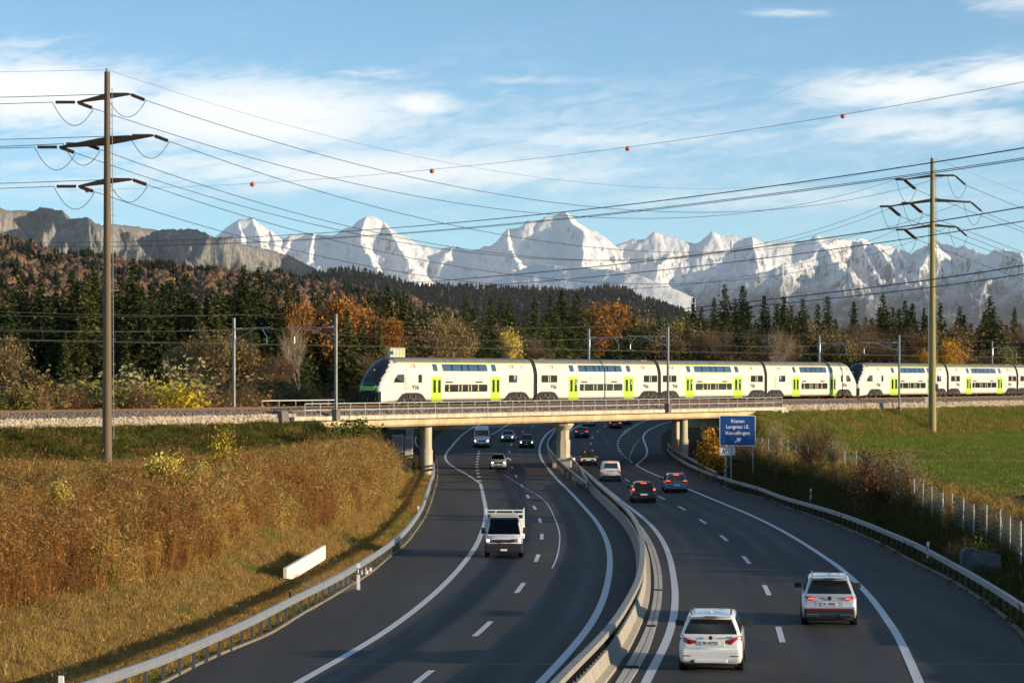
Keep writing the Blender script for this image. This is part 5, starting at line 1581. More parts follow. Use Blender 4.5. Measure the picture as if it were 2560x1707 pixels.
    def poly_pair(s, name, mat_, pts, th=.05, axis='y'):
        """flat shaped lamp given by (x, z) outline on the plane y, mirrored"""
        for sx in (1, -1):
            A = [Vector((x * sx, y, z)) for x, y, z in pts]; B = [v + Vector((0, th, 0)) for v in A]
            n = len(A); mb = MB(); mb.add(A + B, [tuple(range(n)), tuple(range(2*n-1, n-1, -1))] + [(i, (i+1) % n, n+(i+1) % n, n+i) for i in range(n)])
            mb.build(name, MAT[mat_], s.root)
    def mirrors(s, y, z, mat_='dark_plastic', size=(.22, .12, .15)):
        for sx in (1, -1):
            s.part('wing_mirror', mat_, lambda mb: (mb.box((sx * (s.W + .10), y, z), size), mb.beam((sx * (s.W - .05), y, z - .05), (sx * (s.W + .05), y, z - .03), .05, .04)), .02)
    def plate(s, txt, y, z, rear=True, w=.50, h=.11):
        p = s.box('number_plate', 'plate', (0, y, z), (w, .02, h), .004)
        if txt:
            M = Matrix.Translation((0, y + (-.012 if rear else .012), z)) @ (Matrix.Rotation(R(90), 4, 'X') if rear else Matrix.Rotation(R(180), 4, 'Z') @ Matrix.Rotation(R(90), 4, 'X'))
            text_mesh('plate_lettering', txt, h * .95, MAT['ink'], p, M, .002, bold=.002, sx=.92)
    def emblem(s, y, z, r=.055, m_='chrome'):
        s.part('emblem', m_, lambda mb: mb.disc((0, y, z), r, (0, 1, 0), .02, 14))
    def rails(s, m_='chrome'):
        yb0, yb1, wb_, yr0, yr1, wr = s.gh
        for sx in (1, -1):
            s.part('roof_rail', m_, lambda mb: mb.tube([(sx * (wr - .08), yr0 + .25, s.H - .03), (sx * (wr - .09), yr0 + .35, s.H + .05), (sx * (wr - .10), (yr0 + yr1) / 2, s.H + .06), (sx * (wr - .09), yr1 - .45, s.H + .05), (sx * (wr - .08), yr1 - .35, s.H - .03)], .018, 6))
    def fin(s, m_):
        yr0 = s.gh[3]; s.part('roof_antenna', m_, lambda mb: mb.add([(-.025, yr0 + .62, s.H - .01), (.025, yr0 + .62, s.H - .01), (0, yr0 + .30, s.H - .015), (0, yr0 + .34, s.H + .09)], [(0, 1, 3), (1, 2, 3), (2, 0, 3), (0, 2, 1)]))
def road_heading(Y, fwd=1):
    e = 4.0
    c = lambda y: (float(XL(y)) * .4 + float(XR(y)) * .6)
    dx = (c(Y + e) - c(Y - e)) / (2 * e)
    return math.atan2(-dx, 1.0) if fwd > 0 else math.atan2(-dx, 1.0) + math.pi
def at_road(x, y): return on_road(x, y)
def hdg(px0, px1):
    """heading of travel from one road pixel to another"""
    a, b = on_road(*px0), on_road(*px1); d = b - a
    return math.atan2(-d.x, d.y)
def suv_secs(L, belt, hood, cl=.2):
    h = L / 2
    return [(-h, .86, cl + .22, belt - .30), (-h + .03, .92, cl + .10, belt - .22), (-h + .10, .965, cl + .05, belt - .05), (-h + .22, .99, cl + .02, belt), (-h + .8, 1, cl, belt + .01), (0, 1, cl, belt - .01), (h - 1.35, 1, cl, belt - .03),
            (h - 1.05, .995, cl, hood + .02), (h - .45, .97, cl, hood - .06), (h - .14, .91, cl + .03, hood - .18), (h - .03, .83, cl + .10, hood - .33), (h, .74, cl + .2, hood - .42)]

# ---- 1 white compact SUV-like people carrier, nearest
def near_white():
    v = on_road(1773, 1668); hd = hdg((1773, 1668), (1806, 1560))
    c = Car('passenger_car', 'white people carrier with dark roof rails, nearest car driving away', (v.x + .19, v.y + 1.0, v.z), hd, 4.4, 1.78, 1.60, 1.02, 'car_white', suv_secs(4.4, 1.04, .98, .2),
            (-2.12, 1.05, .84, -1.80, .25, .64), wheel_r=.345, wb=2.7, crown=.02)
    c.windows(rear=(.84, .10, .84)); c.rails('ink'); c.fin('car_white')
    c.box('rear_spoiler', 'car_white', (0, -1.90, 1.555), (1.14, .34, .05), .02)
    c.box('high_brake_lamp', 'lamp_red', (0, -2.074, 1.555), (.34, .02, .025), .004)
    h = -2.2
    c.poly_pair('tail_lamp', 'lamp_red', [(.35, h + .005, .875), (.62, h + .0, .94), (.80, h + .09, 1.03), (.87, h + .16, 1.02), (.88, h + .17, .84), (.80, h + .07, .80), (.55, h - .0, .79)], .10)
    c.box('tailgate_recess', 'car_white', (0, h + .02, .81), (.80, .05, .22), .03)
    c.plate('BE 657553', h - .022, .83); c.emblem(h + .0, .975, .055, 'ink')
    c.box('lettering_badge', 'ink', (.52, h + .015, .99), (.20, .02, .025), .0)
    c.box('bumper', 'car_white', (0, h + .10, .48), (1.66, .26, .36), .08)
    c.box('diffuser', 'car_white', (0, h + .03, .335), (.95, .16, .12), .04)
    c.pair('bumper_reflector', 'lamp_red', (.66, h - .018, .47), (.24, .03, .035), .008)
    c.part('exhaust', 'chrome', lambda mb: mb.tube([(-.50, h - .02, .30), (-.50, h + .2, .30)], .06, 12)); c.part('exhaust_bore', 'ink', lambda mb: mb.disc((-.50, h - .024, .30), .042, (0, 1, 0), .012, 12))
    c.box('underbody', 'dark_plastic', (0, 0, .24), (1.5, 4.0, .14), .02)
    c.box('rear_wiper', 'ink', (.05, -2.125, 1.10), (.5, .02, .02), .0)
    c.mirrors(.70, 1.10, 'dark_plastic', (.24, .13, .17))
near_white()
# ---- 2 silver SUV
def near_silver():
    v = on_road(2066, 1556); hd = hdg((2066, 1556), (2010, 1440))
    c = Car('passenger_car', 'silver SUV with chrome roof rails ahead of the white people carrier', (v.x + .17, v.y + .9, v.z), hd - .02, 4.5, 1.86, 1.67, 1.06, 'car_silver', suv_secs(4.5, 1.08, 1.02, .22),
            (-2.17, 1.05, .85, -1.80, .22, .66), wheel_r=.36, wb=2.68, crown=.02)
    h = -2.25
    c.windows(rear=(.84, .09, .86)); c.rails('chrome'); c.fin('ink')
    c.box('rear_spoiler', 'car_silver', (0, -1.92, 1.625), (1.18, .34, .05), .02); c.box('high_brake_lamp', 'lamp_red', (0, -2.094, 1.625), (.40, .02, .025), .004)
    c.poly_pair('tail_lamp', 'lamp_red', [(.48, h + .0, 1.00), (.80, h + .07, 1.03), (.885, h + .16, 1.01), (.90, h + .18, .83), (.74, h + .05, .82), (.70, h + .03, .90), (.56, h + .0, .89)], .10)
    for sx in (1, -1): c.box('lamp_strip', 'lamp_brake', (sx * .62, h - .008, .955), (.18, .02, .022), .004)
    c.plate('BE 428502', h - .025, .77); c.emblem(h + .005, .965, .07, 'ink')
    c.box('tailgate_recess', 'car_silver', (0, h + .015, .765), (.95, .05, .24), .03)
    c.box('bumper', 'dark_plastic', (0, h + .08, .46), (1.70, .26, .34), .07)
    c.box('reflector_strip', 'lamp_red', (0, h - .052, .60), (1.45, .02, .022), .0)
    c.box('bumper_top', 'car_silver', (0, h + .08, .655), (1.72, .26, .09), .04)
    c.pair('exhaust_trim', 'chrome', (.57, h - .055, .38), (.40, .03, .10), .03); c.pair('exhaust_bore', 'ink', (.57, h - .068, .38), (.33, .02, .06), .02)
    c.box('chrome_strip', 'chrome', (0, h - .055, .435), (.80, .02, .02), .0)
    c.box('underbody', 'dark_plastic', (0, 0, .27), (1.55, 4.1, .16), .02)
    c.mirrors(.72, 1.16, 'dark_plastic', (.25, .14, .18))
near_silver()
# ---- 3 white pickup with ladder rack, coming towards us
def person(label, loc, rz, jacket, face=True):
    """seated upper body with head, one continuous skin"""
    t = thing('person', label, 'person', loc, rz)
    me = bpy.data.meshes.new('person_body')
    vs = [(0, 0, 0), (0, 0, .28), (0, .02, .46), (0, .02, .55), (0, .03, .62), (0, .03, .74), (.19, .02, .45), (.24, .16, .25), (.17, .40, .30), (-.19, .02, .45), (-.24, .16, .25), (-.17, .40, .30)]
    es = [(0, 1), (1, 2), (2, 3), (3, 4), (4, 5), (2, 6), (6, 7), (7, 8), (2, 9), (9, 10), (10, 11)]
    rad = [.17, .17, .13, .055, .085, .075, .07, .05, .04, .07, .05, .04]
    me.from_pydata(vs, es, []); me.update()
    o = link(bpy.data.objects.new('person_body', me), t)
    m1 = o.modifiers.new('skin', 'SKIN'); m1.use_smooth_shade = True
    for i, sv in enumerate(me.skin_vertices[0].data): sv.radius = (rad[i], rad[i]); sv.use_root = (i == 0)
    o.modifiers.new('sub', 'SUBSURF').levels = 1; o.modifiers['sub'].render_levels = 1
    me.materials.append(MAT['skin'])
    mb = MB(); mb.loft([[(a * math.cos(2*math.pi*k/12), .01 + b * math.sin(2*math.pi*k/12), z) for k in range(12)] for a, b, z in ((.20, .16, -.02), (.21, .17, .20), (.22, .15, .40), (.17, .11, .50), (.075, .075, .55))]); mb.build('jacket', MAT[jacket], t, smooth=60)
    mb = MB(); mb.loft([[(a * math.cos(2*math.pi*k/12), .0 + b * math.sin(2*math.pi*k/12), z) for k in range(12)] for a, b, z in ((.088, .07, .70), (.095, .085, .76), (.085, .08, .81), (.04, .04, .835))]); mb.build('hair', MAT['hair_dark'], t, smooth=60)
    return t
def pickup():
    v = on_road(1258, 1388); hd = hdg((1262, 1340), (1250, 1396))
    L = 5.1; cl = .28; h = L / 2
    secs = [(-.15, .97, cl, 1.05), (.4, 1, cl, 1.08), (1.0, 1, cl, 1.10), (1.45, .995, cl, 1.12), (1.62, .985, cl, 1.10), (2.0, .96, cl, 1.0), (2.32, .925, cl + .02, .88), (2.48, .87, cl + .08, .74), (h, .80, cl + .14, .62)]
    c = Car('pickup_truck', 'white flatbed pickup with a ladder rack coming towards the camera', (v.x + .06, v.y + .6, v.z), hd, L, 1.86, 1.95, 1.12, 'car_white', secs,
            (-.05, 1.75, .88, .0, .72, .72), wheel_r=.34, wb=3.3, open_front=True, cat='truck')
    c.windows(rear=None, front=(.93, .02, .95), sides=((.18, .55), (.6, .93)), clear=True)
    c.box('flatbed', 'white_plain', (0, -1.35, .86), (2.0, 2.45, .12), .02)
    for sx in (1, -1):
        c.box('side_board', 'car_white', (sx * .99, -1.35, 1.12), (.05, 2.45, .42), .01)
    c.box('tail_board', 'car_white', (0, -2.57, 1.12), (2.0, .05, .42), .01)
    c.box('head_board', 'white_plain', (0, -.13, 1.35), (2.0, .05, .9), .01)
    for sx in (1, -1):
        c.part('rack_post', 'white_plain', lambda mb: (mb.beam((sx * .93, -.18, .9), (sx * .93, -.18, 2.24), .05, .05), mb.beam((sx * .97, -2.5, .9), (sx * .97, -2.5, 2.2), .05, .05)))
        for z in (1.45, 1.62, 1.8): c.part('rack_slat', 'white_plain', lambda mb: mb.beam((sx * .965, -2.5, z), (sx * .945, -.2, z), .03, .07))
    c.part('rack_bar', 'white_plain', lambda mb: (mb.beam((-.95, -.18, 2.20), (.95, -.18, 2.20), .04, .05), mb.beam((-.95, -.18, 2.02), (.95, -.18, 2.02), .06, .08), mb.beam((-.5, -.18, 2.04), (-.36, -.18, 2.2), .03, .04), mb.beam((.5, -.18, 2.04), (.36, -.18, 2.2), .03, .04)))
    c.box('roof_load', 'interior_pale', (0, .05, 1.99), (1.42, .4, .10), .02)
    f = h
    c.box('bumper', 'dark_plastic', (0, f - .12, .50), (1.84, .36, .46), .08); c.box('grille', 'ink', (0, f - .13, .845), (1.06, .30, .12), .02); c.box('lower_grille', 'ink', (0, f + .055, .55), (.98, .03, .13), .01)
    for sx in (1, -1):
        c.part('headlamp', 'lamp_clear', lambda mb: mb.box((sx * .72, f - .20, .86), (.36, .26, .19)), .04); c.part('headlamp_bulb', 'lamp_head', lambda mb: mb.disc((sx * .77, f - .065, .87), .065, (0, 1, 0), .02, 12))
    c.emblem(f + .03, .845, .085); c.plate('', f + .07, .42, False, .32, .09)
    c.mirrors(1.30, 1.28, 'dark_plastic', (.20, .12, .30))
    c.box('dashboard', 'cloth_dark', (0, 1.35, 1.10), (1.5, .35, .1), .03); c.box('seat_back', 'cloth_dark', (0, .12, 1.2), (1.5, .12, .9), .04); c.box('cab_floor', 'cloth_dark', (0, .7, .98), (1.55, 1.3, .03), 0)
    p = c.root
    M = Matrix.Translation(p.location) @ Matrix.Rotation(hd, 4, 'Z')
    person('driver in dark jacket behind the windscreen of the white pickup', M @ Vector((-.40, .48, 1.0)), hd, 'jacket_dark')
    person('passenger in orange jacket beside the driver of the white pickup', M @ Vector((.42, .48, .96)), hd, 'jacket_orange')
pickup()
# ---- generic builders for the traffic further off
def estate(label, px, ahead, L, W, H, col, lamps, plate_z=.62, rails=None, van=False, sedan=False, brake=True, belt=None, lampz=.85, txt='', hi=True, lw=.2, lh=.2):
    v = on_road(*px); hd = hdg(px, ahead)
    belt = belt or H * .60
    hL = L / 2
    if sedan: gh = (-hL + .35, hL - 1.35, W / 2 - .08, -hL + 1.15, hL - 2.15, W / 2 - .28)
    elif van: gh = (-hL + .03, hL - .85, W / 2 - .05, -hL + .10, hL - 1.55, W / 2 - .17)
    else: gh = (-hL + .08, hL - 1.15, W / 2 - .07, -hL + .45, hL - 1.95, W / 2 - .26)
    c = Car('passenger_car' if not van else 'panel_van', label, (v.x, v.y + hL * .85, v.z), hd, L, W, H, belt, col, suv_secs(L, belt + .02, belt - .06, .2), gh, wheel_r=.32, wb=L * .60, cat='car' if not van else 'van')
    c.windows(rear=(.80, .12, .86) if not van else (.72, .18, .86), sides=((.07, .36), (.39, .66), (.69, .93)) if not van else ((.62, .93),))
    m_ = 'lamp_brake' if brake else 'lamp_red'
    for sx in (1, -1):
        c.box('tail_lamp', 'lamp_red', (sx * (W / 2 - lw * .55 - .03), -hL + .055, lampz), (lw, .14, lh), .03)
        c.box('lamp_core', m_, (sx * (W / 2 - lw * .55 - .03), -hL - .012, lampz + lh * .2), (lw * .75, .03, lh * .35), .01)
    if hi: c.box('high_brake_lamp', m_, (0, gh[3] - .03, H - .09), (.42, .03, .035), .004)
    c.plate(txt, -hL - .02, plate_z); c.box('bumper', 'dark_plastic' if van or col == 'car_black' else col, (0, -hL + .1, .42), (W * .94, .26, .26), .06)
    c.box('underbody', 'dark_plastic', (0, 0, .23), (W * .8, L * .9, .12), .02); c.mirrors(hL - 1.55, belt + .1)
    if rails: c.rails(rails)
    return c
estate('black estate car with brake lights on and dark roof rails', (1609, 1256), (1560, 1212), 4.55, 1.80, 1.52, 'car_black', 0, rails='ink', lw=.2, lh=.34, lampz=.92)
estate('grey estate car with red tail lamps in the slip lane beside the black one', (1690, 1231), (1610, 1185), 4.6, 1.83, 1.52, 'car_grey', 0, rails='chrome', lw=.40, lh=.13, lampz=.93)
c = estate('small white delivery van with brake lights on, ahead of the black estate', (1527, 1203), (1500, 1172), 4.3, 1.79, 1.80, 'car_white', 0, van=True, belt=1.05, lampz=.88, lw=.13, lh=.34, plate_z=.80)
c.box('plate_recess', 'ink', (0, -2.155, .91), (.58, .03, .06), .0)
estate('dark grey saloon with red tail lamps just beyond the middle pier', (1456, 1094), (1466, 1078), 4.7, 1.85, 1.43, 'car_charcoal', 0, sedan=True, belt=.92, lw=.40, lh=.12, lampz=.82, hi=False)
estate('dark red estate car half hidden under the bridge girder', (1541, 1071), (1556, 1060), 4.6, 1.82, 1.48, 'car_red', 0, lw=.34, lh=.16, lampz=.82)
estate('pale silver car mostly hidden under the bridge girder', (1474, 1065), (1490, 1055), 4.5, 1.8, 1.47, 'car_bluesilver', 0, brake=False)
estate('black car tucked behind the dark red estate under the bridge', (1565, 1062), (1580, 1053), 4.4, 1.8, 1.46, 'car_black', 0, brake=False)
def front_car(label, px, ahead, L, W, H, col, belt, lamps='lamp_head', van=False, grille='ink', clear=False, hatch=False, lowblack=False):
    v = on_road(*px); hd = hdg(ahead, px)
    hL = L / 2
    if van:
        gh = (-hL + .05, hL - .85, W / 2 - .04, -hL + .10, hL - 1.55, W / 2 - .20)
        secs = [(-hL, .97, .3, belt - .1), (-hL + .1, 1, .25, belt), (hL - 1.3, 1, .22, belt), (hL - .9, .99, .22, belt - .02), (hL - .5, .96, .22, belt - .22), (hL - .15, .92, .24, belt - .42), (hL - .03, .87, .3, belt - .58), (hL, .80, .36, belt - .66)]
    else:
        gh = (-hL + (.15 if hatch else .5), hL - (.85 if hatch else 1.15), W / 2 - .07, -hL + (.6 if hatch else 1.2), hL - (1.65 if hatch else 2.0), W / 2 - .26)
        secs = suv_secs(L, belt + .02, belt - .05, .2)
    c = Car('passenger_car' if not van else 'panel_van', label, (v.x, v.y + hL * .85, v.z), hd, L, W, H, belt, col, secs, gh, wheel_r=.32 if not van else .35, wb=L * .60, open_front=clear, cat='car' if not van else 'van')
    c.windows(rear=None, front=(.90, .04, .93) if not van else (.93, .03, .62), clear=clear, sides=((.39, .66), (.69, .93)) if not van else ((.75, .95),))
    zl = belt - .30 if not van else belt - .52
    for sx in (1, -1):
        c.box('headlamp', 'lamp_clear', (sx * (W / 2 - .25), hL - .09, zl), (.34, .16, .16), .04); c.part('headlamp_bulb', lamps, lambda mb: mb.disc((sx * (W / 2 - .24), hL + .0, zl), .075, (0, 1, 0), .02, 10))
    c.box('grille', grille, (0, hL - .02, zl - .02), (W * .46, .08, .17), .04); c.emblem(hL + .03, zl, .07)
    c.box('bumper', 'dark_plastic' if lowblack else col, (0, hL - .10, .42), (W * .92, .26, .28), .07); c.box('air_intake', 'ink', (0, hL + .02, .38), (W * .5, .04, .12), .02)
    c.plate('', hL + .045, .50, False, .32, .09); c.mirrors(hL - 1.6, belt + .08, 'dark_plastic' if van or col == 'car_black' else col)
    c.box('underbody', 'dark_plastic', (0, 0, .23), (W * .8, L * .9, .12), .02)
    return c, hd
front_car('tall white panel van with headlights on, just under the bridge', (1204, 1119), (1210, 1100), 5.9, 1.99, 2.65, 'car_white', 1.38, van=True, lowblack=True)
front_car('silver saloon with headlights on beside the white panel van', (1270, 1104), (1282, 1088), 4.45, 1.75, 1.44, 'car_bluesilver', .92)
front_car('black SUV with headlights on, right of the silver saloon', (1317, 1120), (1322, 1100), 4.4, 1.82, 1.66, 'car_black', 1.03)
c, hd = front_car('small silver hatchback with two people aboard, nearest oncoming car after the pickup', (1245, 1173), (1238, 1150), 3.9, 1.67, 1.52, 'car_silver', .98, hatch=True, clear=True)
c.box('seat_back', 'cloth_dark', (0, -.2, .95), (1.3, .12, .8), .04); c.box('cab_floor', 'cloth_dark', (0, .2, .75), (1.3, 1.5, .03), 0)
M = Matrix.Translation(c.root.location) @ Matrix.Rotation(hd, 4, 'Z')
person('driver of the small silver hatchback', M @ Vector((-.34, .1, .68)), hd, 'jacket_dark'); person('passenger in the small silver hatchback', M @ Vector((.34, .1, .66)), hd, 'jacket_orange')
# ---- green open classic
def convertible():
    v = on_road(1471, 1163); hd = hdg((1471, 1163), (1458, 1140)); L, W = 4.6, 1.78; hL = L / 2
    secs = [(-hL, .80, .42, .74), (-hL + .06, .90, .34, .84), (-hL + .2, .96, .28, .88), (-hL + .9, 1, .25, .92), (0, 1, .24, .92), (hL - 1.5, 1, .24, .93), (hL - .6, .97, .25, .88), (hL - .1, .90, .30, .78), (hL, .80, .36, .66)]
    c = Car('convertible_car', 'dark green open-top classic car with pale rear panel beside the middle pier', (v.x, v.y + 1.9, v.z), hd, L, W, 1.3, .9, 'car_green', secs, (-1, 1, .8, -.8, .8, .6), wheel_r=.32, roof=False)
    c.box('cockpit', 'cloth_dark', (0, -.05, .94), (1.4, 1.9, .06), .02); c.pair('seat_back', 'cloth_dark', (.36, -.35, 1.08), (.5, .16, .42), .05)
    c.part('windscreen_frame', 'chrome', lambda mb: (mb.tube([(-.68, .95, .93), (-.58, .60, 1.36), (.58, .60, 1.36), (.68, .95, .93)], .03, 6)))
    mb = MB(); mb.add([(-.66, .94, .94), (.66, .94, .94), (.57, .61, 1.35), (-.57, .61, 1.35)], [(0, 1, 2, 3)]); mb.build('windscreen', MAT['glass_clear'], c.root)
    c.box('rear_panel', 'car_cream', (0, -hL - .0, .72), (1.45, .06, .14), .02); c.plate('', -hL - .04, .60)
    c.pair('tail_lamp', 'lamp_brake', (.70, -hL + .02, .60), (.14, .10, .12), .02); c.box('bumper', 'chrome', (0, -hL - .03, .48), (1.66, .10, .09), .03)
    c.box('folded_roof', 'cloth_dark', (0, -1.25, .98), (1.35, .55, .16), .06); c.mirrors(.8, 1.0); c.box('underbody', 'dark_plastic', (0, 0, .24), (1.4, 4.0, .12), .02)
    M = Matrix.Translation(c.root.location) @ Matrix.Rotation(hd, 4, 'Z')
    person('driver in the dark green open-top car', M @ Vector((-.36, -.15, .72)), hd, 'jacket_dark')
convertible()
# ================================================================== mountains, built at their distances
def seg_field(QX, QY, ridges, k, pw=1.0):
    """height = best of (ridge height - k * distance) over all ridge segments"""
    Hh = np.full(QX.shape, -1e9)
    for pts in ridges:
        for (ax, ay, az), (bx_, by, bz) in zip(pts[:-1], pts[1:]):
            dx, dy = bx_ - ax, by - ay; l2 = dx * dx + dy * dy + 1e-6
            t = np.clip(((QX - ax) * dx + (QY - ay) * dy) / l2, 0, 1)
            d = np.hypot(QX - ax - t * dx, QY - ay - t * dy)
            Hh = np.maximum(Hh, az + (bz - az) * t - k * d ** pw)
    return Hh
def rp(pts, Y, dY=None):
    out = []
    for i, q in enumerate(pts):
        y_ = q[2] if len(q) > 2 else Y
        v = P(q[0], q[1], y_); out.append((v.x, v.y, v.z))
    return out
def spurs(line, n_each, slope, reach, rng, z_floor, spread=.9):
    """side ridges falling from a crest towards the camera"""
    res = []
    for i, (x, y, z) in enumerate(line):
        for _ in range(n_each):
            ang = rng.uniform(-spread, spread); L_ = reach * rng.uniform(.5, 1.2); n = 5
            pts = [(x, y, z - 5)]; a = ang
            for k in range(1, n + 1):
                a += rng.uniform(-.35, .35); st = L_ / n
                px_, py_, pz_ = pts[-1]
                pts.append((px_ + math.sin(a) * st, py_ - math.cos(a) * st, pz_ - st * slope * rng.uniform(.6, 1.4)))
                if pts[-1][2] < z_floor: break
            res.append(pts)
    return res
def relief(name, ridges, b0, b1, Y0, Y1, nb, ny, k, mats, amp, scale, floor, warp=0, seed=0, ypow=1.0, colour=None, pw=1.0, crest=None, keep=(120, .12)):
    b = np.linspace(b0, b1, nb); Y = Y0 + (Y1 - Y0) * np.linspace(0, 1, ny) ** ypow
    B, YY = np.meshgrid(b, Y); X = (B - HX) / FPX * YY
    wx = warp * fbm(X / scale / 1.5, YY / scale / 1.5, 4, seed + 5); wy = warp * fbm(X / scale / 1.5 + 9, YY / scale / 1.5, 4, seed + 8)
    H0 = seg_field(X + wx, YY + wy, ridges, k, pw)
    if crest:          # the relief fades out towards the crest, whose line is known
        zc = CAMZ + (HY - np.interp(B, [q[0] for q in crest], [q[1] for q in crest])) * YY / FPX
        amp = amp * np.clip((zc - H0) / keep[0], keep[1], 1)
    z = H0 + amp * (ridged(X / scale, YY / scale, 6, seed) - .75) + amp * .25 * fbm(X / scale * 5, YY / scale * 5, 4, seed + 2)
    z = np.maximum(z, floor + 10 * fbm(X / 900, YY / 900, 3, seed))
    idx = np.arange(nb * ny).reshape(ny, nb)
    F = np.stack([idx[:-1, :-1], idx[:-1, 1:], idx[1:, 1:], idx[1:, :-1]], -1).reshape(-1, 4)
    me = raw_mesh(name, np.stack([X, YY, z], -1).reshape(-1, 3), F, mats, smooth=True)
    return link(bpy.data.objects.new(name, me)), (B, YY, X, z)
def rock_snow(name, snow, rock, low, z_low0, z_low1, steep0, steep1, nscale, snow_line=None, patch=.5, warm=(.20, .20, .21)):
    """snow on the gentle faces, bare rock on the steep ones, dark woods low down"""
    m_ = bpy.data.materials.new(name); m_.use_nodes = True; MAT[name] = m_
    nt = m_.node_tree; b = nt.nodes['Principled BSDF']; N, L = nt.nodes.new, nt.links.new
    ge = N('ShaderNodeNewGeometry'); sp = N('ShaderNodeSeparateXYZ'); L(ge.outputs['Normal'], sp.inputs[0]); po = N('ShaderNodeSeparateXYZ'); L(ge.outputs['Position'], po.inputs[0])
    def noise(sc, det, stretch=(1, 1, 1)):
        mp = N('ShaderNodeMapping'); mp.inputs['Scale'].default_value = stretch; L(ge.outputs['Position'], mp.inputs[0])
        n = N('ShaderNodeTexNoise'); n.inputs['Scale'].default_value = sc; n.inputs['Detail'].default_value = det; n.inputs['Roughness'].default_value = .68; L(mp.outputs[0], n.inputs['Vector']); return n.outputs['Fac']
    def mrange(v, a, b_, c=0, d=1):
        n = N('ShaderNodeMapRange'); L(v, n.inputs['Value']); n.inputs['From Min'].default_value = a; n.inputs['From Max'].default_value = b_; n.inputs['To Min'].default_value = c; n.inputs['To Max'].default_value = d; return n.outputs[0]
    def mth(op, a, b_):
        n = N('ShaderNodeMath'); n.operation = op
        for i, v in enumerate((a, b_)):
            if isinstance(v, (int, float)): n.inputs[i].default_value = v
            else: L(v, n.inputs[i])
        return n.outputs[0]
    def mix(f, A, B):
        n = N('ShaderNodeMix'); n.data_type = 'RGBA'
        if isinstance(f, (int, float)): n.inputs['Factor'].default_value = f
        else: L(f, n.inputs['Factor'])
        for nm, v in (('A', A), ('B', B)):
            if isinstance(v, tuple): n.inputs[nm].default_value = (*v, 1)
            else: L(v, n.inputs[nm])
        return n.outputs['Result']
    n1 = noise(nscale, 9); n2 = noise(nscale * 4.5, 8, (1, 1, .45)); n3 = noise(nscale * .5, 4)
    st = mth('ADD', sp.outputs[2], mth('MULTIPLY', mth('SUBTRACT', n2, .5), patch))
    snow_f = mrange(st, steep0, steep1)
    rk = mix(mrange(n1, .35, .65), rock, warm)
    c = mix(snow_f, rk, snow)
    zz = mth('ADD', po.outputs[2], mth('MULTIPLY', mth('SUBTRACT', n1, .5), (z_low1 - z_low0) * 2.4))
    c = mix(mrange(zz, z_low0, z_low1), low, c)
    L(c, b.inputs['Base Color']); b.inputs['Roughness'].default_value = .9; b.inputs['Specular IOR Level'].default_value = .1
    bp = N('ShaderNodeBump'); bp.inputs['Distance'].default_value = max(60.0 * .0018 / nscale, 22.0); L(n2, bp.inputs['Height']); L(bp.outputs[0], b.inputs['Normal'])
    return m_
rng = np.random.default_rng(4)
MAIN = [(500, 600), (531, 588), (551, 578), (568, 561), (599, 542), (634, 536), (650, 551), (677, 566), (694, 580), (711, 588), (731, 578), (755, 577), (782, 576), (823, 580), (843, 576), (867, 565), (891, 556), (908, 539), (922, 532), (939, 539), (959, 548), (980, 561), (993, 573),
        (1017, 583), (1044, 602), (1075, 614), (1092, 617), (1122, 614), (1129, 607), (1146, 614), (1167, 619), (1190, 615), (1201, 607), (1224, 605), (1244, 595), (1271, 570), (1312, 561), (1319, 549), (1346, 547), (1367, 534), (1390, 534), (1418, 523), (1435, 532), (1455, 549), (1475, 561),
        (1496, 568), (1508, 582), (1520, 592), (1533, 610), (1554, 598), (1581, 590), (1608, 589), (1627, 573), (1649, 581), (1676, 583), (1690, 587), (1707, 593), (1737, 598), (1758, 587), (1782, 571), (1802, 580), (1829, 581), (1880, 585), (1894, 593), (1914, 597), (1948, 593), (1992, 597), (2023, 597), (2040, 578),
        (2057, 583), (2077, 586), (2113, 590), (2200, 610), (2262, 626), (2280, 630)]
main = rp([(x, y + 2, 43000) for x, y in MAIN], 43000)
des = [rp([(634, 538, 43000), (655, 600, 42300), (700, 660, 41300)], 0), rp([(922, 534, 43000), (905, 600, 42200), (935, 660, 41200), (960, 700, 40500)], 0), rp([(959, 548, 43000), (1000, 610, 42200), (1030, 660, 41300)], 0),
       rp([(1418, 525, 43000), (1462, 580, 42300), (1452, 630, 41600), (1440, 680, 40900)], 0), rp([(1271, 570, 43000), (1275, 620, 42300), (1300, 680, 41300)], 0), rp([(1533, 610, 43000), (1540, 650, 42200), (1590, 690, 41200)], 0),
       rp([(782, 578, 43000), (775, 630, 42200), (830, 690, 41000)], 0), rp([(1880, 586, 43000), (1900, 630, 42200), (1900, 660, 41600)], 0)]
sp_m = spurs(main[1::3], 1, .62, 4200, rng, 900, .75)
rock_snow('alpine_snow', (.85, .86, .88), (.15, .16, .175), (.10, .115, .13), 400, 800, .34, .52, .0022, patch=.9)
o, _ = relief('mountains', [main] + des + sp_m, 420, 2420, 36500, 44500, 1000, 170, .95, MAT['alpine_snow'], 300, 1300, 250, 160, 3, crest=MAIN, keep=(350, .3))
o['kind'] = 'structure'
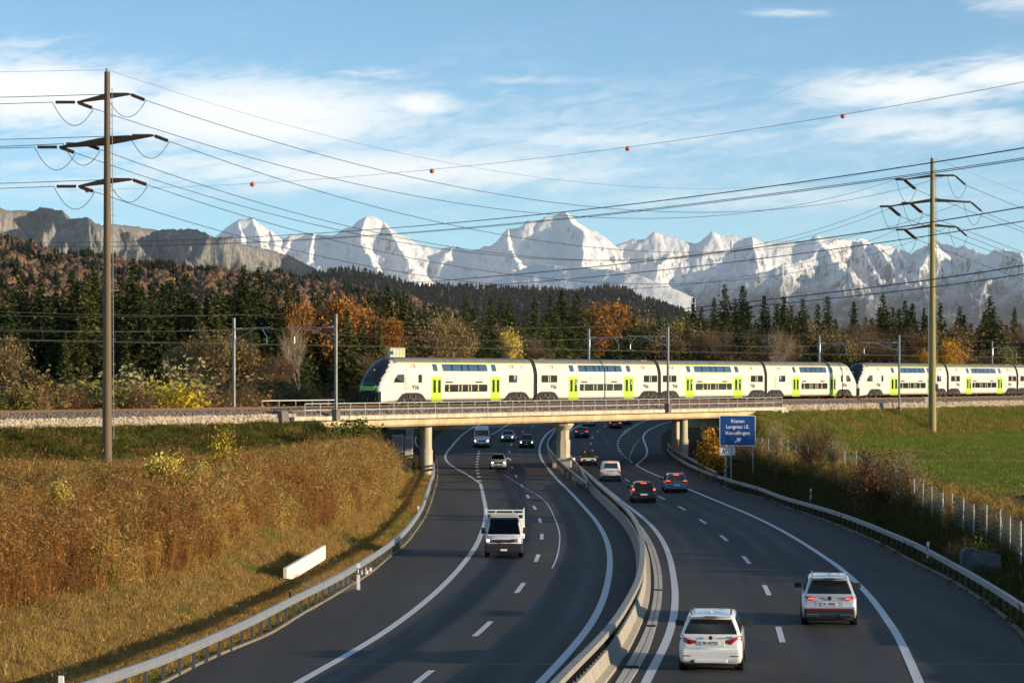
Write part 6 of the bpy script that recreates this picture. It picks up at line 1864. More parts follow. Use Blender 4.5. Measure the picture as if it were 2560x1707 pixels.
# right-hand massif, nearer
RM = [(1560, 760), (1600, 735), (1650, 712), (1700, 705), (1750, 690), (1800, 684), (1850, 680), (1900, 668), (1950, 657), (2012, 632), (2046, 607), (2094, 592), (2125, 588), (2155, 587), (2181, 594), (2206, 602), (2237, 609), (2262, 621), (2279, 628), (2300, 622), (2315, 606), (2343, 594), (2360, 600), (2391, 608), (2419, 612), (2447, 622), (2467, 624), (2486, 613), (2503, 612), (2517, 612), (2534, 618), (2551, 629), (2575, 636), (2640, 650)]
rm = rp([(x, y + 2, 34000 + 1200 * math.sin(x * .009)) for x, y in RM], 0)
des2 = [rp([(2094, 594, 34300), (2104, 634, 33800), (2080, 657, 33200), (2115, 691, 32500), (2155, 713, 31800)], 0), rp([(2181, 596, 34200), (2230, 650, 33400), (2275, 700, 32400)], 0), rp([(2155, 589, 34300), (2175, 640, 33500), (2200, 690, 32600)], 0),
        rp([(1700, 706, 34000), (1715, 735, 33300), (1790, 770, 32300)], 0), rp([(2343, 596, 34000), (2300, 680, 32800), (2330, 745, 31600)], 0), rp([(2510, 613, 34000), (2490, 680, 32900), (2440, 730, 31800)], 0)]
sp_r = spurs(rm[2::2], 1, .60, 3600, rng, 500, .8)
rock_snow('alpine_rock', (.84, .85, .87), (.13, .135, .15), (.024, .034, .048), 850, 1500, .40, .60, .0034, patch=1.2)
o, _ = relief('mountains', [rm] + des2 + sp_r, 1480, 2680, 28500, 36000, 760, 170, .85, MAT['alpine_rock'], 330, 900, 120, 150, 12, crest=RM, keep=(300, .3))
o['kind'] = 'structure'
# the sunlit snow plateau below the highest peak
PL = [(1255, 730), (1285, 707), (1305, 684), (1326, 658), (1343, 652), (1370, 653), (1418, 658), (1472, 663), (1523, 670), (1574, 677), (1608, 684), (1650, 705), (1700, 735)]
pl = rp([(x, y + 2, 33500 - (x - 1300) * 6) for x, y in PL], 0)
rock_snow('plateau_snow', (.84, .85, .86), (.30, .29, .28), (.10, .11, .12), 300, 620, .20, .42, .002, patch=.35)
o, _ = relief('mountains', [pl], 1220, 1740, 28500, 35500, 420, 120, .42, MAT['plateau_snow'], 55, 1300, 200, 60, 30)
o['kind'] = 'structure'
# left rocky ridge
LR_ = [(-60, 512), (0, 516), (24, 521), (85, 522), (95, 514), (122, 516), (136, 521), (160, 524), (173, 543), (190, 539), (218, 541), (235, 551), (258, 556), (289, 555), (323, 562), (340, 565), (384, 570), (408, 568), (442, 570), (476, 569), (500, 572), (524, 585), (558, 589), (578, 587), (599, 606), (629, 611), (667, 616), (697, 625), (724, 633), (748, 647), (782, 664), (830, 690)]
lr = rp([(x, y + 1, 13500 + 400 * math.sin(x * .02)) for x, y in LR_], 0)
sp_l = spurs(lr[::1], 1, .50, 1500, rng, 150, 1.0)
rock_snow('ridge_rock', (.20, .195, .18), (.38, .365, .345), (.028, .036, .034), 470, 650, .50, .64, .009, patch=1.4, warm=(.27, .245, .21))
o, _ = relief('mountains', [lr] + sp_l, -140, 900, 11200, 14600, 760, 150, 1.0, MAT['ridge_rock'], 150, 300, 60, 30, 40, crest=LR_)
o['kind'] = 'structure'

# ------------------------------------------------------------------ wooded hills
def hill(name, sky, Y0, Y1, b0, b1, nb, ny, col, seed, bump=9):
    xs = [a for a, _ in sky]; ys = [b for _, b in sky]
    b = np.linspace(b0, b1, nb); Y = np.linspace(Y0, Y1, ny); B, YY = np.meshgrid(b, Y)
    zc = CAMZ + (HY - np.interp(B, xs, ys)) * Y1 / FPX
    t = (YY - Y0) / (Y1 - Y0); z = 3 + (zc - 3) * (t ** .85) + bump * fbm(B / 60, YY / 300, 4, seed) * np.minimum(t * 3, 1)
    back = np.linspace(Y1 + 40, Y1 + 600, 4); Bb, Yb = np.meshgrid(b, back)
    zb = (CAMZ + (HY - np.interp(Bb, xs, ys)) * Y1 / FPX) * (1 - .5 * (Yb - Y1) / 600)
    B = np.vstack([B, Bb]); YY = np.vstack([YY, Yb]); z = np.vstack([z, zb]); ny += 4
    X = (B - HX) / FPX * YY
    idx = np.arange(nb * ny).reshape(ny, nb); F = np.stack([idx[:-1, :-1], idx[:-1, 1:], idx[1:, 1:], idx[1:, :-1]], -1).reshape(-1, 4)
    o = link(bpy.data.objects.new(name, raw_mesh(name, np.stack([X, YY, z], -1).reshape(-1, 3), F, col, smooth=True))); o['kind'] = 'structure'
    def zat(bx_, yy):
        zc = CAMZ + (HY - np.interp(bx_, xs, ys)) * Y1 / FPX; t = np.clip((yy - Y0) / (Y1 - Y0), 0, 1)
        return 3 + (zc - 3) * (t ** .85) + bump * fbm(bx_ / 60, yy / 300, 4, seed) * np.minimum(t * 3, 1)
    return zat
mat('wood_floor', (.05, .036, .022), .95, var=.4, vscale=.02, spec=.05); mat('wood_floor_dark', (.020, .026, .018), .95, var=.4, vscale=.02, spec=.05)
HILL_L = [(-120, 576), (0, 606), (34, 611), (68, 626), (102, 637), (143, 647), (204, 654), (258, 658), (289, 661), (340, 671), (442, 680), (544, 689), (629, 698), (714, 710), (782, 718), (880, 730), (1000, 759), (1150, 804), (1300, 854)]
HILL_M = [(700, 728), (760, 703), (789, 684), (840, 680), (891, 678), (925, 683), (976, 698), (1027, 713), (1078, 717), (1129, 717), (1180, 722), (1300, 725), (1400, 732), (1455, 730), (1489, 722), (1540, 722), (1574, 730), (1601, 747), (1642, 759), (1676, 771), (1727, 792), (1800, 823), (1900, 858)]
zL = hill('hill', HILL_L, 900, 2600, -160, 1300, 160, 40, MAT['wood_floor'], 3)
zM = hill('hill', HILL_M, 5200, 7800, 640, 1960, 160, 30, MAT['wood_floor_dark'], 6, 14)
def canopy_mat(name):
    m_ = bpy.data.materials.new(name); m_.use_nodes = True; MAT[name] = m_; nt = m_.node_tree; b = nt.nodes['Principled BSDF']; N, L = nt.nodes.new, nt.links.new
    at = N('ShaderNodeVertexColor'); at.layer_name = 'leaf'; n = N('ShaderNodeTexNoise'); n.inputs['Scale'].default_value = .55; n.inputs['Detail'].default_value = 5; ge = N('ShaderNodeNewGeometry'); L(ge.outputs['Position'], n.inputs['Vector'])
    mr = N('ShaderNodeMapRange'); mr.inputs['From Min'].default_value = .35; mr.inputs['From Max'].default_value = .65; mr.inputs['To Min'].default_value = .5; mr.inputs['To Max'].default_value = 1.5; L(n.outputs['Fac'], mr.inputs['Value'])
    mx = N('ShaderNodeMix'); mx.data_type = 'RGBA'; mx.blend_type = 'MULTIPLY'; mx.inputs['Factor'].default_value = 1; L(at.outputs['Color'], mx.inputs['A']); L(mr.outputs[0], mx.inputs['B']); L(mx.outputs['Result'], b.inputs['Base Color'])
    b.inputs['Roughness'].default_value = .95; b.inputs['Specular IOR Level'].default_value = .05
    bp = N('ShaderNodeBump'); bp.inputs['Distance'].default_value = 1.6; L(n.outputs['Fac'], bp.inputs['Height']); L(bp.outputs[0], b.inputs['Normal'])
    return m_
canopy_mat('canopy')
def canopy(name, label, cat, pos, rad, hgt, cols, conifer, seed):
    """thousands of far crowns as one mass"""
    r = np.random.default_rng(seed); n = len(pos)
    bm = bmesh.new(); bmesh.ops.create_icosphere(bm, subdivisions=2 if not conifer.any() else 1, radius=1)
    bs = np.array([v.co[:] for v in bm.verts]); bf = np.array([[v.index for v in f.verts] for f in bm.faces]); bm.free()
    k = 7; cs = [(0, 0, 1.0)]; 
    for zz, rr in ((.55, .5), (.62, .36), (.25, .85), (.33, .62), (-.15, 1.0)):
        cs += [(rr * math.cos(2*math.pi*i/k + zz*9), rr * math.sin(2*math.pi*i/k + zz*9), zz) for i in range(k)]
    cs = np.array(cs); cf = []
    lay = [list(range(1 + k * j, 1 + k * j + k)) for j in range(5)]
    for i in range(k):
        j2 = (i + 1) % k
        cf.append((0, lay[0][i], lay[0][j2]))
        for A, B in ((lay[0], lay[1]), (lay[1], lay[2]), (lay[2], lay[3]), (lay[3], lay[4])):
            cf.append((A[i], B[i], B[j2])); cf.append((A[i], B[j2], A[j2]))
    cf = np.array(cf)
    Vs, Fs, Cs, off = [], [], [], 0
    for mask, bv, bfc in ((~conifer, bs, bf), (conifer, cs, cf)):
        m_ = mask.sum()
        if m_ == 0: continue
        nv = len(bv); disp = 1 + .17 * r.normal(size=(m_, nv, 1)) if bv is bs else 1 + .12 * r.normal(size=(m_, nv, 1))
        a = r.uniform(0, 6.28, m_); ca, sa = np.cos(a)[:, None], np.sin(a)[:, None]
        v = bv[None] * disp; x = v[..., 0] * ca - v[..., 1] * sa; y = v[..., 0] * sa + v[..., 1] * ca
        V = np.stack([x * rad[mask][:, None], y * rad[mask][:, None], v[..., 2] * hgt[mask][:, None]], -1) + pos[mask][:, None, :]
        Vs.append(V.reshape(-1, 3)); Fs.append((bfc[None] + (np.arange(m_) * nv)[:, None, None]).reshape(-1, 3) + off); off += m_ * nv
        Cs.append(np.repeat(cols[mask], nv, 0))
    me = raw_mesh(name, np.concatenate(Vs), np.concatenate(Fs), MAT['canopy'], smooth=True)
    ca_ = me.color_attributes.new('leaf', 'FLOAT_COLOR', 'POINT'); C = np.concatenate(Cs); ca_.data.foreach_set('color', np.column_stack([C, np.ones(len(C))]).astype(np.float32).ravel())
    o = link(bpy.data.objects.new(name, me)); return tag(o, label, cat, kind='stuff')
r = np.random.default_rng(21)
n = 5600
b = r.uniform(-60, 1180, n); yy = 1150 + 1450 * r.random(n) ** .8
pos = np.column_stack([(b - HX) / FPX * yy, yy, zL(b, yy) + 3])
patchn = fbm(b / 90, yy / 220, 3, 70)
con = (patchn > .24) & (r.random(n) < .75) | (r.random(n) < .05)
pal = np.array([(.115, .062, .042), (.135, .075, .045), (.10, .058, .042), (.15, .095, .045), (.11, .082, .052), (.125, .065, .048)])
cols = (pal[r.integers(0, len(pal), n)] * .55 + .45 * np.array((.115, .078, .052))) * r.uniform(1.1, 1.45, (n, 1)); cols[con] = np.array((.022, .034, .016)) * r.uniform(.7, 1.3, (con.sum(), 1))
rad = r.uniform(3.6, 5.8, n); rad[con] *= .6; hg = rad * r.uniform(1.0, 1.3, n); hg[con] = r.uniform(6.5, 9.5, con.sum()); pos[con, 2] += 2
canopy('autumn_wood', 'russet beech wood with dark spruces covering the hill behind the brown pylon', 'wood', pos, rad, hg, cols, con, 5)
n = 5200
b = r.uniform(700, 1900, n); yy = 5300 + 2500 * r.random(n) ** .6
pos = np.column_stack([(b - HX) / FPX * yy, yy, zM(b, yy) + 4]); con = r.random(n) < .88
cols = np.where(con[:, None], np.array((.018, .026, .018)), np.array((.05, .04, .025))) * r.uniform(.7, 1.3, (n, 1))
canopy('spruce_wood', 'dark blue spruce wood on the hill below the snowy peaks', 'wood', pos, r.uniform(4.5, 7, n), r.uniform(11, 18, n), cols, con, 6)

# ------------------------------------------------------------------ the evening haze
hz = bpy.data.materials.new('haze_air'); hz.use_nodes = True; nt = hz.node_tree; nt.nodes.clear()
ho = nt.nodes.new('ShaderNodeOutputMaterial'); hv = nt.nodes.new('ShaderNodeVolumePrincipled')
hv.inputs['Color'].default_value = (.86, .93, 1.0, 1); hv.inputs['Density'].default_value = HAZE = 0.85e-5; hv.inputs['Anisotropy'].default_value = .0
nt.links.new(hv.outputs[0], ho.inputs['Volume'])
mb = MB(); mb.box((0, 24900, 1798), (57800, 56200, 3604))
o = mb.build('haze', hz); o['kind'] = 'stuff'
# ================================================================== foliage materials
def leafmat(name, cols, transl=.25, objvar=.18, rough=.8):
    """leaf colour picked per leaf from a few autumn tones, with a little light coming through"""
    m_ = bpy.data.materials.new(name); m_.use_nodes = True; MAT[name] = m_
    nt = m_.node_tree; nt.nodes.clear(); N, L = nt.nodes.new, nt.links.new
    out = N('ShaderNodeOutputMaterial'); d = N('ShaderNodeBsdfDiffuse'); t = N('ShaderNodeBsdfTranslucent'); mx = N('ShaderNodeMixShader'); mx.inputs[0].default_value = transl
    ge = N('ShaderNodeNewGeometry'); cr = N('ShaderNodeValToRGB'); cr.color_ramp.interpolation = 'LINEAR'
    el = cr.color_ramp.elements
    while len(el) < len(cols): el.new(.5)
    for i, c in enumerate(cols):
        el[i].position = i / (len(cols) - 1); el[i].color = (*c, 1)
    L(ge.outputs['Random Per Island'], cr.inputs[0])
    oi = N('ShaderNodeObjectInfo'); mr = N('ShaderNodeMapRange'); mr.inputs['To Min'].default_value = 1 - objvar; mr.inputs['To Max'].default_value = 1 + objvar; L(oi.outputs['Random'], mr.inputs['Value'])
    mm = N('ShaderNodeMix'); mm.data_type = 'RGBA'; mm.blend_type = 'MULTIPLY'; mm.inputs['Factor'].default_value = 1; L(cr.outputs[0], mm.inputs['A']); L(mr.outputs[0], mm.inputs['B'])
    L(mm.outputs['Result'], d.inputs[0]); L(mm.outputs['Result'], t.inputs[0]); L(d.outputs[0], mx.inputs[1]); L(t.outputs[0], mx.inputs[2]); L(mx.outputs[0], out.inputs[0])
    return m_
leafmat('spruce', [(0.018, 0.03, 0.01), (0.038, 0.052, 0.016), (0.07, 0.082, 0.027)], .12)
leafmat('spruce_olive', [(0.034, 0.044, 0.013), (0.066, 0.074, 0.022), (0.115, 0.11, 0.037)], .12)
leafmat('oak_orange', [(0.2, 0.085, 0.025), (0.32, 0.145, 0.035), (0.38, 0.19, 0.05)])
leafmat('larch_gold', [(.36, .17, .015), (.52, .27, .03), (.60, .36, .06)])
leafmat('birch_yellow', [(0.42, 0.33, 0.05), (0.62, 0.48, 0.09), (0.75, 0.62, 0.2)])
leafmat('bush_yellow', [(0.46, 0.33, 0.02), (0.66, 0.5, 0.05), (0.34, 0.28, 0.035)])
leafmat('bush_olive', [(0.135, 0.135, 0.038), (0.23, 0.203, 0.061), (0.324, 0.27, 0.088)])
leafmat('bush_brown', [(0.176, 0.101, 0.041), (0.27, 0.162, 0.061), (0.351, 0.23, 0.088)])
leafmat('bush_gold', [(0.25, 0.175, 0.07), (0.36, 0.26, 0.105), (0.2, 0.14, 0.055)])
leafmat('bush_pale', [(0.264, 0.24, 0.108), (0.36, 0.324, 0.156), (0.432, 0.384, 0.192)])
leafmat('bush_red', [(0.16, 0.075, 0.04), (0.23, 0.115, 0.06), (0.28, 0.16, 0.08)])
leafmat('bush_green', [(.06, .10, .018), (.12, .16, .03), (.22, .20, .05)])
leafmat('twig_brown', [(.10, .065, .04), (.15, .10, .06), (.20, .14, .085)], .05)
leafmat('twig_pale', [(.24, .18, .11), (.32, .25, .16), (.38, .30, .20)], .05)
leafmat('weed_gold', [(0.26, 0.125, 0.038), (0.4, 0.215, 0.066), (0.33, 0.165, 0.05), (0.52, 0.315, 0.105)], .3, .25)
leafmat('weed_brown', [(0.17, 0.076, 0.027), (0.29, 0.14, 0.046), (0.39, 0.21, 0.075)], .3, .25)
leafmat('weed_olive', [(0.23, 0.145, 0.042), (0.37, 0.255, 0.075), (0.52, 0.39, 0.13), (0.29, 0.15, 0.046)], .3, .25)
leafmat('weed_green', [(.12, .14, .025), (.22, .22, .04), (.32, .28, .06)], .3, .25)
leafmat('grass_straw', [(0.28, 0.175, 0.055), (0.46, 0.3, 0.1), (0.2, 0.14, 0.04)], .3, .25)
leafmat('grass_green', [(0.085, 0.145, 0.02), (0.15, 0.21, 0.032), (0.23, 0.235, 0.06)], .3, .25)
leafmat('grass_dark', [(.04, .05, .014), (.075, .075, .022), (.13, .09, .03)], .3, .25)
mat('bark', (.095, .07, .05), .9, var=.3, vscale=2); mat('bark_pale', (.26, .21, .15), .85, var=.3, vscale=2); mat('bark_dark', (.04, .032, .024), .9, var=.3, vscale=2)

def cards(C, size, rng, up=None, aspect=1.6, tri=False, down=0.0):
    """leaf quads centred on C with random orientation; returns V, F"""
    n = len(C)
    a = rng.normal(size=(n, 3)); a[:, 2] += down; a /= np.linalg.norm(a, axis=1, keepdims=True) + 1e-9
    b = rng.normal(size=(n, 3)); b -= a * (a * b).sum(1, keepdims=True); b /= np.linalg.norm(b, axis=1, keepdims=True) + 1e-9
    s = (size * rng.uniform(.6, 1.4, (n, 1)))
    A, B = a * s * aspect / 2, b * s / 2
    if tri:
        V = np.stack([C - A - B * .6, C - A + B * .6, C + A], 1); F = np.arange(n * 3).reshape(n, 3)
    else:
        V = np.stack([C - A, C + B, C + A, C - B], 1); F = np.arange(n * 4).reshape(n, 4)
    return V.reshape(-1, 3), F
def blades(P0, P1, w, rng):
    """thin tapering triangles from P0 to P1"""
    d = P1 - P0; s = rng.normal(size=d.shape); s -= d * ((s * d).sum(1, keepdims=True) / ((d * d).sum(1, keepdims=True) + 1e-9)); s /= np.linalg.norm(s, axis=1, keepdims=True) + 1e-9
    n = len(P0); V = np.stack([P0 - s * w / 2, P0 + s * w / 2, P1], 1); return V.reshape(-1, 3), np.arange(n * 3).reshape(n, 3)
def joinVF(parts):
    V, F, off = [], [], 0; k = max(f.shape[1] for _, f in parts)
    for v, f in parts:
        if f.shape[1] < k: f = np.column_stack([f, f[:, -1]])
        V.append(v); F.append(f + off); off += len(v)
    return np.concatenate(V), np.concatenate(F)
def fmesh(name, V, F, mats, midx=None):
    if F.shape[1] == 4:
        bad = F[:, 2] == F[:, 3]
        if bad.any():
            me = raw_mesh(name, V, [tuple(f[:3]) if b else tuple(f) for f, b in zip(F.tolist(), bad)], mats)
            if midx is not None: me.polygons.foreach_set('material_index', np.asarray(midx, np.int32))
            return me
    return raw_mesh(name, V, F, mats, midx=midx)
# ------------------------------------------------------------------ prototypes
def conifer_proto(seed, H=22.0, Rr=3.2, ragged=.25, slim=1.0):
    r = np.random.default_rng(seed); pts, dirs = [], []
    z = H * r.uniform(.06, .12)
    while z < H - .25:
        f = z / H; rad = Rr * slim * ((1 - f) ** .80) * (.85 + .18 * math.sin(f * 25 + seed)) + .05
        nb = int(9 + 6 * (1 - f)); a0 = r.uniform(0, 6.28)
        for k in range(nb):
            a = a0 + 2 * math.pi * k / nb + r.normal() * .15; L_ = rad * r.uniform(1 - ragged * 1.6, 1 + ragged); n = max(2, int(L_ / .36))
            for j in range(n):
                t = (j + .6) / n; dr = L_ * t; pts.append((math.cos(a) * dr + r.normal() * .12, math.sin(a) * dr + r.normal() * .12, z - .38 * dr * (t ** .6) + .25 * L_ * t * t * .5 + r.normal() * .1))
                dirs.append((math.cos(a), math.sin(a), -.45))
        z += r.uniform(.34, .54) * (1.15 - .3 * f)
    C = np.array(pts); D = np.array(dirs); n = len(C)
    D = D + r.normal(size=D.shape) * .45; D /= np.linalg.norm(D, axis=1, keepdims=True)
    b = np.cross(D, r.normal(size=D.shape)); b /= np.linalg.norm(b, axis=1, keepdims=True)
    s = r.uniform(.30, .62, (n, 1)) * (1.0 - .62 * np.clip(C[:, 2:3] / H, 0, 1) ** 3); A, B = D * s, b * s * .55
    V = np.stack([C - A * .8, C + B, C + A, C - B], 1).reshape(-1, 3)
    crown = raw_mesh('crown', V, np.arange(n * 4).reshape(n, 4), MAT['spruce'])
    mb = MB(); mb.tube([(0, 0, -1), (0, 0, H * .5), (0, 0, H * .98)], [.30, .18, .03], 6); me = raw_mesh('trunk', mb.v, mb.f, MAT['bark_dark'])
    return me, crown
def skeleton(seed, H, spread, levels=4, n0=5, up=.6):
    r = random.Random(seed); segs, tips = [], []
    def grow(p, d, L_, rad, lv):
        q = p + d * L_; segs.append((p, q, rad, rad * .68)); 
        if lv == 0: tips.append((q, d)); return
        for k in range(n0 if lv == levels else r.choice((2, 3, 3))):
            nd = (d + Vector((r.gauss(0, spread), r.gauss(0, spread), r.gauss(up * .25, .22)))).normalized()
            grow(q if k else p.lerp(q, .9), nd, L_ * r.uniform(.58, .82), rad * .62, lv - 1)
        if lv <= levels - 1: tips.append((q, d))
    grow(Vector((0, 0, -.4)), Vector((0, 0, 1)), H * .34, H * .018, levels)
    return segs, tips
def tree_proto(seed, H=12.0, spread=.55, leaf='oak_orange', nleaf=2600, size=.30, bark='bark', twigs=900, twig_mat='twig_brown', cluster=.9, twl=1.0):
    segs, tips = skeleton(seed, H, spread); r = np.random.default_rng(seed)
    mb = MB()
    for p, q, a, b in segs: mb.tube([p, q], [a, b], 5 if a > .06 else 3, caps=False)
    trunk = raw_mesh('trunk', mb.v, mb.f, MAT[bark])
    T_ = np.array([tuple(t[0]) for t in tips]); D_ = np.array([tuple(t[1]) for t in tips])
    parts, mi = [], []
    i = r.integers(0, len(T_), twigs); P0 = T_[i] + r.normal(size=(twigs, 3)) * .15; P1 = P0 + (D_[i] + r.normal(size=(twigs, 3)) * .55) * r.uniform(.4, 1.2, (twigs, 1)) * twl * H / 12
    parts.append(blades(P0, P1, .045 * H / 12, r)); mi += [0] * twigs
    if nleaf:
        i = r.integers(0, len(T_), nleaf); C = T_[i] + r.normal(size=(nleaf, 3)) * cluster * H / 12 * np.array([1, 1, .8]) + D_[i] * .2
        parts.append(cards(C, size, r)); mi += [1] * nleaf
    V, F = joinVF(parts)
    return trunk, fmesh('crown', V, F, [MAT[twig_mat], MAT[leaf]], mi)
def shrub_proto(seed, H=4.0, W=3.0, leaf='bush_olive', nleaf=1500, size=.14, stems=26, twig='twig_brown', twigs=500, upright=.5):
    r = np.random.default_rng(seed); mb = MB(); pts = []
    for k in range(stems):
        a = r.uniform(0, 6.28); rad = W / 2 * math.sqrt(r.random()); h = H * r.uniform(.55, 1.0) * (1 - .35 * (rad / (W / 2)) ** 2)
        b0 = Vector((math.cos(a) * rad * .25, math.sin(a) * rad * .25, -.2)); tip = Vector((math.cos(a) * rad, math.sin(a) * rad, h)); mid = b0.lerp(tip, .5) + Vector((r.normal() * .1, r.normal() * .1, h * .08 * upright))
        mb.tube([b0, mid, tip], [.030 * H / 4 + .008, .02 * H / 4, .006], 3, caps=False)
        for t in np.linspace(.18, 1, 14): pts.append(tuple(b0.lerp(mid, t * 2) if t < .5 else mid.lerp(tip, t * 2 - 1)))
    stem = raw_mesh('stems', mb.v, mb.f, MAT[twig]); T_ = np.array(pts); parts, mi = [], []
    i = r.integers(0, len(T_), twigs); P0 = T_[i]; out = np.column_stack([T_[i][:, 0], T_[i][:, 1], np.full(twigs, .6 * H)]); out /= np.linalg.norm(out, axis=1, keepdims=True)
    P1 = P0 + (out + r.normal(size=(twigs, 3)) * .5) * r.uniform(.25, .8, (twigs, 1)) * H / 4; parts.append(blades(P0, P1, .022, r)); mi += [0] * twigs
    if nleaf:
        i = r.integers(0, len(T_), nleaf); C = T_[i] + r.normal(size=(nleaf, 3)) * .28 * H / 4; C[:, 2] = np.maximum(C[:, 2], .02); parts.append(cards(C, size, r)); mi += [1] * nleaf
    V, F = joinVF(parts)
    return stem, fmesh('foliage', V, F, [MAT[twig], MAT[leaf]], mi)
CON = [conifer_proto(s, 22, (3.5, 4.1, 3.2, 4.5, 3.7, 4.0, 3.0, 4.7, 3.4)[s], (.22, .3, .4, .25, .45, .2, .3, .38, .5)[s], 1) for s in range(9)]
DEC = {'oak': tree_proto(2, 12, .55, 'oak_orange', 5200, .27), 'oak2': tree_proto(5, 12, .5, 'bush_brown', 3800, .24), 'larch': tree_proto(3, 9, .38, 'larch_gold', 3600, .18), 'birch': tree_proto(8, 10, .36, 'birch_yellow', 4600, .21, 'bark_pale'),
       'bare': tree_proto(11, 12, .48, 'bush_brown', 0, .2, 'bark', 3600, 'twig_brown', .9, 1.5), 'bare2': tree_proto(14, 12, .42, 'bush_brown', 300, .2, 'bark', 3400, 'twig_brown', .9, 1.6), 'white': tree_proto(17, 11, .40, 'bush_pale', 0, .2, 'bark_pale', 1500, 'twig_pale', .9, 1.4),
       'olive': tree_proto(19, 12, .50, 'bush_olive', 4400, .24), 'sparse': tree_proto(23, 12, .5, 'bush_gold', 2600, .20, 'bark', 2200, 'twig_brown', .9, 1.3)}
SHR = {'olive': shrub_proto(1, 4, 3.6, 'bush_olive', 1900, .15), 'brown': shrub_proto(2, 4, 3.4, 'bush_brown', 1500, .14, 30, 'twig_brown', 900), 'yellow': shrub_proto(3, 3.6, 4.2, 'bush_yellow', 2200, .17), 'gold': shrub_proto(4, 4, 3.2, 'bush_gold', 1800, .14),
       'pale': shrub_proto(5, 4, 3.6, 'bush_pale', 2000, .13), 'red': shrub_proto(6, 4, 2.6, 'bush_red', 3000, .085, 40, 'twig_brown', 1100, 1.0), 'green': shrub_proto(7, 3.4, 3.6, 'bush_green', 2200, .16), 'bare': shrub_proto(8, 4, 2.8, 'bush_brown', 200, .1, 44, 'twig_brown', 1500, 1.2),
       'reed': shrub_proto(9, 4, 1.6, 'bush_pale', 250, .1, 46, 'twig_pale', 900, 1.6), 'birchy': shrub_proto(13, 4, 1.3, 'bush_yellow', 1900, .10, 12), 'glow': shrub_proto(15, 4, 2.6, 'birch_yellow', 7500, .125, 26), 'orange': shrub_proto(10, 3.6, 2.6, 'larch_gold', 1500, .16), 'goldfine': shrub_proto(12, 4, 2.8, 'bush_gold', 3600, .08, 40, 'twig_pale', 1400, 1.0)}
def plant(name, proto, names, loc, scale, label, cat, group=None, rz=None, mats=None):
    t = thing(name, label, cat, loc, random.uniform(0, 6.28) if rz is None else rz, group); t.scale = scale if isinstance(scale, tuple) else (scale,) * 3
    for me, nm in zip(proto, names):
        o = link(bpy.data.objects.new(nm, me), t)
        if mats and nm in mats:
            for i, m_ in mats[nm].items():
                o.material_slots[i].link = 'OBJECT'; o.material_slots[i].material = MAT[m_]
    return t
def off_road(x, Y):
    """push a plant back until it stands clear of the carriageway"""
    for _ in range(60):
        X = (x - HX) * Y / FPX
        if Y < 240 or X < float(XL(Y)) - 5 or X > float(XR(Y)) + 5: break
        Y += 6
    return Y
def gz(X, Y):
    if -111 < X < 175 and 47 < Y < 485: return float(terrain_z(np.array([X]), np.array([Y]))[0])
    return 2.9
# ------------------------------------------------------------------ the forest behind the railway
def back_depth(x):   # front of the wood in the picture
    return float(np.interp(x, [-60, 700, 1000, 1300, 2600], [300, 315, 335, 362, 425]))
TOPS = [(7, 715), (51, 674), (102, 691), (140, 712), (180, 667), (235, 664), (300, 690), (333, 643), (381, 704), (405, 712), (429, 698), (469, 682), (517, 714), (551, 693), (609, 661), (648, 667), (680, 712), (718, 706), (745, 721), (799, 728), (850, 735), (922, 721), (969, 713), (1007, 728), (1060, 760), (1110, 765), (1163, 741), (1224, 740), (1251, 743), (1272, 745), (1336, 738), (1375, 736), (1404, 718), (1445, 728), (1645, 779), (1734, 740), (1785, 741), (1812, 709), (1858, 711), (1911, 735), (1960, 737), (2007, 746), (2069, 740), (2045, 757), (2135, 750), (2208, 731), (2263, 750), (2281, 755), (2310, 765), (2351, 753), (2400, 766), (2475, 740), (2537, 766)]
STRETCH = [(250, 'left of the brown pylon'), (585, 'right of the brown pylon'), (840, 'between the two left masts'), (1110, 'above the leading coach'), (1460, 'above the second coach'), (1700, 'above the third coach'), (2050, 'above the fourth coach'), (2331, 'left of the yellowish pylon'), (9999, 'right of the yellowish pylon')]
def where(x): return next(w for e, w in STRETCH if x < e)
random.seed(3)
spruce_lab = {51: 'broad dark spruce left of the brown pylon with a wide crown', 180: 'open-topped dark conifer just left of the brown pylon', 235: 'pointed dark spruce half hidden by the brown pylon', 333: 'tallest spruce against the russet hill right of the brown pylon', 609: 'large dark spruce, tallest of the wood below the left snow peak',
              648: 'full dark spruce leaning on the tallest one below the left snow peak', 1404: 'tall dark spruce left of the big orange oak', 1445: 'dark spruce touching the big orange oak on its left', 1812: 'top-heavy dark spruce rising over bare brown trees in front of the rocks', 1858: 'narrow pointed spruce second of the pair above the bare brown trees',
              2208: 'tall broad spruce left of the yellowish pylon', 2475: 'tallest dark spruce in the wood right of the yellowish pylon', 1734: 'thin ragged spruce at the left edge of the bare brown trees'}
def conifer(x, ytop, Y, k, label, group, olive=False, slim=1.0):
    Y = off_road(x, Y); X = (x - HX) * Y / FPX; z0 = gz(X, Y); zt = CAMZ + (HY - ytop) * Y / FPX; s = (zt - z0) / 22.0
    plant('spruce_tree', CON[k], ('trunk', 'crown'), (X, Y, z0), (s * slim * 1.05, s * slim * 1.05, s), label, 'tree', group, mats={'crown': {0: 'spruce_olive'}} if olive else None)
for i, (x, y) in enumerate(TOPS):
    conifer(x, y, back_depth(x) + random.uniform(0, 22), (i * 5) % 9, spruce_lab.get(x, 'tall spruce standing out of the wood ' + where(x)), 'tall spruces behind the railway', i % 4 == 1, random.uniform(1.15, 1.5))
xs_t = np.array([a for a, _ in sorted(TOPS)]); ys_t = np.array([b for _, b in sorted(TOPS)])
x = -50
i = 0
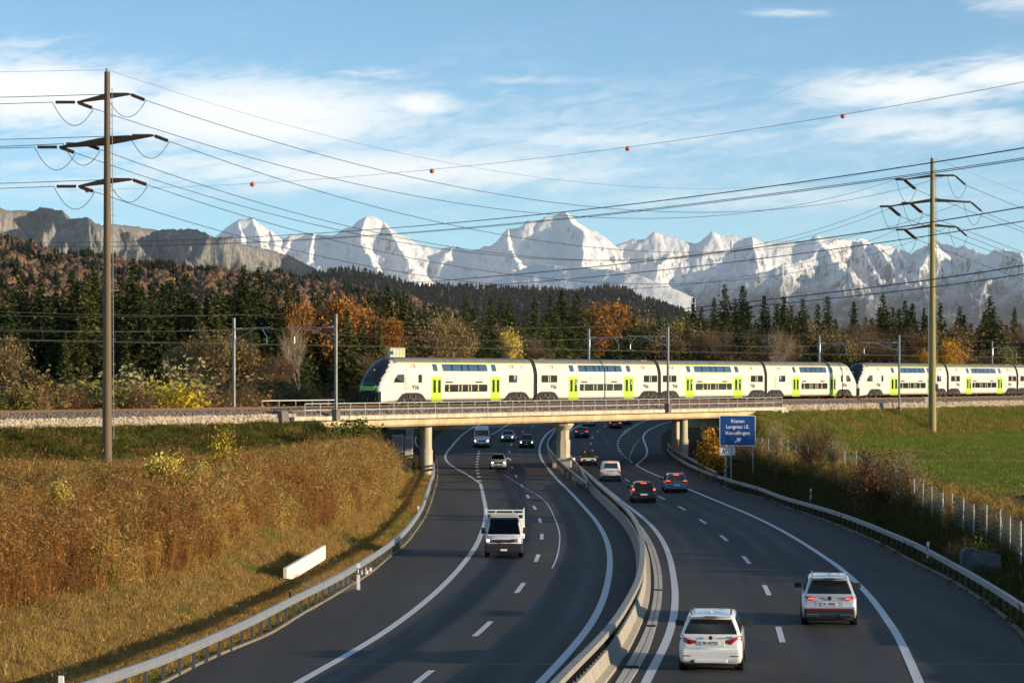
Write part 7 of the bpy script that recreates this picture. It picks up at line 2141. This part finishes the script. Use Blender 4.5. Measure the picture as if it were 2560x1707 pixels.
while x < 2610:
    env = float(np.interp(x, xs_t, ys_t)) + 12
    conifer(x, env + random.uniform(8, 60), back_depth(x) + random.uniform(-12, 60), (i * 5) % 9, 'dark spruce filling the wood ' + where(x), 'spruces filling the wood ' + where(x), random.random() < .3, random.uniform(1.15, 1.55))
    x += random.uniform(14, 22); i += 1
x = -50
while x < 2610:            # understorey that closes the wood
    env = float(np.interp(x, xs_t, ys_t))
    conifer(x, max(env + 70, 790) + random.uniform(0, 60), back_depth(x) + random.uniform(-20, 15), (i * 5) % 9, 'low young spruce at the edge of the wood ' + where(x), 'young spruces of the wood edge ' + where(x), random.random() < .5, random.uniform(1.1, 1.6))
    x += random.uniform(24, 36); i += 1
def broad(x, ytop, Y, kind, label, wide=1.0, ybase=None, H=None, group=None, name='deciduous_tree'):
    wide *= .64
    Y = off_road(x, Y); X = (x - HX) * Y / FPX; z0 = gz(X, Y) if ybase is None else CAMZ - (ybase - HY) * Y / FPX; zt = CAMZ + (HY - ytop) * Y / FPX
    H0 = max(v.co.z for v in DEC[kind][1].vertices)
    s = (zt - z0) / H0
    plant(name, DEC[kind], ('trunk', 'crown'), (X, Y, z0), (s * wide, s * wide, s), label, 'tree', group)
broad(1540, 742, 372, 'oak', 'big bright orange oak behind the second coach', 1.7)
broad(1490, 770, 366, 'oak', 'orange oak crowded against the left side of the biggest one', 1.4)
broad(835, 722, 322, 'oak', 'orange oak in front of the wood below the snowy peaks', 1.25)
broad(985, 775, 320, 'oak', 'small rusty oak among spruces above the leading coach', .85)
broad(765, 740, 318, 'oak', 'orange treetop peeping out left of the larger orange oak', .8)
broad(1250, 806, 266, 'birch', 'pale yellow birch right behind the pantograph', 1.0)
broad(1805, 790, 372, 'bare', 'wide bare brown tree behind the third coach, widest of the bare ones', 1.35)
broad(1925, 785, 360, 'white', 'pale leaning bare tree behind the fourth coach', 1.25)
broad(1955, 800, 374, 'bare2', 'bare brown tree right of the pale leaning one', 1.2)
broad(1720, 800, 376, 'bare', 'bare brown tree between the big orange oak and the wide bare one', 1.1)
broad(1620, 770, 380, 'olive', 'olive green tree right of the big orange oak', 1.0)
broad(1590, 765, 390, 'sparse', 'thin ochre tree directly right of the big orange oak', .9)
broad(1235, 755, 372, 'bare2', 'slender pale bare tree between two spruces above the birch', .8)
broad(1100, 745, 372, 'sparse', 'rounded ochre tree in the gap of the wood above the leading coach', 1.2)
broad(1150, 750, 376, 'bare', 'bare brown tree beside the rounded ochre tree', 1.0)
broad(2140, 760, 410, 'bare2', 'bare brown tree among spruces left of the tall broad one', 1.3)
broad(2420, 770, 425, 'bare', 'reddish bare tree left of the tallest right-hand spruce', 1.2); broad(2510, 765, 428, 'bare2', 'reddish bare tree right of the tallest right-hand spruce', 1.1)
broad(2175, 800, 395, 'bare', 'bare brown tree behind the coupled train noses', 1.2); broad(2095, 800, 392, 'sparse', 'thin ochre tree behind the coupled train noses', 1.0)
broad(2308, 862, 386, 'larch', 'small bright orange larch left of the yellowish pylon', 1.0); broad(2382, 836, 388, 'larch', 'taller bright orange larch right of the yellowish pylon', 1.0)
broad(2525, 850, 392, 'olive', 'rounded olive tree behind the last coaches at the right edge', 1.5); broad(2440, 862, 392, 'sparse', 'ochre thicket tree behind the rear train', 1.5); broad(2350, 868, 392, 'olive', 'low olive tree behind the yellowish pylon', 1.5); broad(2260, 870, 390, 'sparse', 'low ochre tree left of the small orange larch', 1.4)
broad(750, 772, 258, 'white', 'slim pale bare tree between mast and dark spruce', .75)
broad(1000, 815, 262, 'bare2', 'bare dark tree just behind the leading coach roof', .8)
for j, (x, yt, kd, lab) in enumerate(((1660, 800, 'sparse', 'ochre tree deep in the wood behind the third coach'), (1870, 775, 'bare', 'tall bare tree between the two pointed spruces'), (2030, 775, 'sparse', 'ochre tree directly right of the narrow spruce row'), (2110, 770, 'bare', 'bare purple-brown tree above the coupled train noses'), (2180, 775, 'bare2', 'bare tree just left of the tall broad spruce'),
                                         (2300, 780, 'bare', 'bare tree behind the small orange larch'), (2345, 790, 'sparse', 'ochre tree hidden behind the yellowish pylon'), (2450, 785, 'sparse', 'ochre tree left of the tallest right-hand spruce, lower'), (2550, 790, 'bare', 'bare tree at the right edge of the picture'), (1760, 790, 'bare2', 'bare tree under the thin ragged spruce'),
                                         (340, 790, 'olive', 'olive tree in the dark wood right of the brown pylon'), (910, 770, 'olive', 'olive crowned tree above the train front'), (1045, 770, 'sparse', 'ochre crown between spruces over the leading coach'), (1310, 790, 'bare2', 'bare tree above the middle of the bridge'), (1680, 775, 'olive', 'olive tree left of the thin ragged spruce'))):
    broad(x, yt, back_depth(x) - 4 + 3 * (j % 4), kd, lab, 1.5)
conifer(868, 772, 262, 1, 'large dark spruce with drooping boughs left of the train front', None, True, 1.35); conifer(905, 790, 268, 3, 'dark spruce directly behind the large drooping one by the train front', None, False, 1.2)
for (x, yt, kind, lab, Y, wd) in ((550, 790, 'sparse', 'large ochre thicket tree beside the thin mast among the bushes', 246, 1.35), (480, 820, 'sparse', 'rounded ochre thicket tree left of the large one', 250, 1.2), (610, 815, 'bare2', 'brown bare tree right of the thin mast', 248, 1.2), (690, 850, 'bare2', 'grey brown bare tree left of the slim pale one', 246, 1.2),
                                  (8, 812, 'sparse', 'tall ochre tree cut by the left edge of the picture', 226, 1.1), (950, 835, 'bare', 'bare brown thicket tree behind the train front', 258, 1.2), (1060, 850, 'sparse', 'low ochre tree over the roof of the leading coach', 262, 1.4), (1130, 855, 'bare2', 'low brown tree over the roof of the leading coach', 264, 1.4), (1180, 862, 'bare', 'low bare tree left of the yellow birch', 266, 1.3),
                                  (1430, 872, 'oak2', 'low brown oak left of the mast behind the second coach', 290, 1.2), (1330, 866, 'bare', 'low bare tree right of the yellow birch', 284, 1.4)):
    broad(x, yt, Y, kind, lab, wd)
# ------------------------------------------------------------------ shrubs along the line
def shrub(x, ytop, Y, kind, label, w=1.0, z0=None, group=None, cat='bush'):
    X = (x - HX) * Y / FPX; z0 = gz(X, Y) if z0 is None else z0; zt = CAMZ + (HY - ytop) * Y / FPX
    H0 = max(v.co.z for v in SHR[kind][1].vertices); s = max(.2, (zt - z0) / H0); wd = w * s
    plant('shrub', SHR[kind], ('stems', 'foliage'), (X, Y, z0 - .05), (wd, wd, s), label, cat, group)
for (x, yt, dp, kind, lab, w) in ((30, 880, 12, 'gold', 'golden brown bush at the left edge behind the track', 1.4), (75, 905, 10, 'brown', 'rusty bush behind the track, second from the left edge', 1.4), (120, 925, 9, 'gold', 'ochre bush behind the track left of the brown pylon', 1.3), (170, 935, 9, 'red', 'reddish low bush left of the brown pylon', 1.5), (215, 900, 11, 'olive', 'olive bush touching the brown pylon on its left', 1.4),
        (310, 920, 10, 'olive', 'olive bush directly right of the brown pylon', 1.4), (345, 945, 8, 'red', 'reddish low bush between the brown pylon and the yellow bush', 1.4), (355, 885, 16, 'pale', 'pale grey-green bush above the yellow bush', 1.3), (435, 862, 17, 'pale', 'pale rounded bush highest behind the yellow one', 1.3), (425, 918, 9, 'yellow', 'bright yellow bush behind the track right of the brown pylon', 1.25),
        (520, 935, 10, 'brown', 'brown leafless bush right of the yellow bush', 1.4), (575, 930, 11, 'bare', 'bare brown bush at the foot of the thin mast', 1.6), (635, 935, 11, 'brown', 'brown bush right of the thin mast', 1.5), (690, 920, 14, 'olive', 'olive bush behind the low handrail', 1.6), (740, 930, 12, 'bare', 'bare bush below the slim pale tree', 1.5), (800, 935, 13, 'brown', 'dark brown bush between tall mast and train front', 1.5),
        (860, 930, 14, 'bare', 'bare bush close to the train front', 1.5), (40, 945, 7, 'olive', 'low olive bush at the left edge beside the rails', 1.5), (90, 955, 7, 'gold', 'low golden bush beside the rails left of the brown pylon', 1.4), (650, 890, 20, 'gold', 'golden bush tops above the shaded hedge', 1.6), (590, 895, 18, 'gold', 'golden thicket behind the thin mast', 1.5)):
    s_ = s_px(x, -dp); q = T(s_, -dp); shrub(x, yt, q.y, kind, lab, w)
# right-hand bank and meadow edge
for (x, yt, Y, kind, lab, w) in ((1787, 1040, 222, 'orange', 'yellow leafy bush peeping out behind the blue sign', 1.0), (1940, 1030, 204, 'reed', 'tall pale dry stalks by the fence right of the blue sign', 1.0), (2030, 1035, 190, 'bare', 'dark bare bush on the bank, largest by the fence', 1.6), (2090, 1072, 184, 'goldfine', 'thin yellowish bush right of the dark bare one', 1.2), (2185, 1068, 150, 'red', 'reddish upright bush at the fence', 1.15),
        (2265, 1080, 145, 'goldfine', 'golden upright bush right of the reddish one', 1.15), (2372, 1216, 124, 'gold', 'small leafy sapling growing through the wire fence', .5), (1915, 1005, 283, 'green', 'green climber hanging over the right end of the bridge', 1.2), (1880, 1070, 214, 'bare', 'brown bramble at the foot of the right abutment', 1.4), (2318, 1045, 299, 'bare', 'dark little bush at the foot of the yellowish pylon', .8)):
    zz = {1915: 3.4}.get(x); shrub(x, yt, Y, kind, lab, w, zz)
# sunny bank on the left
for (x, yt, Y, kind, lab, w) in ((415, 1080, 117, 'glow', 'small bright yellow tree glowing above the dry weeds', 1.05), (562, 1030, 130, 'birchy', 'slender yellow sapling standing above the weeds', .8), (152, 1150, 100, 'glow', 'yellow-green bush among the dry weeds at the far left', .55), (505, 1112, 121, 'glow', 'low yellow bush between the two yellow saplings', .5),
        (885, 1028, 208, 'green', 'green bush at the left end of the bridge', 1.5), (838, 1050, 200, 'green', 'lower green bush below the tall catenary mast', 1.1), (940, 1058, 214, 'bare', 'dark twiggy bush under the left end of the girder', 1.0), (545, 1335, 106, 'green', 'small green weed bush low on the sunny bank', .5), (205, 1430, 84, 'green', 'tuft of green weeds at the lower edge of the dry brush', .45)):
    shrub(x, yt, Y, kind, lab, w)
for (x, yt, kd, lab) in ((2400, 1325, 'bare', 'dark weeds hanging over the left end of the culvert wall'), (2445, 1330, 'green', 'dark green weeds on top of the culvert wall'), (2495, 1340, 'bare', 'tangled weeds at the right end of the culvert wall')):
    shrub(x, yt, 105, kd, lab, .9)
# ================================================================== weeds and grass, scattered by the thousand
def clump(seed, h, n_stalk, n_leaf, leaf_size, mat_, spread=.35, w=.012, lean=.15):
    r = np.random.default_rng(seed)
    P0 = np.column_stack([r.normal(size=(n_stalk, 2)) * spread * .6, np.full(n_stalk, -.08)]); hh = h * r.uniform(.55, 1.1, (n_stalk, 1))
    P1 = P0 + np.column_stack([r.normal(size=(n_stalk, 2)) * lean * h, hh[:, 0]])
    parts = [blades(P0, P1, w, r)]
    if n_leaf:
        i = r.integers(0, n_stalk, n_leaf); t = r.random((n_leaf, 1)) ** .7; C = P0[i] + (P1[i] - P0[i]) * t + r.normal(size=(n_leaf, 3)) * np.array([.09, .09, .05]); C[:, 2] = np.maximum(C[:, 2], .02)
        parts.append(cards(C, leaf_size, r, aspect=2.6, tri=True, down=.8))
    V, F = joinVF(parts); return raw_mesh('clump', V, F, MAT[mat_])
def scatter(name, label, cat, pts, protos, kidx, scale, seed, tilt=.12):
    """one object: a cloud of points with the clumps instanced on them"""
    r = np.random.default_rng(seed); n = len(pts)
    me = bpy.data.meshes.new(name); me.vertices.add(n); me.vertices.foreach_set('co', pts.astype(np.float32).ravel())
    for nm, ty, arr in (('scl', 'FLOAT', scale), ('kind_index', 'INT', kidx)):
        at = me.attributes.new(nm, ty, 'POINT'); at.data.foreach_set('value', np.asarray(arr))
    rot = np.column_stack([r.normal(size=(n, 2)) * tilt, r.uniform(0, 6.28, n)]).astype(np.float32)
    at = me.attributes.new('rot', 'FLOAT_VECTOR', 'POINT'); at.data.foreach_set('vector', rot.ravel())
    o = link(bpy.data.objects.new(name, me)); tag(o, label, cat, kind='stuff')
    coll = bpy.data.collections.new(name + '_kinds')
    for i, p in enumerate(protos): coll.objects.link(bpy.data.objects.new(f'{name}_clump_{i}', p))
    ng = bpy.data.node_groups.new(name, 'GeometryNodeTree')
    ng.interface.new_socket('Geometry', in_out='INPUT', socket_type='NodeSocketGeometry'); ng.interface.new_socket('Geometry', in_out='OUTPUT', socket_type='NodeSocketGeometry')
    N, L = ng.nodes.new, ng.links.new
    gi, go = N('NodeGroupInput'), N('NodeGroupOutput'); ci = N('GeometryNodeCollectionInfo'); ci.inputs['Collection'].default_value = coll; ci.inputs['Separate Children'].default_value = True; ci.inputs['Reset Children'].default_value = True
    mp = N('GeometryNodeMeshToPoints'); ip = N('GeometryNodeInstanceOnPoints'); ip.inputs['Pick Instance'].default_value = True
    def attr(nm, ty):
        a = N('GeometryNodeInputNamedAttribute'); a.data_type = ty; a.inputs['Name'].default_value = nm; return a.outputs['Attribute']
    e2r = N('FunctionNodeEulerToRotation'); L(attr('rot', 'FLOAT_VECTOR'), e2r.inputs[0])
    L(gi.outputs[0], mp.inputs['Mesh']); L(mp.outputs[0], ip.inputs['Points']); L(ci.outputs[0], ip.inputs['Instance']); L(attr('kind_index', 'INT'), ip.inputs['Instance Index'])
    L(e2r.outputs[0], ip.inputs['Rotation']); L(attr('scl', 'FLOAT'), ip.inputs['Scale']); L(ip.outputs[0], go.inputs[0])
    o.modifiers.new('scatter', 'NODES').node_group = ng
    return o
def pick(rng, n, box, keep):
    out = []
    tot = 0
    while tot < n:
        X = rng.uniform(box[0], box[1], n * 3); Y = rng.uniform(box[2], box[3], n * 3)
        m_ = keep(X, Y); q = np.column_stack([X[m_], Y[m_]]); out.append(q); tot += len(q)
        if len(out) > 60: break
    q = np.concatenate(out)[:n]; z = terrain_z(q[:, 0], q[:, 1]); return np.column_stack([q, z])
rg = np.random.default_rng(99)
def pcoord(X, Y): return (X - C2[0]) * N2[0] + (Y - C2[1]) * N2[1]
def view(X, Y, m=.012): return (np.abs(X / Y) < .2118 + m)
BR_E = on_level(0, 1549, .9), on_level(194, 1507, .9), on_level(291, 1475, .95), on_level(404, 1446, .95), on_level(534, 1400, 1.0), on_level(614, 1342, 1.0), on_level(785, 1314, .9), on_level(940, 1256, .6), on_level(993, 1209, .5)
eY = np.array([v.y for v in BR_E]); eX = np.array([v.x for v in BR_E])
def brush_edge(Y): return np.interp(Y, eY, eX)
keep_b = lambda X, Y: (X < brush_edge(Y) + .5 * fbm(X * .4, Y * .25, 3, 4)) & (X > -.235 * Y) & (pcoord(X, Y) > 15.5 + 1.5 * fbm(X * .2, Y * .2, 2, 8)) & (Y < 196) & (X < XL(Y) - 2.8)
n = 8500
pts = pick(rg, n, (-48, -6, 68, 198), keep_b)
zone = fbm(pts[:, 0] * .16, pts[:, 1] * .09, 3, 14); yfar = (pts[:, 1] - 100) / 60
protos = [clump(1, 2.2, 56, 190, .07, 'weed_gold', .35, .020, .09), clump(2, 2.0, 52, 190, .068, 'weed_brown', .35, .020, .09), clump(3, 2.3, 40, 240, .08, 'weed_olive', .35, .018, .09), clump(4, 2.1, 50, 180, .07, 'weed_gold', .4, .02, .13), clump(5, 1.8, 30, 110, .10, 'weed_green', .35, .018, .12), clump(6, 2.8, 40, 120, .07, 'weed_brown', .25, .018, .07)]
k = np.where(.5 * zone + .42 * yfar + .34 * rg.normal(size=n) > .34, 2, np.where(zone + .34 * rg.normal(size=n) < -.04, 1, 0)); k = np.where((k == 0) & (rg.random(n) < .35), 3, k); k = np.where(rg.random(n) < .03, 4, k); k = np.where((k == 1) & (rg.random(n) < .25), 5, k)
scl = (.66 + .5 * rg.random(n) ** 1.5) * (1 + .55 * fbm(pts[:, 0] * .33, pts[:, 1] * .22, 3, 44)) * np.interp(brush_edge(pts[:, 1]) - pts[:, 0], [0, 1.6], [.72, 1.0])
ytop = np.interp(HX + pts[:, 0] / pts[:, 1] * FPX, [-100, 0, 300, 500, 650, 800, 900, 960, 1020], [1158, 1158, 1166, 1146, 1132, 1112, 1100, 1108, 1150])
room = CAMZ - (ytop - HY) * pts[:, 1] / FPX - pts[:, 2]           # the weeds stay low where the embankment shows over them
scl = np.minimum(scl, np.maximum(room, .05) / 2.0 * rg.uniform(.75, 1.15, n)); ok = scl > .18
pts, k, scl = pts[ok], k[ok], scl[ok]
scatter('dry_brush', 'dense dry golden brown weeds covering the sunny bank left of the motorway', 'weeds', pts, protos, k, scl, 1)
# short grass
straw = [clump(11, .28, 46, 0, 0, 'grass_straw', .42, .018, .35), clump(12, .36, 36, 14, .06, 'grass_straw', .4, .016, .3), clump(13, .22, 46, 0, 0, 'grass_green', .42, .018, .35)]
n = 6500
pts = pick(rg, n, (-26, -4, 62, 230), lambda X, Y: (X > brush_edge(Y) - .8) & (X < XL(Y) - .35) & view(X, Y))
k = np.where(fbm(pts[:, 0] * .5, pts[:, 1] * .2, 3, 3) + .15 * rg.normal(size=n) + np.interp(XL(pts[:, 1]) - pts[:, 0], [0, 2.0], [.32, -.16]) > .18, 2, rg.integers(0, 2, n))
scatter('dry_grass', 'short dry mown grass on the slope beside the left crash barrier', 'grass', pts, straw, k, rg.uniform(.6, 1.15, n), 2)
green = [clump(21, .38, 40, 0, 0, 'grass_green', .5, .03, .35), clump(22, .46, 34, 10, .09, 'grass_straw', .45, .025, .3), clump(23, .32, 44, 0, 0, 'grass_green', .5, .028, .4), clump(24, .5, 34, 16, .1, 'grass_dark', .5, .028, .35)]
n = 6500
pts = pick(rg, n, (-62, 110, 120, 340), lambda X, Y: (pcoord(X, Y) > 7.9) & (pcoord(X, Y) < 15) & view(X, Y) & ((X < XL(Y) - 9) | (X > XR(Y) + 5)))
k = np.where(rg.random(n) + .5 * fbm(pts[:, 0] * .2, pts[:, 1] * .2, 3, 61) > .72, 1, rg.integers(0, 2, n) * 2); k = np.where((pts[:, 0] < 0) & (rg.random(n) < .55), 3, k)
scatter('embankment_grass', 'rough green grass on the railway embankment', 'grass', pts, green, k, rg.uniform(.7, 1.5, n), 3)
dark = [clump(31, .42, 34, 0, 0, 'grass_dark', .4, .022, .35), clump(32, .55, 26, 20, .10, 'grass_dark', .4, .02, .25), clump(33, .8, 22, 10, .08, 'grass_straw', .3, .018, .2)]
n = 6000
pts = pick(rg, n, (12, 34, 62, 250), lambda X, Y: (X > XR(Y) + .4) & (X < XR(Y) + 6.5) & view(X, Y) & (pcoord(X, Y) > 9))
dd = pts[:, 0] - XR(pts[:, 1]); k = np.where((dd > 3.6) & (rg.random(n) < .5), 2, rg.integers(0, 2, n))
scatter('bank_grass', 'dark rough grass on the shaded bank below the meadow fence', 'grass', pts, dark, k, rg.uniform(.7, 1.5, n), 4)
mead = [clump(41, .17, 44, 0, 0, 'grass_green', .7, .035, .5), clump(42, .22, 30, 0, 0, 'grass_straw', .6, .03, .5), clump(43, .14, 50, 0, 0, 'grass_green', .75, .04, .5)]
n = 9000
pts = pick(rg, n, (22, 80, 95, 330), lambda X, Y: (X > XR(Y) + 6) & view(X, Y) & (pcoord(X, Y) > 14) & ~((Y > 118) & (Y < 143) & (X > 27.5 + (143 - Y) * .06)) & ~((X < XR(Y) + 9.5) & (fbm(X, Y, 2, 2) > .1)))
k = np.where((fbm(pts[:, 0] * .06, pts[:, 1] * .05, 3, 9) + .2 * rg.normal(size=n) > .28), 1, rg.integers(0, 2, n) * 2)
scatter('meadow_grass', 'green meadow grass between the fence and the railway embankment', 'grass', pts, mead, k, rg.uniform(.7, 1.4, n), 5)
def clods(r, n):
    X = r.uniform(27.5, 36, n); Y = r.uniform(118, 143, n); z = terrain_z(X, Y) + .02; return np.column_stack([X, Y, z])
mat('soil', (.075, .048, .03), .95, var=.5, vscale=3)
pebble_field('soil_clods', clods, 2500, .10, MAT['soil'], None, 17); bpy.data.objects['soil_clods']['label'] = 'dark ploughed soil clods at the meadow edge'
